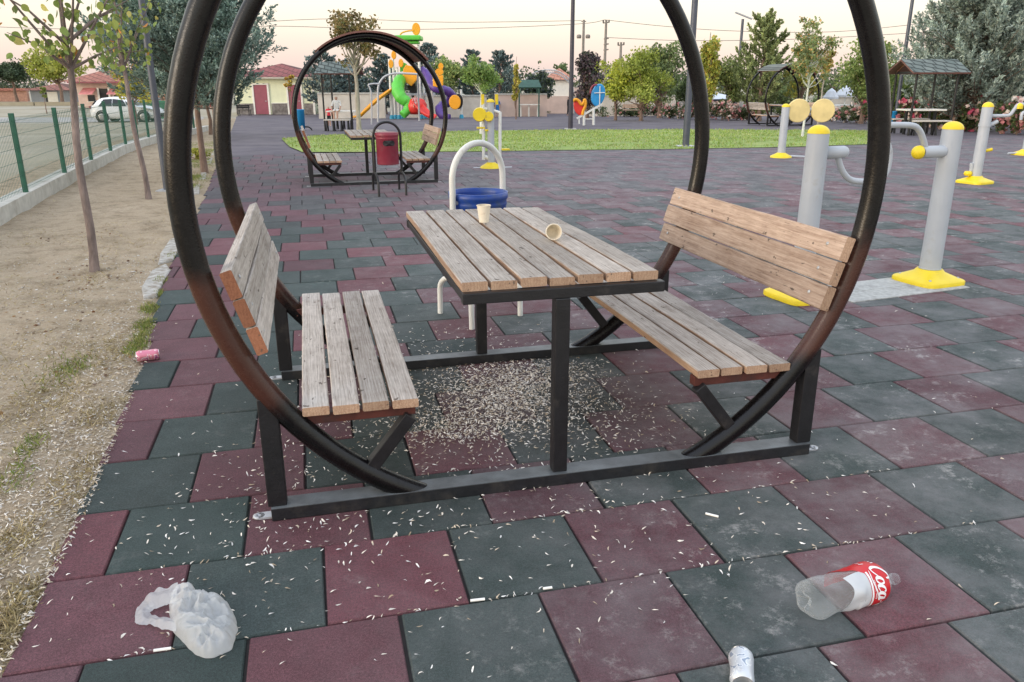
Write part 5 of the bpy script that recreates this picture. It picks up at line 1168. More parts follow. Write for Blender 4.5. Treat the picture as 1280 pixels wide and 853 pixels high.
# trees behind the playground
DK = (.065, .085, .075)
tree('sparse brown-leaved tree rising above the far ring shelter', 'tree', (449, 170), -10, 34, 98, 'sparse', (.17, .13, .055), [(.25, .17, .07), (.12, .13, .05)], .45, 2300, 4.2, 2.8, 'barkpale', xtop=449, nclu=40)
for x, yt, hf, d, lb_ in ((404, 62, 30, 64, 'dark blue-green conifer behind the green-roofed pavilion'), (440, 72, 26, 66, 'dark blue-green conifer between the pavilion and the playground tower'), (480, 66, 22, 68, 'blue-green conifer left of the playground tower'), (536, 52, 28, 66, 'blue-green conifer behind the green playground roof'), (625, 62, 26, 60, 'dense blue-green conifer between a round tree and a yellow tree'), (590, 60, 20, 66, 'blue-green conifer behind the round tree with the whitewashed trunk')):
    tree(lb_, 'conifer', (x, 142), yt, hf, 136, 'cedar', (.16, .22, .21), [(.25, .32, .31), (.09, .13, .13)], .5, 9000, 3.8, 2.5, dist=d, nclu=70, group='blue-green conifers', name='conifer')
tree('round light-green tree with a whitewashed trunk beside the picket bridge', 'tree', (601.5, 168), 66, 24, 118, 'round', (.17, .25, .08), [(.24, .31, .10)], .3, 4200, 3.2, 2.0, 'whitebark', xtop=598, nclu=34, )
tree('olive-green tree right of the playground tower', 'tree', (560, 143), 68, 24, 118, 'round', (.17, .23, .08), [(.26, .29, .10)], .3, 3600, 3.4, 1.6, nclu=30, dist=64)
tree('slender yellow tree left of the small green gazebo', 'tree', (645, 143), 66, 9, 140, 'spire', (.40, .34, .07), [(.28, .30, .07)], .35, 1100, 3.4, .8, nclu=16, dist=50)
tree('low dark evergreen behind the small green gazebo', 'tree', (672, 143), 78, 22, 138, 'round', DK, [(.10, .14, .06)], .3, 3000, 3.4, 2, dist=62, nclu=26)
tree('rounded green tree behind the orange-roofed gatehouse', 'tree', (700, 143), 74, 16, 136, 'round', (.10, .14, .06), None, .3, 2000, 3.2, 2, dist=72, nclu=20)
tree('dark purple-leaved tree behind the seesaw', 'tree', (735, 144), 64, 32, 140, 'spire', (.085, .065, .075), [(.13, .09, .09), (.06, .075, .05)], .45, 4200, 4, 2, dist=50, nclu=46)
tree('bright yellow-green tree right of the purple-leaved tree', 'tree', (771, 146), 70, 30, 138, 'round', (.33, .35, .05), [(.24, .29, .05)], .35, 3600, 3.4, 1.6, dist=46, nclu=30)
tree('broad yellow-green tree seen through the ring', 'tree', (803, 148), 52, 36, 141, 'round', (.24, .29, .055), [(.32, .35, .08)], .35, 4600, 3.6, 2, dist=45, nclu=36)
tree('tall grey-green tree behind the right side of the ring', 'tree', (826, 148), 42, 36, 140, 'round', (.12, .165, .065), [(.18, .22, .09)], .3, 5200, 3.8, 2.4, dist=52, nclu=40)
tree('tall narrow yellow-green tree right of the ring', 'tree', (884, 148), 34, 27, 138, 'spire', (.33, .34, .06), [(.22, .27, .06), (.45, .33, .08)], .4, 4200, 3.8, 1.8, 'barkpale', dist=43, nclu=44)
tree('bushy olive tree below the street lamp', 'tree', (912, 148), 66, 27, 140, 'round', (.14, .18, .06), [(.22, .25, .08)], .3, 4000, 3.4, 2, dist=48, nclu=34)
tree('dark olive tree low behind the tall narrow tree', 'tree', (868, 148), 92, 22, 140, 'round', (.08, .11, .045), None, .3, 2600, 3.4, 2, dist=54, nclu=24)
tree('pointed green pine with upright shoots behind the far ring shelter on the right', 'pine tree', (952, 148), 16, 44, 140, 'cypress', (.24, .29, .12), [(.33, .38, .17)], .35, 14000, 5.4, 2.6, dist=44, nclu=80, name='pine_tree')
tree('golden-green tree right of the pointed pine', 'tree', (1003, 148), 54, 24, 136, 'round', (.30, .31, .07), [(.42, .34, .08), (.20, .25, .07)], .4, 3800, 3.4, 1.8, dist=45, nclu=34)
tree('airy grey-green tree with two pale leaning trunks behind the cream discs', 'tree', (1003, 172), 14, 26, 112, 'sparse', (.19, .24, .11), [(.27, .29, .12), (.45, .30, .12)], .35, 4200, 3.4, 1.4, 'whitebark', xtop=1018, nclu=46)
tree('thin tree with a pale bare trunk beside the airy grey-green tree', 'tree', (1022, 160), 60, 15, 96, 'sparse', (.26, .27, .09), [(.42, .28, .10)], .35, 1500, 3.4, 1.3, 'barkpale', nclu=20)
tree('green tree between the near ring and the gabled pavilion', 'tree', (1082, 150), 46, 44, 134, 'sparse', (.15, .21, .06), [(.24, .28, .09)], .35, 6500, 3.8, 2.4, dist=40, nclu=60)
tree('dark green bushy tree behind the gabled pavilion', 'tree', (1128, 150), 90, 32, 140, 'round', (.11, .16, .045), [(.17, .22, .07)], .3, 4200, 3.6, 2.4, dist=43, nclu=34)
tree('huge blue-green conifer with drooping sprays at the right edge', 'conifer', (1222, 168), -34, 98, 150, 'cedar', (.30, .365, .31), [(.42, .48, .415), (.18, .23, .20)], .5, 95000, 5.0, 6, nclu=300, group='blue-green conifers', name='conifer', dist=33, xtop=1215)
tree('blue-green conifer peeping in at the right edge behind the huge one', 'conifer', (1318, 168), 20, 70, 150, 'cedar', (.28, .33, .29), [(.38, .43, .38)], .4, 12000, 5.5, 5, nclu=90, group='blue-green conifers', name='conifer', dist=37)
for i, (x, yt, hf, d) in enumerate(((780, 108, 26, 62), (845, 104, 30, 62), (985, 100, 30, 58), (1045, 96, 34, 56), (1085, 102, 26, 55), (1120, 108, 26, 52))):
    tree(['dark hedge-like tree low behind the yellow-green trees', 'dark hedge-like tree behind the rose bushes seen through the ring', 'dark hedge-like tree under the golden-green tree', 'dark hedge-like tree behind the pale umbrellas', 'dark hedge-like tree seen left of the near ring tube', 'dark hedge-like tree beneath the gabled pavilion roof'][i], 'tree', (x, 150), yt, hf, 146, 'round', (.085, .12, .05), [(.13, .17, .06)], .3, 2400, 3.4, 2, dist=d, nclu=26)
# hedges
def bush(P, rx, rz_, n, col, alt, palt, leafs, name, label, cat, group, fl=0, fcol=None, fs=.07):
    t = thing(name, P, label, cat, group); rnd = random.Random(n + int(P.x * 10)); nc = 9
    cen = np.array([(rnd.gauss(0, rx * .42), rnd.gauss(0, rx * .30), rz_ * rnd.uniform(.22, .80)) for _ in range(nc)]); ci = rng.integers(0, nc, n)
    v = unit(rng.normal(size=(n, 3))) * (rng.random(n) ** .45)[:, None] * np.array((rx * .42, rx * .36, rz_ * .32)); pos = cen[ci] + v; pos[:, 2] = np.abs(pos[:, 2]) + .01
    ld = unit(rng.normal(size=(n, 3)) + np.array((0, 0, .3))); lb_ = unit(np.cross(ld, rng.normal(size=(n, 3)))); ls = leafs * rng.uniform(.6, 1.3, n)[:, None]; tone = np.array([rnd.uniform(.7, 1.3) for _ in range(nc)])
    me = quads_mesh('foliage', pos, ld * ls * .5, lb_ * ls * .33, (leaf_cols(col, n, .25, alt, palt) * tone[ci][:, None]).astype(np.float32)); me.materials.append(M['leaf']); o = bpy.data.objects.new('foliage', me); COL.objects.link(o); o.parent = t
    mb = MB()
    for k in range(5): mb.tube([(0, 0, 0), tuple(cen[k] * np.array((.5, .5, .6))), tuple(cen[k])], [.02, .012, .005], 5, cap=False)
    obj('stem', mb, M['bark'], t)
    if fl:
        m_ = fl * 5; fc = cen[rng.integers(0, nc, fl)] + unit(rng.normal(size=(fl, 3)) + np.array((0, -.6, .5))) * np.array((rx * .44, rx * .40, rz_ * .38)); fc[:, 2] = np.abs(fc[:, 2]); pp = np.repeat(fc, 5, 0) + rng.normal(size=(m_, 3)) * fs * .25
        d1 = unit(rng.normal(size=(m_, 3))); d2 = unit(np.cross(d1, rng.normal(size=(m_, 3)))); fcl = np.repeat(np.array(fcol)[rng.integers(0, len(fcol), fl)], 5, 0) * rng.uniform(.8, 1.1, m_)[:, None]
        me = quads_mesh('blossoms', pp, d1 * fs * .5, d2 * fs * .5, fcl.astype(np.float32)); me.materials.append(M['petal']); o = bpy.data.objects.new('blossoms', me); COL.objects.link(o); o.parent = t
    return t
PK = [(.72, .42, .38), (.75, .55, .48), (.80, .72, .66), (.70, .30, .32)]; RD = [(.66, .12, .20), (.72, .28, .32), (.78, .62, .55)]
GRB = 'rose bushes along the far edge of the playground'
specs = [(650, 144, 18, .9, 0, None), (668, 144, 15, .7, 0, None), (754, 146, 20, 1.2, 8, PK), (772, 145, 20, 1.2, 8, PK), (822, 146, 20, 1.3, 22, PK), (838, 148, 18, 1.3, 30, PK), (858, 149, 18, 1.3, 36, PK), (790, 146, 16, 1.0, 8, PK), (806, 146, 16, 1.2, 14, PK), (884, 149, 20, 1.5, 55, PK), (902, 150, 20, 1.5, 60, PK), (920, 150, 18, 1.3, 50, PK), (936, 150, 16, 1.1, 30, PK), (1040, 152, 18, 1.1, 20, PK), (1058, 153, 20, 1.2, 30, PK), (1076, 154, 20, 1.2, 26, PK)]
names_ = ['low dark rose bush left of the small green gazebo', 'low dark bush beneath the small green gazebo', 'grey-green rose bush right of the seesaw', 'rose bush with few blooms left of the far bench', 'pink-flecked rose bush right of the far bench', 'pink rose bush seen left of the ring tube', 'pink rose bush hidden partly behind the ring tube', 'low rose bush behind the far park bench', 'rose bush just right of the far park bench', 'pink blooming rose bush right of the ring tube', 'rose bush thick with pink blooms under the tall narrow tree', 'peach-pink rose bush below the pale roofs', 'rose bush next to the far right ring shelter', 'rose bush behind the cream discs', 'rose bush in front of the pale umbrellas', 'rose bush left of the dark near ring tube']
for (x, y, hw, hm, fl, fc), nm in zip(specs, names_):
    P = gp(x, y); bush(P, hw * 1.15 * mpp(P), hm * .62, 1100, (.085, .12, .055), [(.15, .17, .08)], .3, .11, 'rose_bush', nm, 'rose bush', GRB, int(fl * 1.5), fc, .12)
rs = [(1098, 157, RD, 16), (1132, 160, RD, 30), (1150, 158, RD, 40), (1172, 160, RD, 20), (1192, 162, PK, 18), (1212, 164, RD, 26), (1232, 165, PK, 22), (1252, 167, PK, 30), (1270, 168, PK, 30), (1290, 169, PK, 26)]
nm2 = ['rose bush right of the dark near ring tube', 'red-flowered rose bush under the gabled pavilion', 'rose bush with crimson blooms behind the pavilion table', 'dark-leaved rose bush right of the pavilion', 'dark-leaved rose bush behind the right grey post cap', 'rose bush with pink blooms below the huge conifer', 'rose bush behind the single-post exercise machine', 'pale pink rose bush right of the single-post machine', 'pink rose bush near the right edge', 'rose bush cut by the right edge']
for (x, y, fc, fl), nm in zip(rs, nm2):
    P = gp(x, y); bush(P, 16 * mpp(P), .95, 1500, (.085, .125, .05), [(.16, .17, .07), (.16, .07, .06)], .3, .11, 'rose_bush', nm, 'rose bush', GRB, fl, fc, .15)
for x, nm in ((410, 'low clipped dark hedge bush beneath the pavilion'), (428, 'low dark bush right of the pavilion posts'), (468, 'low dark bush beside the brown-leaved tree trunk'), (500, 'low grey-green bush behind the yellow slide'), (626, 'dark bush right of the picket bridge')):
    P = gp(x, 142.5); bush(P, 16 * mpp(P), .75, 700, (.06, .085, .05), [(.10, .12, .07)], .3, .11, 'low_bush', nm, 'bush', 'low bushes behind the playground')
P = gp(247, 200); bush(P, .30, .22, 700, (.36, .36, .06), [(.25, .28, .06)], .3, .05, 'yellow_weed', 'yellow-green weed clump at the foot of the stout conifer', 'weed', None)
#PART4
# ------------------------------------------------------------------ far ring shelter on the right
P = gp(986, 157.5)
dup(shelter, (P.x, P.y + .7, zt(P.y) + .01), math.radians(1), 'farthest ring-framed picnic shelter with shingled roof beside the rose bushes', .94)
# ------------------------------------------------------------------ kerb stones along the tiles
for i, (poly, nm) in enumerate((([(178, 376), (176, 360), (190, 338), (208, 330), (214, 338), (204, 352), (196, 372)], 'largest pale edging stone beside the weeds'), ([(196, 333), (200, 318), (212, 300), (226, 296), (228, 306), (216, 326)], 'pale edging stone just beyond the largest one'), ([(214, 294), (219, 280), (232, 272), (236, 280), (226, 293)], 'third pale edging stone along the tiles'), ([(239, 245), (243, 233), (250, 231), (249, 243)], 'small pale edging stone behind the left ring tube'), ([(248, 226), (252, 214), (259, 212), (257, 224)], 'pale edging stone near the stout conifer'), ([(256, 207), (260, 199), (266, 197), (264, 205)], 'pale edging stone right of the stout conifer'), ([(263, 195), (268, 187), (273, 186), (270, 193)], 'farthest pale edging stone along the path'))):
    pts = [G(x, y) for x, y in poly]; mb = MB(); c = sum(pts, Vector()) / len(pts)
    pts = [c + (p - c) * random.uniform(.92, 1.05) for p in pts]; mb.prism([(p.x, p.y, -.05) for p in pts][::-1], (0, 0, .062)); o = obj('edging_stone', mb, M['slab'], None, (c.x, c.y, 0), bevel=.012); tag(o, nm, 'edging stone', 'edging stones along the tiles')

# ------------------------------------------------------------------ people
M['skin'] = mat('skin', (.50, .30, .22), .6, 0, .05)
M['hair'] = mat('dark_hair', (.02, .015, .012), .6, 0, .1)
def cloth(name, c): return mat(name, c, .85, 0, .12, 10)
def person(P, H_, label, top, bottom, pose='stand', facing=None, sleeve=True, long_=False, hair=None):
    f = (facing or -HF).normalized(); r = Vector((-f.y, f.x, 0)); up = Vector((0, 0, 1)); P = Vector(P)
    def L(x, y, z): return r * x * H_ + f * y * H_ + up * z * H_
    sit = pose == 'sit'; hz = .50 if not sit else .0
    hipz = hz + .02; V = []; E = []; Rr = []
    def v(p, rad): V.append(p); Rr.append(rad * H_); return len(V) - 1
    pel = v(L(0, 0, hipz), .075); wa = v(L(0, .0, hipz + .12), .065); ch = v(L(0, .0, hipz + .24), .078); nk = v(L(0, 0, hipz + .325), .030); hd = v(L(0, .01, hipz + .37), .050); hd2 = v(L(0, .012, hipz + .425), .052)
    E += [(pel, wa), (wa, ch), (ch, nk), (nk, hd), (hd, hd2)]
    for s in (-1, 1):
        sh = v(L(s * .105, 0, hipz + .295), .036); el = v(L(s * .14, .02 + (.05 if sit else 0), hipz + .13), .027); wr = v(L(s * .125, .07 + (.09 if sit else 0), hipz + (.03 if sit else .0)), .020); ha = v(L(s * .12, .09 + (.1 if sit else 0), hipz - (.0 if sit else .045)), .022)
        E += [(ch, sh), (sh, el), (el, wr), (wr, ha)]
        if sit: pts = [L(s * .05, .03, hipz), L(s * .06, .24, hipz - .01), L(s * .055, .26, hipz - .24), L(s * .055, .33, hipz - .25)]
        else: pts = [L(s * .05, 0, hipz - .04), L(s * .055, .015 + .03 * s, .27), L(s * .06, -.01 + .05 * s, .045), L(s * .062, .06 + .05 * s, .02)]
        rr = [.058, .042, .026, .022]; last = pel
        for p, q in zip(pts, rr): k = v(p, q); E.append((last, k)); last = k
    me = bpy.data.meshes.new('b'); me.from_pydata([tuple(p) for p in V], E, []); o = bpy.data.objects.new('b', me); COL.objects.link(o)
    sk = o.modifiers.new('s', 'SKIN'); sl_ = me.skin_vertices[0].data
    for i, q in enumerate(Rr): sl_[i].radius = (q, q)
    sl_[0].use_root = True; o.modifiers.new('u', 'SUBSURF').levels = 2; bpy.context.view_layer.update()
    m2 = bpy.data.meshes.new_from_object(o.evaluated_get(bpy.context.evaluated_depsgraph_get())); bpy.data.objects.remove(o)
    m2.name = 'person'
    for m in (M['skin'], top, bottom, M['hair']): m2.materials.append(m)
    for p in m2.polygons:
        c = p.center / H_; z = c.z - hipz; lat = abs(c.dot(r)); fw = c.dot(f)
        if z > .39 and (fw < .02 or z > .44): k = 3
        elif z > .315: k = 0
        elif z > -.005 and not (lat > .098 and z < .14): k = 1
        elif lat > .10 and z > -.09 and not sit: k = 0 if z < (.04 if long_ else .14) else 1
        elif sit: k = 2 if (z > -.06 and fw < .2) or long_ else 0
        else: k = 2 if z > (-.26 if not long_ else -.45) else 0
        if sit and lat > .098 and z < .14 and z > .01: k = 0
        p.material_index = k; p.use_smooth = True
    org = P - up * (0 if not sit else hipz * H_)
    t = bpy.data.objects.new('person', m2); COL.objects.link(t); t.location = org; tag(t, label, 'person')
    return t
white_c, yel_c, red_c, blk_c, blu_c, den_c = cloth('white_cloth', (.75, .75, .73)), cloth('yellow_cloth', (.75, .45, .08)), cloth('red_cloth', (.62, .03, .05)), cloth('black_cloth', (.012, .012, .016)), cloth('blue_cloth', (.03, .20, .55)), cloth('denim', (.03, .04, .07))

# ------------------------------------------------------------------ gabled pavilions with a picnic table
def slab(mb, a, b, c, d, th, mi=0, mu=1):
    a, b, c, d = map(Vector, (a, b, c, d)); n = (b - a).cross(d - a).normalized()
    if n.z < 0: n = -n
    vs = [a, b, c, d, a - n * th, b - n * th, c - n * th, d - n * th]
    mb.add(vs, [(0, 1, 2, 3)], mi); mb.add(vs, [(7, 6, 5, 4), (0, 4, 5, 1), (1, 5, 6, 2), (2, 6, 7, 3), (3, 7, 4, 0)], mu)
def pavilion(P, ax, L_, Wd, z0, z1, label, roofm):
    """ridge along ax"""
    t = thing('pavilion', P, label, 'pavilion', 'gabled picnic pavilions'); ax = ax.normalized(); ay = Vector((-ax.y, ax.x, 0)); up = Vector((0, 0, 1))
    mb = MB(); q = lambda x, y, z: P + ax * x + ay * y + up * z
    for s in (-1, 1): slab(mb, q(-L_ / 2, 0, z1), q(L_ / 2, 0, z1), q(L_ / 2, s * Wd / 2, z0), q(-L_ / 2, s * Wd / 2, z0), .05)
    obj('roof', mb, [M[roofm], M['roofunder']], t, P, recalc=False)
    for x in (-.36, .36):
        for y in (-.36, .36):
            mb = MB(); mb.tube([q(x * L_, y * Wd, -.02), q(x * L_, y * Wd, z0 + (z1 - z0) * .25)], .035, 10); obj('post', mb, M['frame'], t, P)
        mb = MB(); mb.bar(q(x * L_, -.36 * Wd, z0 + .0), q(x * L_, .36 * Wd, z0 + .0), .05, .06); obj('tie_beam', mb, M['frame'], t, P)
        mb = MB(); mb.bar(q(x * L_, -.36 * Wd, z0), q(x * L_, 0, z1 - .06), .05, .05); mb.bar(q(x * L_, .36 * Wd, z0), q(x * L_, 0, z1 - .06), .05, .05); obj('rafter', mb, M['roofunder'], t, P)
    mb = MB(); mb.obox(q(0, 0, .74), ax * L_ * .36, ay * .34, up * .025); obj('table_top', mb, M['trim'], t, P, bevel=.01)
    for x in (-.26, .26):
        mb = MB(); mb.bar(q(x * L_, 0, 0), q(x * L_, 0, .715), .07, .07); obj('table_leg', mb, M['frame'], t, P)
    for s in (-1, 1):
        mb = MB(); mb.obox(q(0, s * .62, .43), ax * L_ * .34, ay * .15, up * .022); b = obj('bench', mb, M['palewall'], t, P, bevel=.01)
        for x in (-.28, -.1, .1, .28):
            mb = MB(); mb.bar(q(x * L_, s * .62 - .1, 0), q(x * L_, s * .62 - .03, .41), .05, .05); mb.bar(q(x * L_, s * .62 + .1, 0), q(x * L_, s * .62 + .03, .41), .05, .05); obj('bench_leg', mb, M['frame'], b, P)
    return t
PL_ = gp(429, 163); w = W3(PL_); pavilion(PL_, HR + HF * -.12, 1.55, 1.5, w(420, 92).z - PL_.z, w(420, 77).z - PL_.z, 'gabled green-roofed picnic pavilion seen through the far ring shelter', 'shinglegreen')
PR_ = gp(1147, 168); w = W3(PR_); pavilion(PR_, Vector((.93, -.20, 0)), 1.75, 1.75, w(1150, 91).z - PR_.z, w(1150, 74).z - PR_.z, 'gabled grey-green picnic pavilion in front of the huge conifer', 'shinglegreen')
for px, py, h, lb_, r in ((377.5, 163, 25, 'light blue litter bin left of the far ring shelter', 4.6), (1115.5, 160, 20, 'turquoise litter bin beside the gabled pavilion on the right', 4)):
    P = gp(px, py); sc = mpp(P); t = thing('blue_bin', P, lb_, 'litter bin', 'light blue litter bins'); w = W3(P)
    mb = MB(); zb = sc * 1.5; mb.lathe([(0, zb), (sc * r * .9, zb), (sc * r, sc * h * .95), (sc * r * 1.08, sc * h * .96), (sc * r * 1.05, sc * h), (sc * r * .8, sc * h)], P, n=20); obj('bin_body', mb, M['skyblue'], t, P)
    mb = MB(); mb.tube(smooth_path([w(px + 3, py - 4), w(px + 8, py - 4), w(px + 12, py - 1), w(px + 13, py + 5)]), sc * .9, 8); mb.tube([w(px + 1, py - h), w(px + 1, py + 1)], sc * .8, 8); obj('stand', mb, M['frame'], t, P)
up = Vector((0, 0, 1))
person(PL_ + Vector((-.20, -.10, .78)), 1.25, 'person in a white top and yellow shorts sitting on the pavilion table', white_c, yel_c, 'sit')
P = gp(412, 158); person(P, .95, 'child in red standing by the pavilion table', red_c, blk_c, 'stand')

# ------------------------------------------------------------------ playground tower
P = gp(520, 148.5); w = W3(P); sc = mpp(P)
t = thing('play_tower', P, 'large colourful playground tower with green, yellow, red and purple slides', 'playground tower')
def disc(mb, c, rx, rz, th=.08, ax=None, n=28):
    c = Vector(c); poly = [c + HR * rx * math.cos(2 * PI * i / n) + up * rz * math.sin(2 * PI * i / n) for i in range(n)]; mb.prism(poly, HF * th)
for x, y0, y1, d in ((490, 150, 74, 0), (494.5, 148, 66, .7), (499, 150, 84, 0), (503, 147, 86, 1.4), (526.5, 148, 56, 0), (531, 146, 92, 1.2), (541, 147, 96, 0), (577, 150, 112, 0)):
    a = w(x, y0, d); mb = MB(); a.z = zt(a.y) - .02; b = w(x, y1, d); mb.tube([a, Vector((a.x, a.y, b.z))], sc * 1.5, 12); p_ = obj('post', mb, M['white'], t, P)
    mb = MB(); mb.lathe([(sc * 3, 0), (sc * 2.4, sc * 4), (sc * 1.7, sc * 5)], a, n=14); obj('foot', mb, M['bluegreen'], p_, P)
mb = MB(); mb.obox(w(511, 48), HR * sc * 16, HF * .8, up * sc * 2.8); obj('roof', mb, M['green'], t, P, bevel=.08)
mb = MB(); mb.obox(w(517, 53.5), HR * sc * 7, HF * .5, up * sc * 1.6); obj('roof_panel', mb, M['green'], t, P, bevel=.05)
mb = MB(); disc(mb, w(520, 36.5), sc * 5, sc * 7.2, .12); obj('top_disc', mb, M['orange'], t, P, bevel=.03)
mb = MB(); mb.tube(smooth_path([w(500, 44), w(503, 41), (w(510, 39)), w(517, 38.5)]), sc * .9, 8); obj('top_arm', mb, M['orange'], t, P)
for x, y in ((492, 69), (488.5, 80), (501, 79)):
    mb = MB(); disc(mb, w(x, y, -.2), sc * 3, sc * 5, .15); obj('side_knob', mb, M['orange'], t, P, bevel=.03)
mb = MB(); mb.prism([w(x, y, .3) for x, y in ((500, 76), (508, 80), (511, 88), (500, 90))], HF * .1); obj('side_panel', mb, M['green'], t, P)
mb = MB(); mb.prism([w(x, y, -.1) for x, y in ((507, 81), (519, 84), (523, 92), (521, 100), (514, 108), (508, 104), (503, 96), (504, 86))], HF * .25); obj('side_panel', mb, M['orange'], t, P, bevel=.05)
mb = MB(); mb.prism([w(x, y, .4) for x, y in ((509, 108), (519, 104), (521, 118), (516, 124))], HF * .1); obj('net_panel', mb, M['black'], t, P)
mb = MB(); mb.obox(w(508, 118, .9), HR * sc * 17, HF * .7, up * sc * 1.3); mb.obox(w(535, 118, .9), HR * sc * 8, HF * .7, up * sc * 1.3); obj('platform', mb, M['grey'], t, P)
def ribbed(path, rs, m, nm, d=0):
    pts = smooth_path([w(x, y, dd) for x, y, dd in path], 7); n = len(pts); rr = []
    for i in range(n):
        s = i / (n - 1) * (len(rs) - 1); k = min(int(s), len(rs) - 2); r = rs[k] + (rs[k + 1] - rs[k]) * (s - k); rr.append(sc * r * (1 + (.10 if i % 5 == 0 else 0)))
    mb = MB(); mb.tube(pts, rr, 18); return obj(nm, mb, m, t, P)
ribbed([(504, 98, .4), (498.5, 103, -.4), (497.5, 114, -1.0), (502, 123, -1.3), (510, 129, -1.3), (509, 138, -1.4), (503, 144, -1.6)], [5.5, 7.2, 7.5, 7, 6, 5, 4.6], M['green'], 'tube_slide')
ribbed([(528, 88, .4), (534, 94, 0), (537, 105, -.4), (546, 111, -.6), (557, 113, -.3), (564, 119, .1), (562, 127, .3), (554, 131, -.2), (549, 137, -.8), (552, 144, -1.1), (562, 147, -1.3)], [4.5, 5, 5, 5, 5, 5.5, 5.5, 5, 5, 4.5, 3.5], M['purple'], 'spiral_slide')
def chute(path, wd, m, nm):
    pts = smooth_path([w(x, y, dd) for x, y, dd in path], 5); mb = MB(); vs = []; n = len(pts)
    for i, p in enumerate(pts):
        tn = (pts[min(i + 1, n - 1)] - pts[max(i - 1, 0)]).normalized(); sd_ = tn.cross(up).normalized(); nn = sd_.cross(tn).normalized()
        if nn.z < 0: nn = -nn
        for k in range(9):
            a = PI * k / 8; vs.append(p + sd_ * math.cos(a) * wd + nn * (-math.sin(a) * wd * .5 + (abs(math.cos(a)) ** 3) * wd * .25))
    mb.add(vs, [(i * 9 + k, i * 9 + k + 1, (i + 1) * 9 + k + 1, (i + 1) * 9 + k) for i in range(n - 1) for k in range(8)], 0, None, True)
    o = obj(nm, mb, m, t, P, recalc=False); so_ = o.modifiers.new('s', 'SOLIDIFY'); so_.thickness = .05; return o
chute([(492, 110, -.1), (482, 117, -.3), (470, 126, -.6), (457, 138, -.9), (449, 145, -1.0), (441, 147, -1.1)], sc * 5, M['orange'], 'straight_slide')
mb = MB(); mb.lathe([(0, -sc * 3), (sc * 8, -sc * 8), (sc * 12, -sc * 3), (sc * 12.5, sc * 3), (sc * 9.5, sc * 9), (sc * 4, sc * 11), (0, sc * 11.5)], w(521, 134.5, -1.2), n=24); obj('red_shell', mb, M['plastred'], t, P)
chute([(520, 128, -1.6), (527, 136, -2.1), (533, 142, -2.5), (541, 146, -2.9)], sc * 6.5, M['plastred'], 'low_slide')
mb = MB(); mb.prism([w(x, y, -.9) for x, y in ((541, 95), (545, 92), (549, 95), (554, 94), (554, 107), (549, 110), (541, 108))], HF * .12); obj('side_panel', mb, M['orange'], t, P, bevel=.04)
mb = MB(); disc(mb, w(568.5, 128, -.8), sc * 7.2, sc * 8.6, .2); q_ = obj('side_disc', mb, M['orange'], t, P, bevel=.04)
mb = MB(); disc(mb, w(573, 127, -.4), sc * 5.5, sc * 9, .2); obj('disc_back', mb, M['black'], t, P)
mb = MB(); disc(mb, w(551, 78 + 5, .2), sc * 3, sc * 4, .12); obj('side_knob', mb, M['orange'], t, P)
mb = MB(); disc(mb, w(549, 90, .2), sc * 5, sc * 4, .12); obj('side_knob', mb, M['orange'], t, P)
for i in range(4):
    mb = MB(); mb.tube([w(530 + i * 3.2, 112, .2), w(530 + i * 3.2, 127, .2)], sc * .55, 6); obj('railing_bar', mb, M['white'], t, P)
Pb = gp(590, 146); wb = W3(Pb)
tb = thing('ramp_bridge', Pb, 'white picket-railed ramp leading off the playground tower to the right', 'ramp')
for (x0, y0, x1, y1) in ((578, 118, 605, 129), (578, 137, 605, 146)):
    mb = MB(); mb.bar(wb(x0, y0), wb(x1, y1), .08, .07); obj('rail', mb, M['white'], tb, Pb)
for i in range(13):
    x = 579 + i * 2.1; s = (x - 578) / 27; mb = MB(); mb.bar(wb(x, 118 + 11 * s), wb(x, 137 + 9 * s), .045, .045); obj('picket', mb, M['white'], tb, Pb)
mb = MB(); mb.bar(wb(578, 139, .5), wb(606, 148, .5), 1.0, .06); obj('deck', mb, M['frame'], tb, Pb)
mb = MB(); mb.bar(wb(604, 127), Vector((wb(604, 147).x, wb(604, 147).y, zt(Pb.y))), .09, .09); obj('end_post', mb, M['white'], tb, Pb)
person(w(519, 129, -1.7), 1.05, 'child in pale clothes sitting on the red slide of the playground tower', cloth('pink_cloth', (.55, .30, .30)), white_c, 'sit')
def arch(path, r, label, base_y, px0):
    P = gp(px0, base_y); ww = W3(P); sc_ = mpp(P); t = thing('swing_frame', P, label, 'swing frame', 'grey bent tube frames of the playground')
    mb = MB(); mb.tube(smooth_path([ww(x, y) for x, y in path], 5), sc_ * r, 12); obj('tube_frame', mb, M['steel'], t, P); return t, ww, sc_, P
t2, w2, s2, P2 = arch([(472.5, 153), (472.5, 128), (472.5, 112), (475, 103), (481, 96), (491, 92.5), (505, 92), (522, 93)], 1.3, 'grey arched tube frame in front of the green tube slide', 153, 472.5)
mb = MB(); mb.tube([w2(522, 93), w2(522, 93, 2.0), Vector((w2(522, 93, 2.0).x, w2(522, 93, 2.0).y, zt(P2.y) - .02))], s2 * 1.2, 12); obj('rear_leg', mb, M['steel'], t2, P2)
t2, w2, s2, P2 = arch([(464.5, 156), (464.5, 136), (464, 118), (462, 110), (460.5, 106.5), (466, 105), (474, 105)], 1.0, 'short grey bent tube frame beside the brown-leaved tree trunk', 156, 464.5)
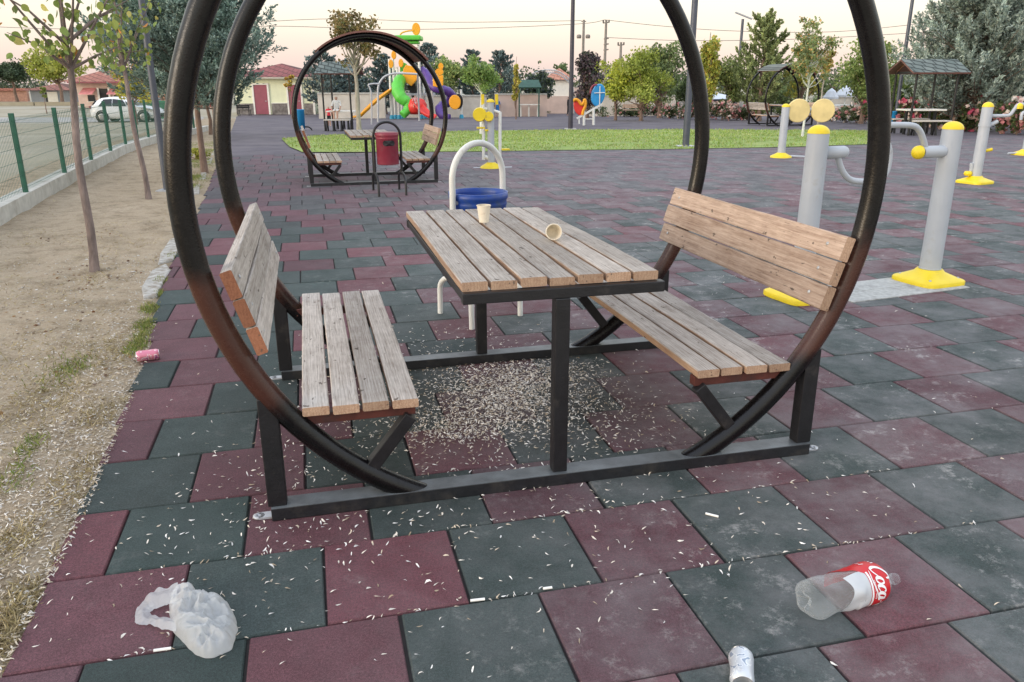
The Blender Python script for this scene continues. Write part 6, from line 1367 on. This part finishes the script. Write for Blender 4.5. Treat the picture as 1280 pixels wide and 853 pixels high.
# seesaw
P = gp(736, 157); w = W3(P); sc = mpp(P)
t = thing('seesaw', P, 'white seesaw with a red and yellow seat low and a blue seat high', 'seesaw')
for x0, y0, y1 in ((730, 157, 138), (742, 156.5, 137)):
    mb = MB(); mb.tube([w(x0, y0), w(x0, y1)], sc * 1.7, 12); obj('post', mb, M['white'], t, P)
mb = MB(); mb.tube([w(731, 149), w(741, 149)], sc * .6, 8); obj('cross_bar', mb, M['white'], t, P)
mb = MB(); mb.bar(w(721, 148.5), w(752, 130.5), sc * 2.2, sc * 2.4); obj('beam', mb, M['white'], t, P)
mb = MB(); mb.tube([w(724, 147), w(724, 155)], sc * .9, 8); obj('stop_bar', mb, M['white'], t, P)
mb = MB(); mb.tube([w(747, 134), w(749.5, 140), w(750, 133)], sc * .7, 8); obj('stop_bar', mb, M['white'], t, P)
def ell(mb, cx, cy, rx, ry, th, d=0, n=26, cut=0):
    poly = [w(cx + rx * math.cos(2 * PI * i / n) + cut * math.sin(2 * PI * i / n) * rx, cy - ry * math.sin(2 * PI * i / n), d) for i in range(n)]; mb.prism(poly, HF * th)
mb = MB(); ell(mb, 723.5, 134, 6, 10.5, .30, 0, 26, -.3); obj('low_seat', mb, M['plastred'], t, P, bevel=.05)
mb = MB(); mb.tube(smooth_path([w(x, y, -.05) for x, y in ((716, 127), (719, 124.5), (723, 126), (727, 131), (730, 127.5), (730.5, 125), (732, 127), (731.5, 133), (729, 139), (728, 144))], 5), sc * 1.8, 10); obj('low_seat_rim', mb, M['orange'], t, P)
mb = MB(); ell(mb, 748, 119, 8.5, 14, .30, 0, 26, .25); obj('high_seat', mb, M['skyblue'], t, P, bevel=.05)
mb = MB(); mb.tube(smooth_path([w(x, y, -.02) for x, y in ((738, 117), (739, 111), (742, 107), (746, 106))], 5), sc * 1.3, 8); obj('high_seat_back', mb, M['red'], t, P)
mb = MB(); mb.tube([w(750, 108, -.06), w(749.5, 131, -.06)], sc * .7, 6); mb.tube([w(743, 116.5, -.06), w(756, 116, -.06)], sc * .6, 6); obj('seat_brace', mb, M['white'], t, P)
P = gp(710, 145); person(P, 1.35, 'person in long black clothes standing beside the central lamp post', blk_c, blk_c, 'stand', HR, long_=True)
P = gp(622, 146); person(P, 1.25, 'child in blue standing in front of the pale wall by the gazebo', blu_c, blu_c, 'stand')
P = gp(735.5, 148); person(P + HF * 1.5, 1.15, 'dark-haired child standing behind the seesaw', blk_c, den_c, 'stand')
P = gp(269.5, 152); person(P, 1.35, 'person in red far down the dirt strip between the tree trunks', red_c, den_c, 'stand')
# small gazebo
P = gp(660, 146); w = W3(P); sc = mpp(P)
t = thing('gazebo', P, 'small dark green gabled gazebo beneath the pale arch', 'gazebo')
mb = MB(); z1 = w(660, 100).z; z0 = w(660, 109).z
A_ = w(647, 109, -1); B_ = w(677, 109, -1); C1 = w(673, 100); C0 = w(650, 100); D_ = A_ + HF * 2; E_ = B_ + HF * 2
for q in (A_, B_, D_, E_): q.z = z0
C0.z = C1.z = z1
slab(mb, C0, C1, B_, A_, .06); slab(mb, C0, C1, E_, D_, .06); M['dkgreen'] = mat('dark_green_roof', (.03, .085, .065), .7, 0, .2, 5)
obj('roof', mb, [M['dkgreen'], M['dkgreen']], t, P, recalc=False)
for x, d in ((649, -.9), (673.5, -.9), (651, .9), (671, .9)):
    a = w(x, 146, d); mb = MB(); mb.tube([Vector((a.x, a.y, zt(a.y))), Vector((a.x, a.y, z0))], sc * .9, 8); obj('post', mb, M['dkgreen'], t, P)
mb = MB(); mb.bar(w(648, 131), w(675, 131), .5, .06); obj('table_top', mb, M['trim'], t, P)
for x in (651, 661, 672):
    mb = MB(); mb.bar(w(x, 132), w(x, 146), .08, .08); obj('table_leg', mb, M['trim'], t, P)
# pale truss arch
P = gp(684, 143.5); w = W3(P); sc = mpp(P); t = thing('entrance_arch', P, 'pale curved truss arch in front of the orange-roofed gatehouse', 'arch')
pa = [(655, 143), (655.5, 112), (657, 100), (664, 93), (674, 89), (686, 87.5), (698, 89.5), (707, 95), (714, 102), (717, 115), (717.5, 143)]
for dx in (0, 1):
    pp = [w(x, y) + ((w(684, 143) - w(x, y)).normalized() * sc * 3.4 if dx else Vector((0, 0, 0))) for x, y in pa]; mb = MB(); mb.tube(smooth_path(pp, 5), sc * .6, 8); obj('arch_tube', mb, M['steel'], t, P)
mb = MB(); po = smooth_path([w(x, y) for x, y in pa], 4); pi_ = smooth_path([w(x, y) + (w(684, 143) - w(x, y)).normalized() * sc * 3.4 for x, y in pa], 4)
for i in range(0, len(po) - 1): mb.tube([po[i], pi_[i + 1]], sc * .35, 5)
obj('arch_lattice', mb, M['steel'], t, P)

# ------------------------------------------------------------------ buildings
def hip(mb, x0, x1, y0, y1, z0, z1, ov=.4, mi=0):
    x0 -= ov; x1 += ov; y0 -= ov; y1 += ov; hw = min(x1 - x0, y1 - y0) / 2
    if x1 - x0 >= y1 - y0: r = [(x0 + hw, (y0 + y1) / 2, z1), (x1 - hw, (y0 + y1) / 2, z1)]
    else: r = [((x0 + x1) / 2, y0 + hw, z1), ((x0 + x1) / 2, y1 - hw, z1)]
    e = [(x0, y0, z0), (x1, y0, z0), (x1, y1, z0), (x0, y1, z0)]
    if x1 - x0 >= y1 - y0: fs = [(0, 1, 5, 4), (2, 3, 4, 5), (1, 2, 5), (3, 0, 4)]
    else: fs = [(0, 1, 4), (2, 3, 5), (1, 2, 5, 4), (3, 0, 4, 5)]
    mb.add(e + r, fs + [(3, 2, 1, 0)], mi)
class Bld:
    """building in a frame turned to the camera heading: x right, y away, z up, metres from its base point"""
    def __init__(s, name, P, label, cat='building', turn=0, group=None):
        s.t = thing(name, P, label, cat, group, rz=-math.atan2(HF.x, HF.y) + turn)
        s.P = P
    def part(s, name, m, fn, par=None, bevel=0):
        mb = MB(); fn(mb); return obj(name, mb, m, par or s.t, bevel=bevel, recalc=True)
# cream service building with maroon roof
P = gp(346, 143.3); sc = mpp(P) ; b = Bld('service_building', P, 'cream building with two maroon doors, stone base and maroon hipped roof')
X = lambda x: (x - 346) * sc * .99; Hm = lambda y: (143.3 - y) * sc * .92
b.part('wall', M['cream'], lambda mb: mb.box((X(296), 0, 0), (X(394), 6, Hm(97))))
for x0, x1 in ((296, 318), (341, 360.5), (382, 394.3)): b.part('stone_base', M['stone'], lambda mb: mb.box((X(x0), -.10, 0), (X(x1), -.003, Hm(129))))
for x0, x1 in ((320, 336.8), (363, 378.5)):
    d = b.part('door', M['maroon'], lambda mb: mb.box((X(x0), -.05, .02), (X(x1), -.004, Hm(105))), bevel=.01)
    def fr(mb):
        mb.box((X(x0) - .14, -.09, 0), (X(x0) - .002, -.006, Hm(103))); mb.box((X(x1) + .002, -.09, 0), (X(x1) + .14, -.006, Hm(103))); mb.box((X(x0) - .14, -.092, Hm(105) + .002), (X(x1) + .14, -.006, Hm(103)))
    b.part('door_frame', M['trim'], fr, d)
    b.part('handle', M['steel'], lambda mb: mb.box((X(x1) - .22, -.09, 1.0), (X(x1) - .10, -.052, 1.05)), d)
b.part('eave', M['trim'], lambda mb: mb.box((X(296) - .5, -.6, Hm(97) + .003), (X(394) + .5, 6.5, Hm(95))))
r_ = b.part('roof', M['roofmaroon'], lambda mb: hip(mb, X(296) - .1, X(394) + .1, -.2, 6.1, Hm(95) + .004, Hm(77), .5))
b.part('corner_trim', M['trim'], lambda mb: mb.box((X(393), -.12, 0), (X(395.5), -.11 + .1, Hm(98))))
b.part('sill_band', M['trim'], lambda mb: mb.box((X(341), -.13, Hm(129) + .002), (X(360.5), -.002, Hm(128))))
# small orange tree by the door
tree('small orange and yellow tree beside the right maroon door', 'tree', (362, 144), 88, 5.5, 118, 'round', (.42, .30, .06), [(.52, .24, .05), (.22, .24, .06)], .5, 600, 3, .7, dist=57, nclu=10)
# park benches by the building and at the rose bed
def park_bench(P, wd, label, f=None, col='woodback', group='park benches'):
    t = thing('park_bench', P, label, 'bench', group, rz=-math.atan2(HF.x, HF.y) + (f or 0))
    mb = MB(); [mb.box((-wd / 2, -.22 + k * .14, .42), (wd / 2, -.10 + k * .14, .455)) for k in range(3)]; obj('seat', mb, M[col], t)
    mb = MB(); [mb.box((-wd / 2, .24, .55 + k * .13), (wd / 2, .275, .66 + k * .13)) for k in range(2)]; obj('backrest', mb, M[col], t)
    for s in (-1, 1):
        mb = MB(); x = s * wd * .42; mb.bar((x, -.2, 0), (x, -.14, .418), .05, .05); obj('leg', mb, M['frame'], t); mb = MB(); mb.bar((x, .30, 0), (x, .23, .42), .05, .05); mb.bar((x, .23, .40), (x, .29, .82), .05, .04, up=(0, 1, 0)); obj('leg', mb, M['frame'], t)
    return t
park_bench(gp(791, 146.5), 1.3, 'wooden park bench in front of the rose bushes left of the ring tube')
park_bench(gp(306, 145), 1.0, 'dark park bench in front of the cream building by the conifer trunks', .6, 'frame')
# gatehouse
P = gp(700, 143.5) ; P = P + HF * 3; P.z = zt(P.y); sc = mpp(P); b = Bld('gatehouse', P, 'pale gatehouse with a pink stone base and orange hipped roof behind the arch')
X = lambda x: (x - 700) * sc; Hm = lambda y: (141.5 - y) * sc * .92
b.part('wall', M['trim'], lambda mb: mb.box((X(688), 0, Hm(119)), (X(716), 3.5, Hm(98))))
b.part('stone_base', M['pink'], lambda mb: mb.box((X(684), -.25, 0), (X(720), 3.7, Hm(119) - .003)))
b.part('roof', M['rooforange'], lambda mb: hip(mb, X(688), X(716), 0, 3.5, Hm(98) + .004, Hm(83), .35))
w_ = b.part('window', M['glassdark'], lambda mb: mb.box((X(689.5), -.04, Hm(113)), (X(692), -.003, Hm(103))))
b.part('side_tower', M['pink'], lambda mb: mb.box((X(718), -.4, Hm(119)), (X(730), 1.5, Hm(108))))
b.part('round_window', M['glassdark'], lambda mb: mb.lathe([(0, 0), (sc * 2, 0), (sc * 2, .05), (0, .05)], (X(727), -.46, Hm(114)), (0, -1, 0), 16))
# garden walls
def wall_run(pts, h0, h1, label, m, th=.3, name='garden_wall'):
    Pm = gp(*pts[0]); mb = MB()
    for (xa, ya, ha), (xb, yb, hb) in zip(pts[:-1], pts[1:]) if len(pts[0]) == 3 else []: pass
    v = [gp(x, y) for x, y in pts]
    for a, c in zip(v[:-1], v[1:]):
        d = (c - a).normalized(); n = Vector((-d.y, d.x, 0)) * th
        mb.prism([a - up * .2, c - up * .2, c - up * .2 + n, a - up * .2 + n], up * (h0 + .2))
    o = obj(name, mb, m, None, tuple(v[0])); return tag(o, label, 'wall')
def wallpx(x0, x1, ybase, ytop, dist, label, m, cap=None):
    d0 = ray(x0, 110); d0 = Vector((d0.x, d0.y, 0)); d1 = ray(x1, 110); d1 = Vector((d1.x, d1.y, 0))
    a = Vector((CP.x, CP.y, 0)) + d0 / d0.dot(HF) * dist; b_ = Vector((CP.x, CP.y, 0)) + d1 / d1.dot(HF) * dist
    a.z = b_.z = zt(60); top = W((x0 + x1) / 2, ytop, a).z; mb = MB(); n = HF * .3
    mb.prism([a - up * .2, b_ - up * .2, b_ - up * .2 + n, a - up * .2 + n], up * (top - a.z + .2)); t = thing('garden_wall', a, label, 'wall', 'pale garden walls behind the playground'); obj('wall', mb, m, t, a)
    mb = MB(); mb.prism([a + up * (top - a.z + .003) - n * .2, b_ + up * (top - a.z + .003) - n * .2, b_ + up * (top - a.z + .003) + n * 1.2, a + up * (top - a.z + .003) + n * 1.2], up * .1); obj('coping', mb, M['concrete'], t, a)
wallpx(396, 480, 143, 118, 56, 'pale stone garden wall behind the pavilion', M['palewall'])
wallpx(486, 608, 143, 121, 57, 'pale garden wall behind the playground tower', M['palewall'])
wallpx(618, 684, 143, 119, 58, 'pinkish garden wall between the round tree and the gatehouse', M['pink'])
wallpx(734, 846, 143, 121, 57, 'pale garden wall behind the yellow-green trees', M['palewall'])
wallpx(850, 1000, 143, 125, 58, 'low pale garden wall behind the far right ring shelter', M['palewall'])
wallpx(1030, 1420, 143, 122, 50, 'pale garden wall behind the right pavilion', M['palewall'])
# shed with pale roof
def shed(x0, x1, yb, ye, yr, dist, label, mw, mr, name='shed'):
    d0 = ray((x0 + x1) / 2, 110); d0 = Vector((d0.x, d0.y, 0)); a = Vector((CP.x, CP.y, 0)) + d0 / d0.dot(HF) * dist; a.z = zt(60); sc = mpp(a); xm = (x0 + x1) / 2
    b = Bld(name, a, label); X = lambda x: (x - xm) * sc * 1.02; top = W(xm, ye, a).z - a.z; rid = W(xm, yr, a).z - a.z
    b.part('wall', mw, lambda mb: mb.box((X(x0), 0, 0), (X(x1), 4, top))); b.part('roof', mr, lambda mb: hip(mb, X(x0), X(x1), 0, 4, top + .004, rid, .5)); return b, X, top
b, X, top = shed(876, 922, 135, 124, 116, 55, 'low shed with a dark teal wall and pale bluish roof behind the rose bushes', M['greyblue'], M['whiteroof'])
for x in (886, 899, 911): b.part('window', M['glassdark'], lambda mb: mb.box((X(x), -.05, top * .35), (X(x + 8), -.004, top * .9)))
shed(776, 800, 135, 121, 112, 66, 'low building with a pale grey roof beyond the bright yellow-green tree', M['palewall'], M['whiteroof'])
shed(1256, 1330, 135, 106, 96, 40, 'building with a brown front at the right edge behind the huge conifer', M['brick'], M['roofmaroon'])
# umbrellas behind the discs
for x, yt, hw, yb, d, lb_ in ((1040, 110, 9, 133, 44, 'pale blue-white parasol left of its twin behind the cream discs'), (1058, 107, 12, 133, 45, 'larger pale parasol right of its twin behind the cream discs')):
    P = Vector((CP.x, CP.y, 0)); dd = ray(x, 110); dd = Vector((dd.x, dd.y, 0)); P = P + dd / dd.dot(HF) * d; P.z = zt(P.y); w = W3(P); sc = mpp(P); t = thing('parasol', P, lb_, 'parasol', 'pale parasols'); zt_ = w(x, yt).z - P.z
    mb = MB(); mb.lathe([(sc * hw, zt_ - sc * 13), (sc * hw * 1.02, zt_ - sc * 11), (sc * hw * .55, zt_ - sc * 4), (0, zt_)], P, n=8, sm=False); obj('canopy', mb, M['whiteroof'], t, P, recalc=False)
    mb = MB(); mb.tube([P, P + up * (zt_ - .02)], .03, 8); obj('pole', mb, M['white'], t, P)
    mb = MB(); mb.lathe([(0, .74), (.5, .74), (.5, .70), (0, .70)], P, n=20); mb.tube([P + HR * .1, P + HR * .1 + up * .7], .04, 8); obj('table', mb, M['white'], t, P)
# village beyond the fence
def at_dist(x, dist): d0 = ray(x, 110); d0 = Vector((d0.x, d0.y, 0)); a = Vector((CP.x, CP.y, 0)) + d0 / d0.dot(HF) * dist; a.z = zt(a.y); return a
P = at_dist(62, 104); sc = mpp(P); b = Bld('blue_shed', P, 'long grey-blue shed with a low red-brown roof beyond the field'); Y0 = 121.5
X = lambda x: (x - 62) * sc * 1.05; Hm = lambda y: (Y0 + 3 - y) * sc * .92
b.part('wall', M['greyblue'], lambda mb: mb.box((X(38), 0, 0), (X(84), 6, Hm(108))))
b.part('roof', M['roofred'], lambda mb: hip(mb, X(36), X(86), 0, 6, Hm(108) + .004, Hm(99), .6))
b.part('door', M['trim'], lambda mb: mb.box((X(58), -.06, 0), (X(70), -.004, Hm(110))))
b.part('doorway', M['black'], lambda mb: mb.box((X(55.5), -.05, 0), (X(57.5), -.004, Hm(111))))
P = at_dist(10, 112); sc = mpp(P); b = Bld('brick_wall', P, 'long low wall topped with red roof tiles at the far left', 'wall')
b.part('wall', M['brick'], lambda mb: mb.box((-40 * sc, 0, 0), (22 * sc, .5, sc * 13))); b.part('coping', M['roofred'], lambda mb: mb.box((-40 * sc, -.3, sc * 13 + .003), (22 * sc, .8, sc * 16)))
P = at_dist(140, 84); sc = mpp(P); b = Bld('village_house', P, 'village house with a red hipped roof, dark doorway and pink awnings behind the car')
X = lambda x: (x - 140) * sc * 1.05; base_ = W(140, 110, P).z; Hm = lambda y: W(140, y, P).z - P.z
b.part('wall', M['pink'], lambda mb: mb.box((X(98), 0, 0), (X(176), 7, Hm(104))))
b.part('fascia', M['maroon'], lambda mb: mb.box((X(95), -1.2, Hm(104) + .003), (X(178), 7.6, Hm(102.3))))
b.part('roof', M['roofred'], lambda mb: hip(mb, X(98), X(176), -.4, 7, Hm(102.3) + .004, Hm(82), .9))
b.part('doorway', M['black'], lambda mb: mb.box((X(125), -.12, 0), (X(135), -.004, Hm(111))))
b.part('door_frame', M['trim'], lambda mb: (mb.box((X(122.5), -.16, 0), (X(124.7), -.005, Hm(110))), mb.box((X(135.3), -.16, 0), (X(137.5), -.005, Hm(110)))))
for x0, x1 in ((106, 122), (138.5, 151)):
    b.part('awning', M['awning'], lambda mb: mb.prism([(X(x0), -.05, Hm(111)), (X(x1), -.05, Hm(111)), (X(x1), -1.1, Hm(118)), (X(x0), -1.1, Hm(118))], (0, .05, .08)))
for x0 in (110, 141, 160):
    w_ = b.part('window', M['glassdark'], lambda mb: mb.box((X(x0), -.08, Hm(127)), (X(x0 + 8), -.004, Hm(119)))); b.part('window_frame', M['trim'], lambda mb: mb.box((X(x0) - .12, -.10, Hm(127.8)), (X(x0 + 8) + .12, -.004, Hm(127.05))), w_)
b.part('chimney', M['brick'], lambda mb: mb.box((X(150), 3, Hm(98)), (X(153), 3.6, Hm(80))))
P = at_dist(190, 80); sc = mpp(P); b = Bld('brick_house', P, 'small brick house with a tiled roof and dark window right of the village house'); X = lambda x: (x - 190) * sc * 1.05; Hm = lambda y: W(190, y, P).z - P.z
b.part('wall', M['brick'], lambda mb: mb.box((X(178), 0, 0), (X(232), 6, Hm(106)))); b.part('roof', M['roofred'], lambda mb: hip(mb, X(178), X(232), 0, 6, Hm(106) + .004, Hm(94), .6))
b.part('window', M['glassdark'], lambda mb: mb.box((X(186), -.08, Hm(120)), (X(193), -.004, Hm(110))))
P = at_dist(192, 58); sc = mpp(P); t = thing('site_hoarding', P, 'green and blue-grey screen fence behind the front of the white car', 'fence', rz=-math.atan2(HF.x, HF.y)); Hm = lambda y: W(192, y, P).z - P.z
mb = MB(); mb.box((-16 * sc, 0, 0), (20 * sc, .08, Hm(126))); obj('panel', mb, mat('green_screen', (.03, .14, .08), .7, 0, .15, 2), t)
mb = MB(); mb.box((-18 * sc, .09, 0), (6 * sc, .17, Hm(122.5))); obj('upper_panel', mb, M['greyblue'], t)
# row of low garden walls / rubble in front of the village
P = at_dist(60, 92); sc = mpp(P); mb = MB(); 
for x0, x1 in ((-70, -22), (-20, 46)):
    mb.box((x0 * sc, 0, 0), (x1 * sc, .4, sc * 4.5))
t = thing('field_wall', P, 'low earth-coloured field wall in front of the grey-blue shed', 'wall', rz=-math.atan2(HF.x, HF.y)); obj('wall', mb, M['field'], t)
# lane across the field
mb = MB(); a0 = [at_dist(-200, 62), at_dist(250, 62), at_dist(250, 52), at_dist(-200, 52)]
mb.add([(p.x, p.y, -.924 - .0) for p in a0], [(0, 1, 2, 3)])
for v_i, v_ in enumerate(mb.v): mb.v[v_i] = (v_[0], v_[1], zt(v_[1]) - .02)
tag(obj('lane', mb, mat('lane_dust', (.34, .33, .31), .95, 0, .15, 1, dirt=(.26, .24, .2), dscale=.5)), 'pale dusty lane crossing the field where the car stands', kind='structure')
# ------------------------------------------------------------------ white hatchback
P = at_dist(156, 52); P.z = zt(P.y) - .02; sc = mpp(P)
t = thing('parked_car', P, 'white hatchback parked side-on in the lane in front of the village house', 'car', rz=-math.atan2(HF.x, HF.y) + .04)
Lc = 4.05; prof = [(-2.02, .42, .80), (-1.98, .30, .98), (-1.80, .24, 1.02), (-1.55, .22, 1.30), (-1.30, .22, 1.44), (-.8, .22, 1.50), (-.2, .22, 1.50), (.25, .22, 1.42), (.62, .22, 1.18), (.92, .22, .97), (1.4, .22, .90), (1.78, .24, .82), (1.96, .28, .70), (2.03, .36, .55)]
def car_body(mb):
    vs = []; m_ = []
    for x, zb, ztop in prof:
        belt = min(.93, ztop - .02); hw = .86 * (1 - .13 * max(0, abs(x) - 1.5) / .5); rw_ = hw if ztop < 1.0 else hw - (ztop - .93) * .42
        ring = [(hw * .86, zb), (hw * .98, zb + .10), (hw, .55), (hw * .985, belt), (rw_, ztop - .04), (rw_ - .12, ztop), (0, ztop + .015)]
        row = [(x, -a, z) for a, z in ring] + [(x, a, z) for a, z in ring[::-1][1:]]; vs += row; n = len(row)
    mb.add(vs, [(i * n + k, i * n + k + 1, (i + 1) * n + k + 1, (i + 1) * n + k) for i in range(len(prof) - 1) for k in range(n - 1)] + [tuple(range(n))[::-1], tuple((len(prof) - 1) * n + k for k in range(n))], 0, None, True)
mb = MB(); car_body(mb); o = obj('body', mb, M['car'], t); 
for s in (-1, 1):
    yb, yt_ = s * .862, s * .70
    for poly in (([(-1.42, .98), (-.62, .97), (-.62, 1.40), (-1.12, 1.37)]), ([(-.56, .97), (.28, .96), (.06, 1.32), (-.56, 1.40)]), ([(.34, .96), (.66, .95), (.20, 1.27)])):
        mb = MB(); mb.prism([(x, s * (.872 - (z - .93) * .40), z) for x, z in poly], (0, -s * .03, 0)); obj('side_window', mb, M['glassdark'], t)
for x in (-1.28, 1.25):
    for s in (-1, 1):
        mb = MB(); mb.lathe([(0, -.10), (.25, -.10), (.31, -.09), (.33, -.05), (.33, .05), (.31, .09), (.25, .10), (0, .10)], (x, s * .80, .325), (0, 1, 0), 24); wh = obj('wheel', mb, M['tyre'], t)
        mb = MB(); mb.lathe([(0, .01), (.06, .012), (.20, .004), (.21, 0)], (x, s * .905, .325), (0, s, 0), 20); obj('rim', mb, M['rim'], wh)
        mb = MB(); mb.lathe([(.335, -.01), (.40, -.012), (.40, .012), (.335, .01)], (x, s * .862, .335), (0, 1, 0), 24); obj('wheel_arch', mb, M['black'], t)
mb = MB(); mb.prism([(.36, -.66, 1.36), (.36, .66, 1.36), (.86, .74, 1.02), (.86, -.74, 1.02)], (.03, 0, .02)); obj('windscreen', mb, M['glassdark'], t)
mb = MB(); mb.prism([(-1.62, -.66, 1.28), (-1.62, .66, 1.28), (-1.84, .72, 1.04), (-1.84, -.72, 1.04)], (-.03, 0, .02)); obj('rear_window', mb, M['glassdark'], t)
for s in (-1, 1):
    mb = MB(); mb.obox((1.86, s * .66, .68), (.13, 0, -.03), (0, .12, 0), (0, 0, .06)); obj('headlight', mb, M['rim'], t, bevel=.02)
    mb = MB(); mb.obox((-1.97, s * .68, .90), (.06, 0, 0), (0, .13, 0), (0, 0, .08)); obj('tail_light', mb, M['red'], t, bevel=.02)
    mb = MB(); mb.obox((.45, s * .95, .98), (.05, 0, 0), (0, .08, 0), (0, 0, .06)); obj('wing_mirror', mb, M['car'], t, bevel=.02)
mb = MB(); mb.box((1.93, -.5, .36), (2.05, .5, .52)); obj('front_grille', mb, M['black'], t, bevel=.02)
# far treeline
def treeline(x0, x1, dist, h, label, n):
    pts = []; a = at_dist(x0, dist); b_ = at_dist(x1, dist); cl = [(a.lerp(b_, random.random()), random.uniform(.5, 1) * h) for _ in range(70)]
    ci = rng.integers(0, 70, n); c = np.array([tuple(k[0]) for k in cl])[ci]; hh = np.array([k[1] for k in cl])[ci]
    v = unit(rng.normal(size=(n, 3))) * (rng.random(n) ** .5)[:, None] * np.stack([hh * 1.1, hh * .8, hh * .5], 1); pos = c + v; pos[:, 2] = zt(60) + hh * .5 + v[:, 2]
    ld = unit(rng.normal(size=(n, 3))); lb_ = unit(np.cross(ld, rng.normal(size=(n, 3)))); ls = rng.uniform(.3, .7, n)[:, None]
    me = quads_mesh('treeline', pos, ld * ls * .5, lb_ * ls * .4, leaf_cols((.10, .13, .08), n, .3, [(.16, .18, .09), (.07, .09, .07)], .4)); me.materials.append(M['leaf']); o = bpy.data.objects.new('treeline', me); COL.objects.link(o); tag(o, label, 'trees', kind='stuff')
treeline(230, 900, 130, 5.5, 'distant band of dark trees behind the playground and gatehouse', 9000)
treeline(880, 1420, 120, 5.5, 'distant band of dark trees behind the right side of the park', 8000)
treeline(-120, 60, 190, 5, 'distant trees on the horizon beyond the village at the left', 3000)
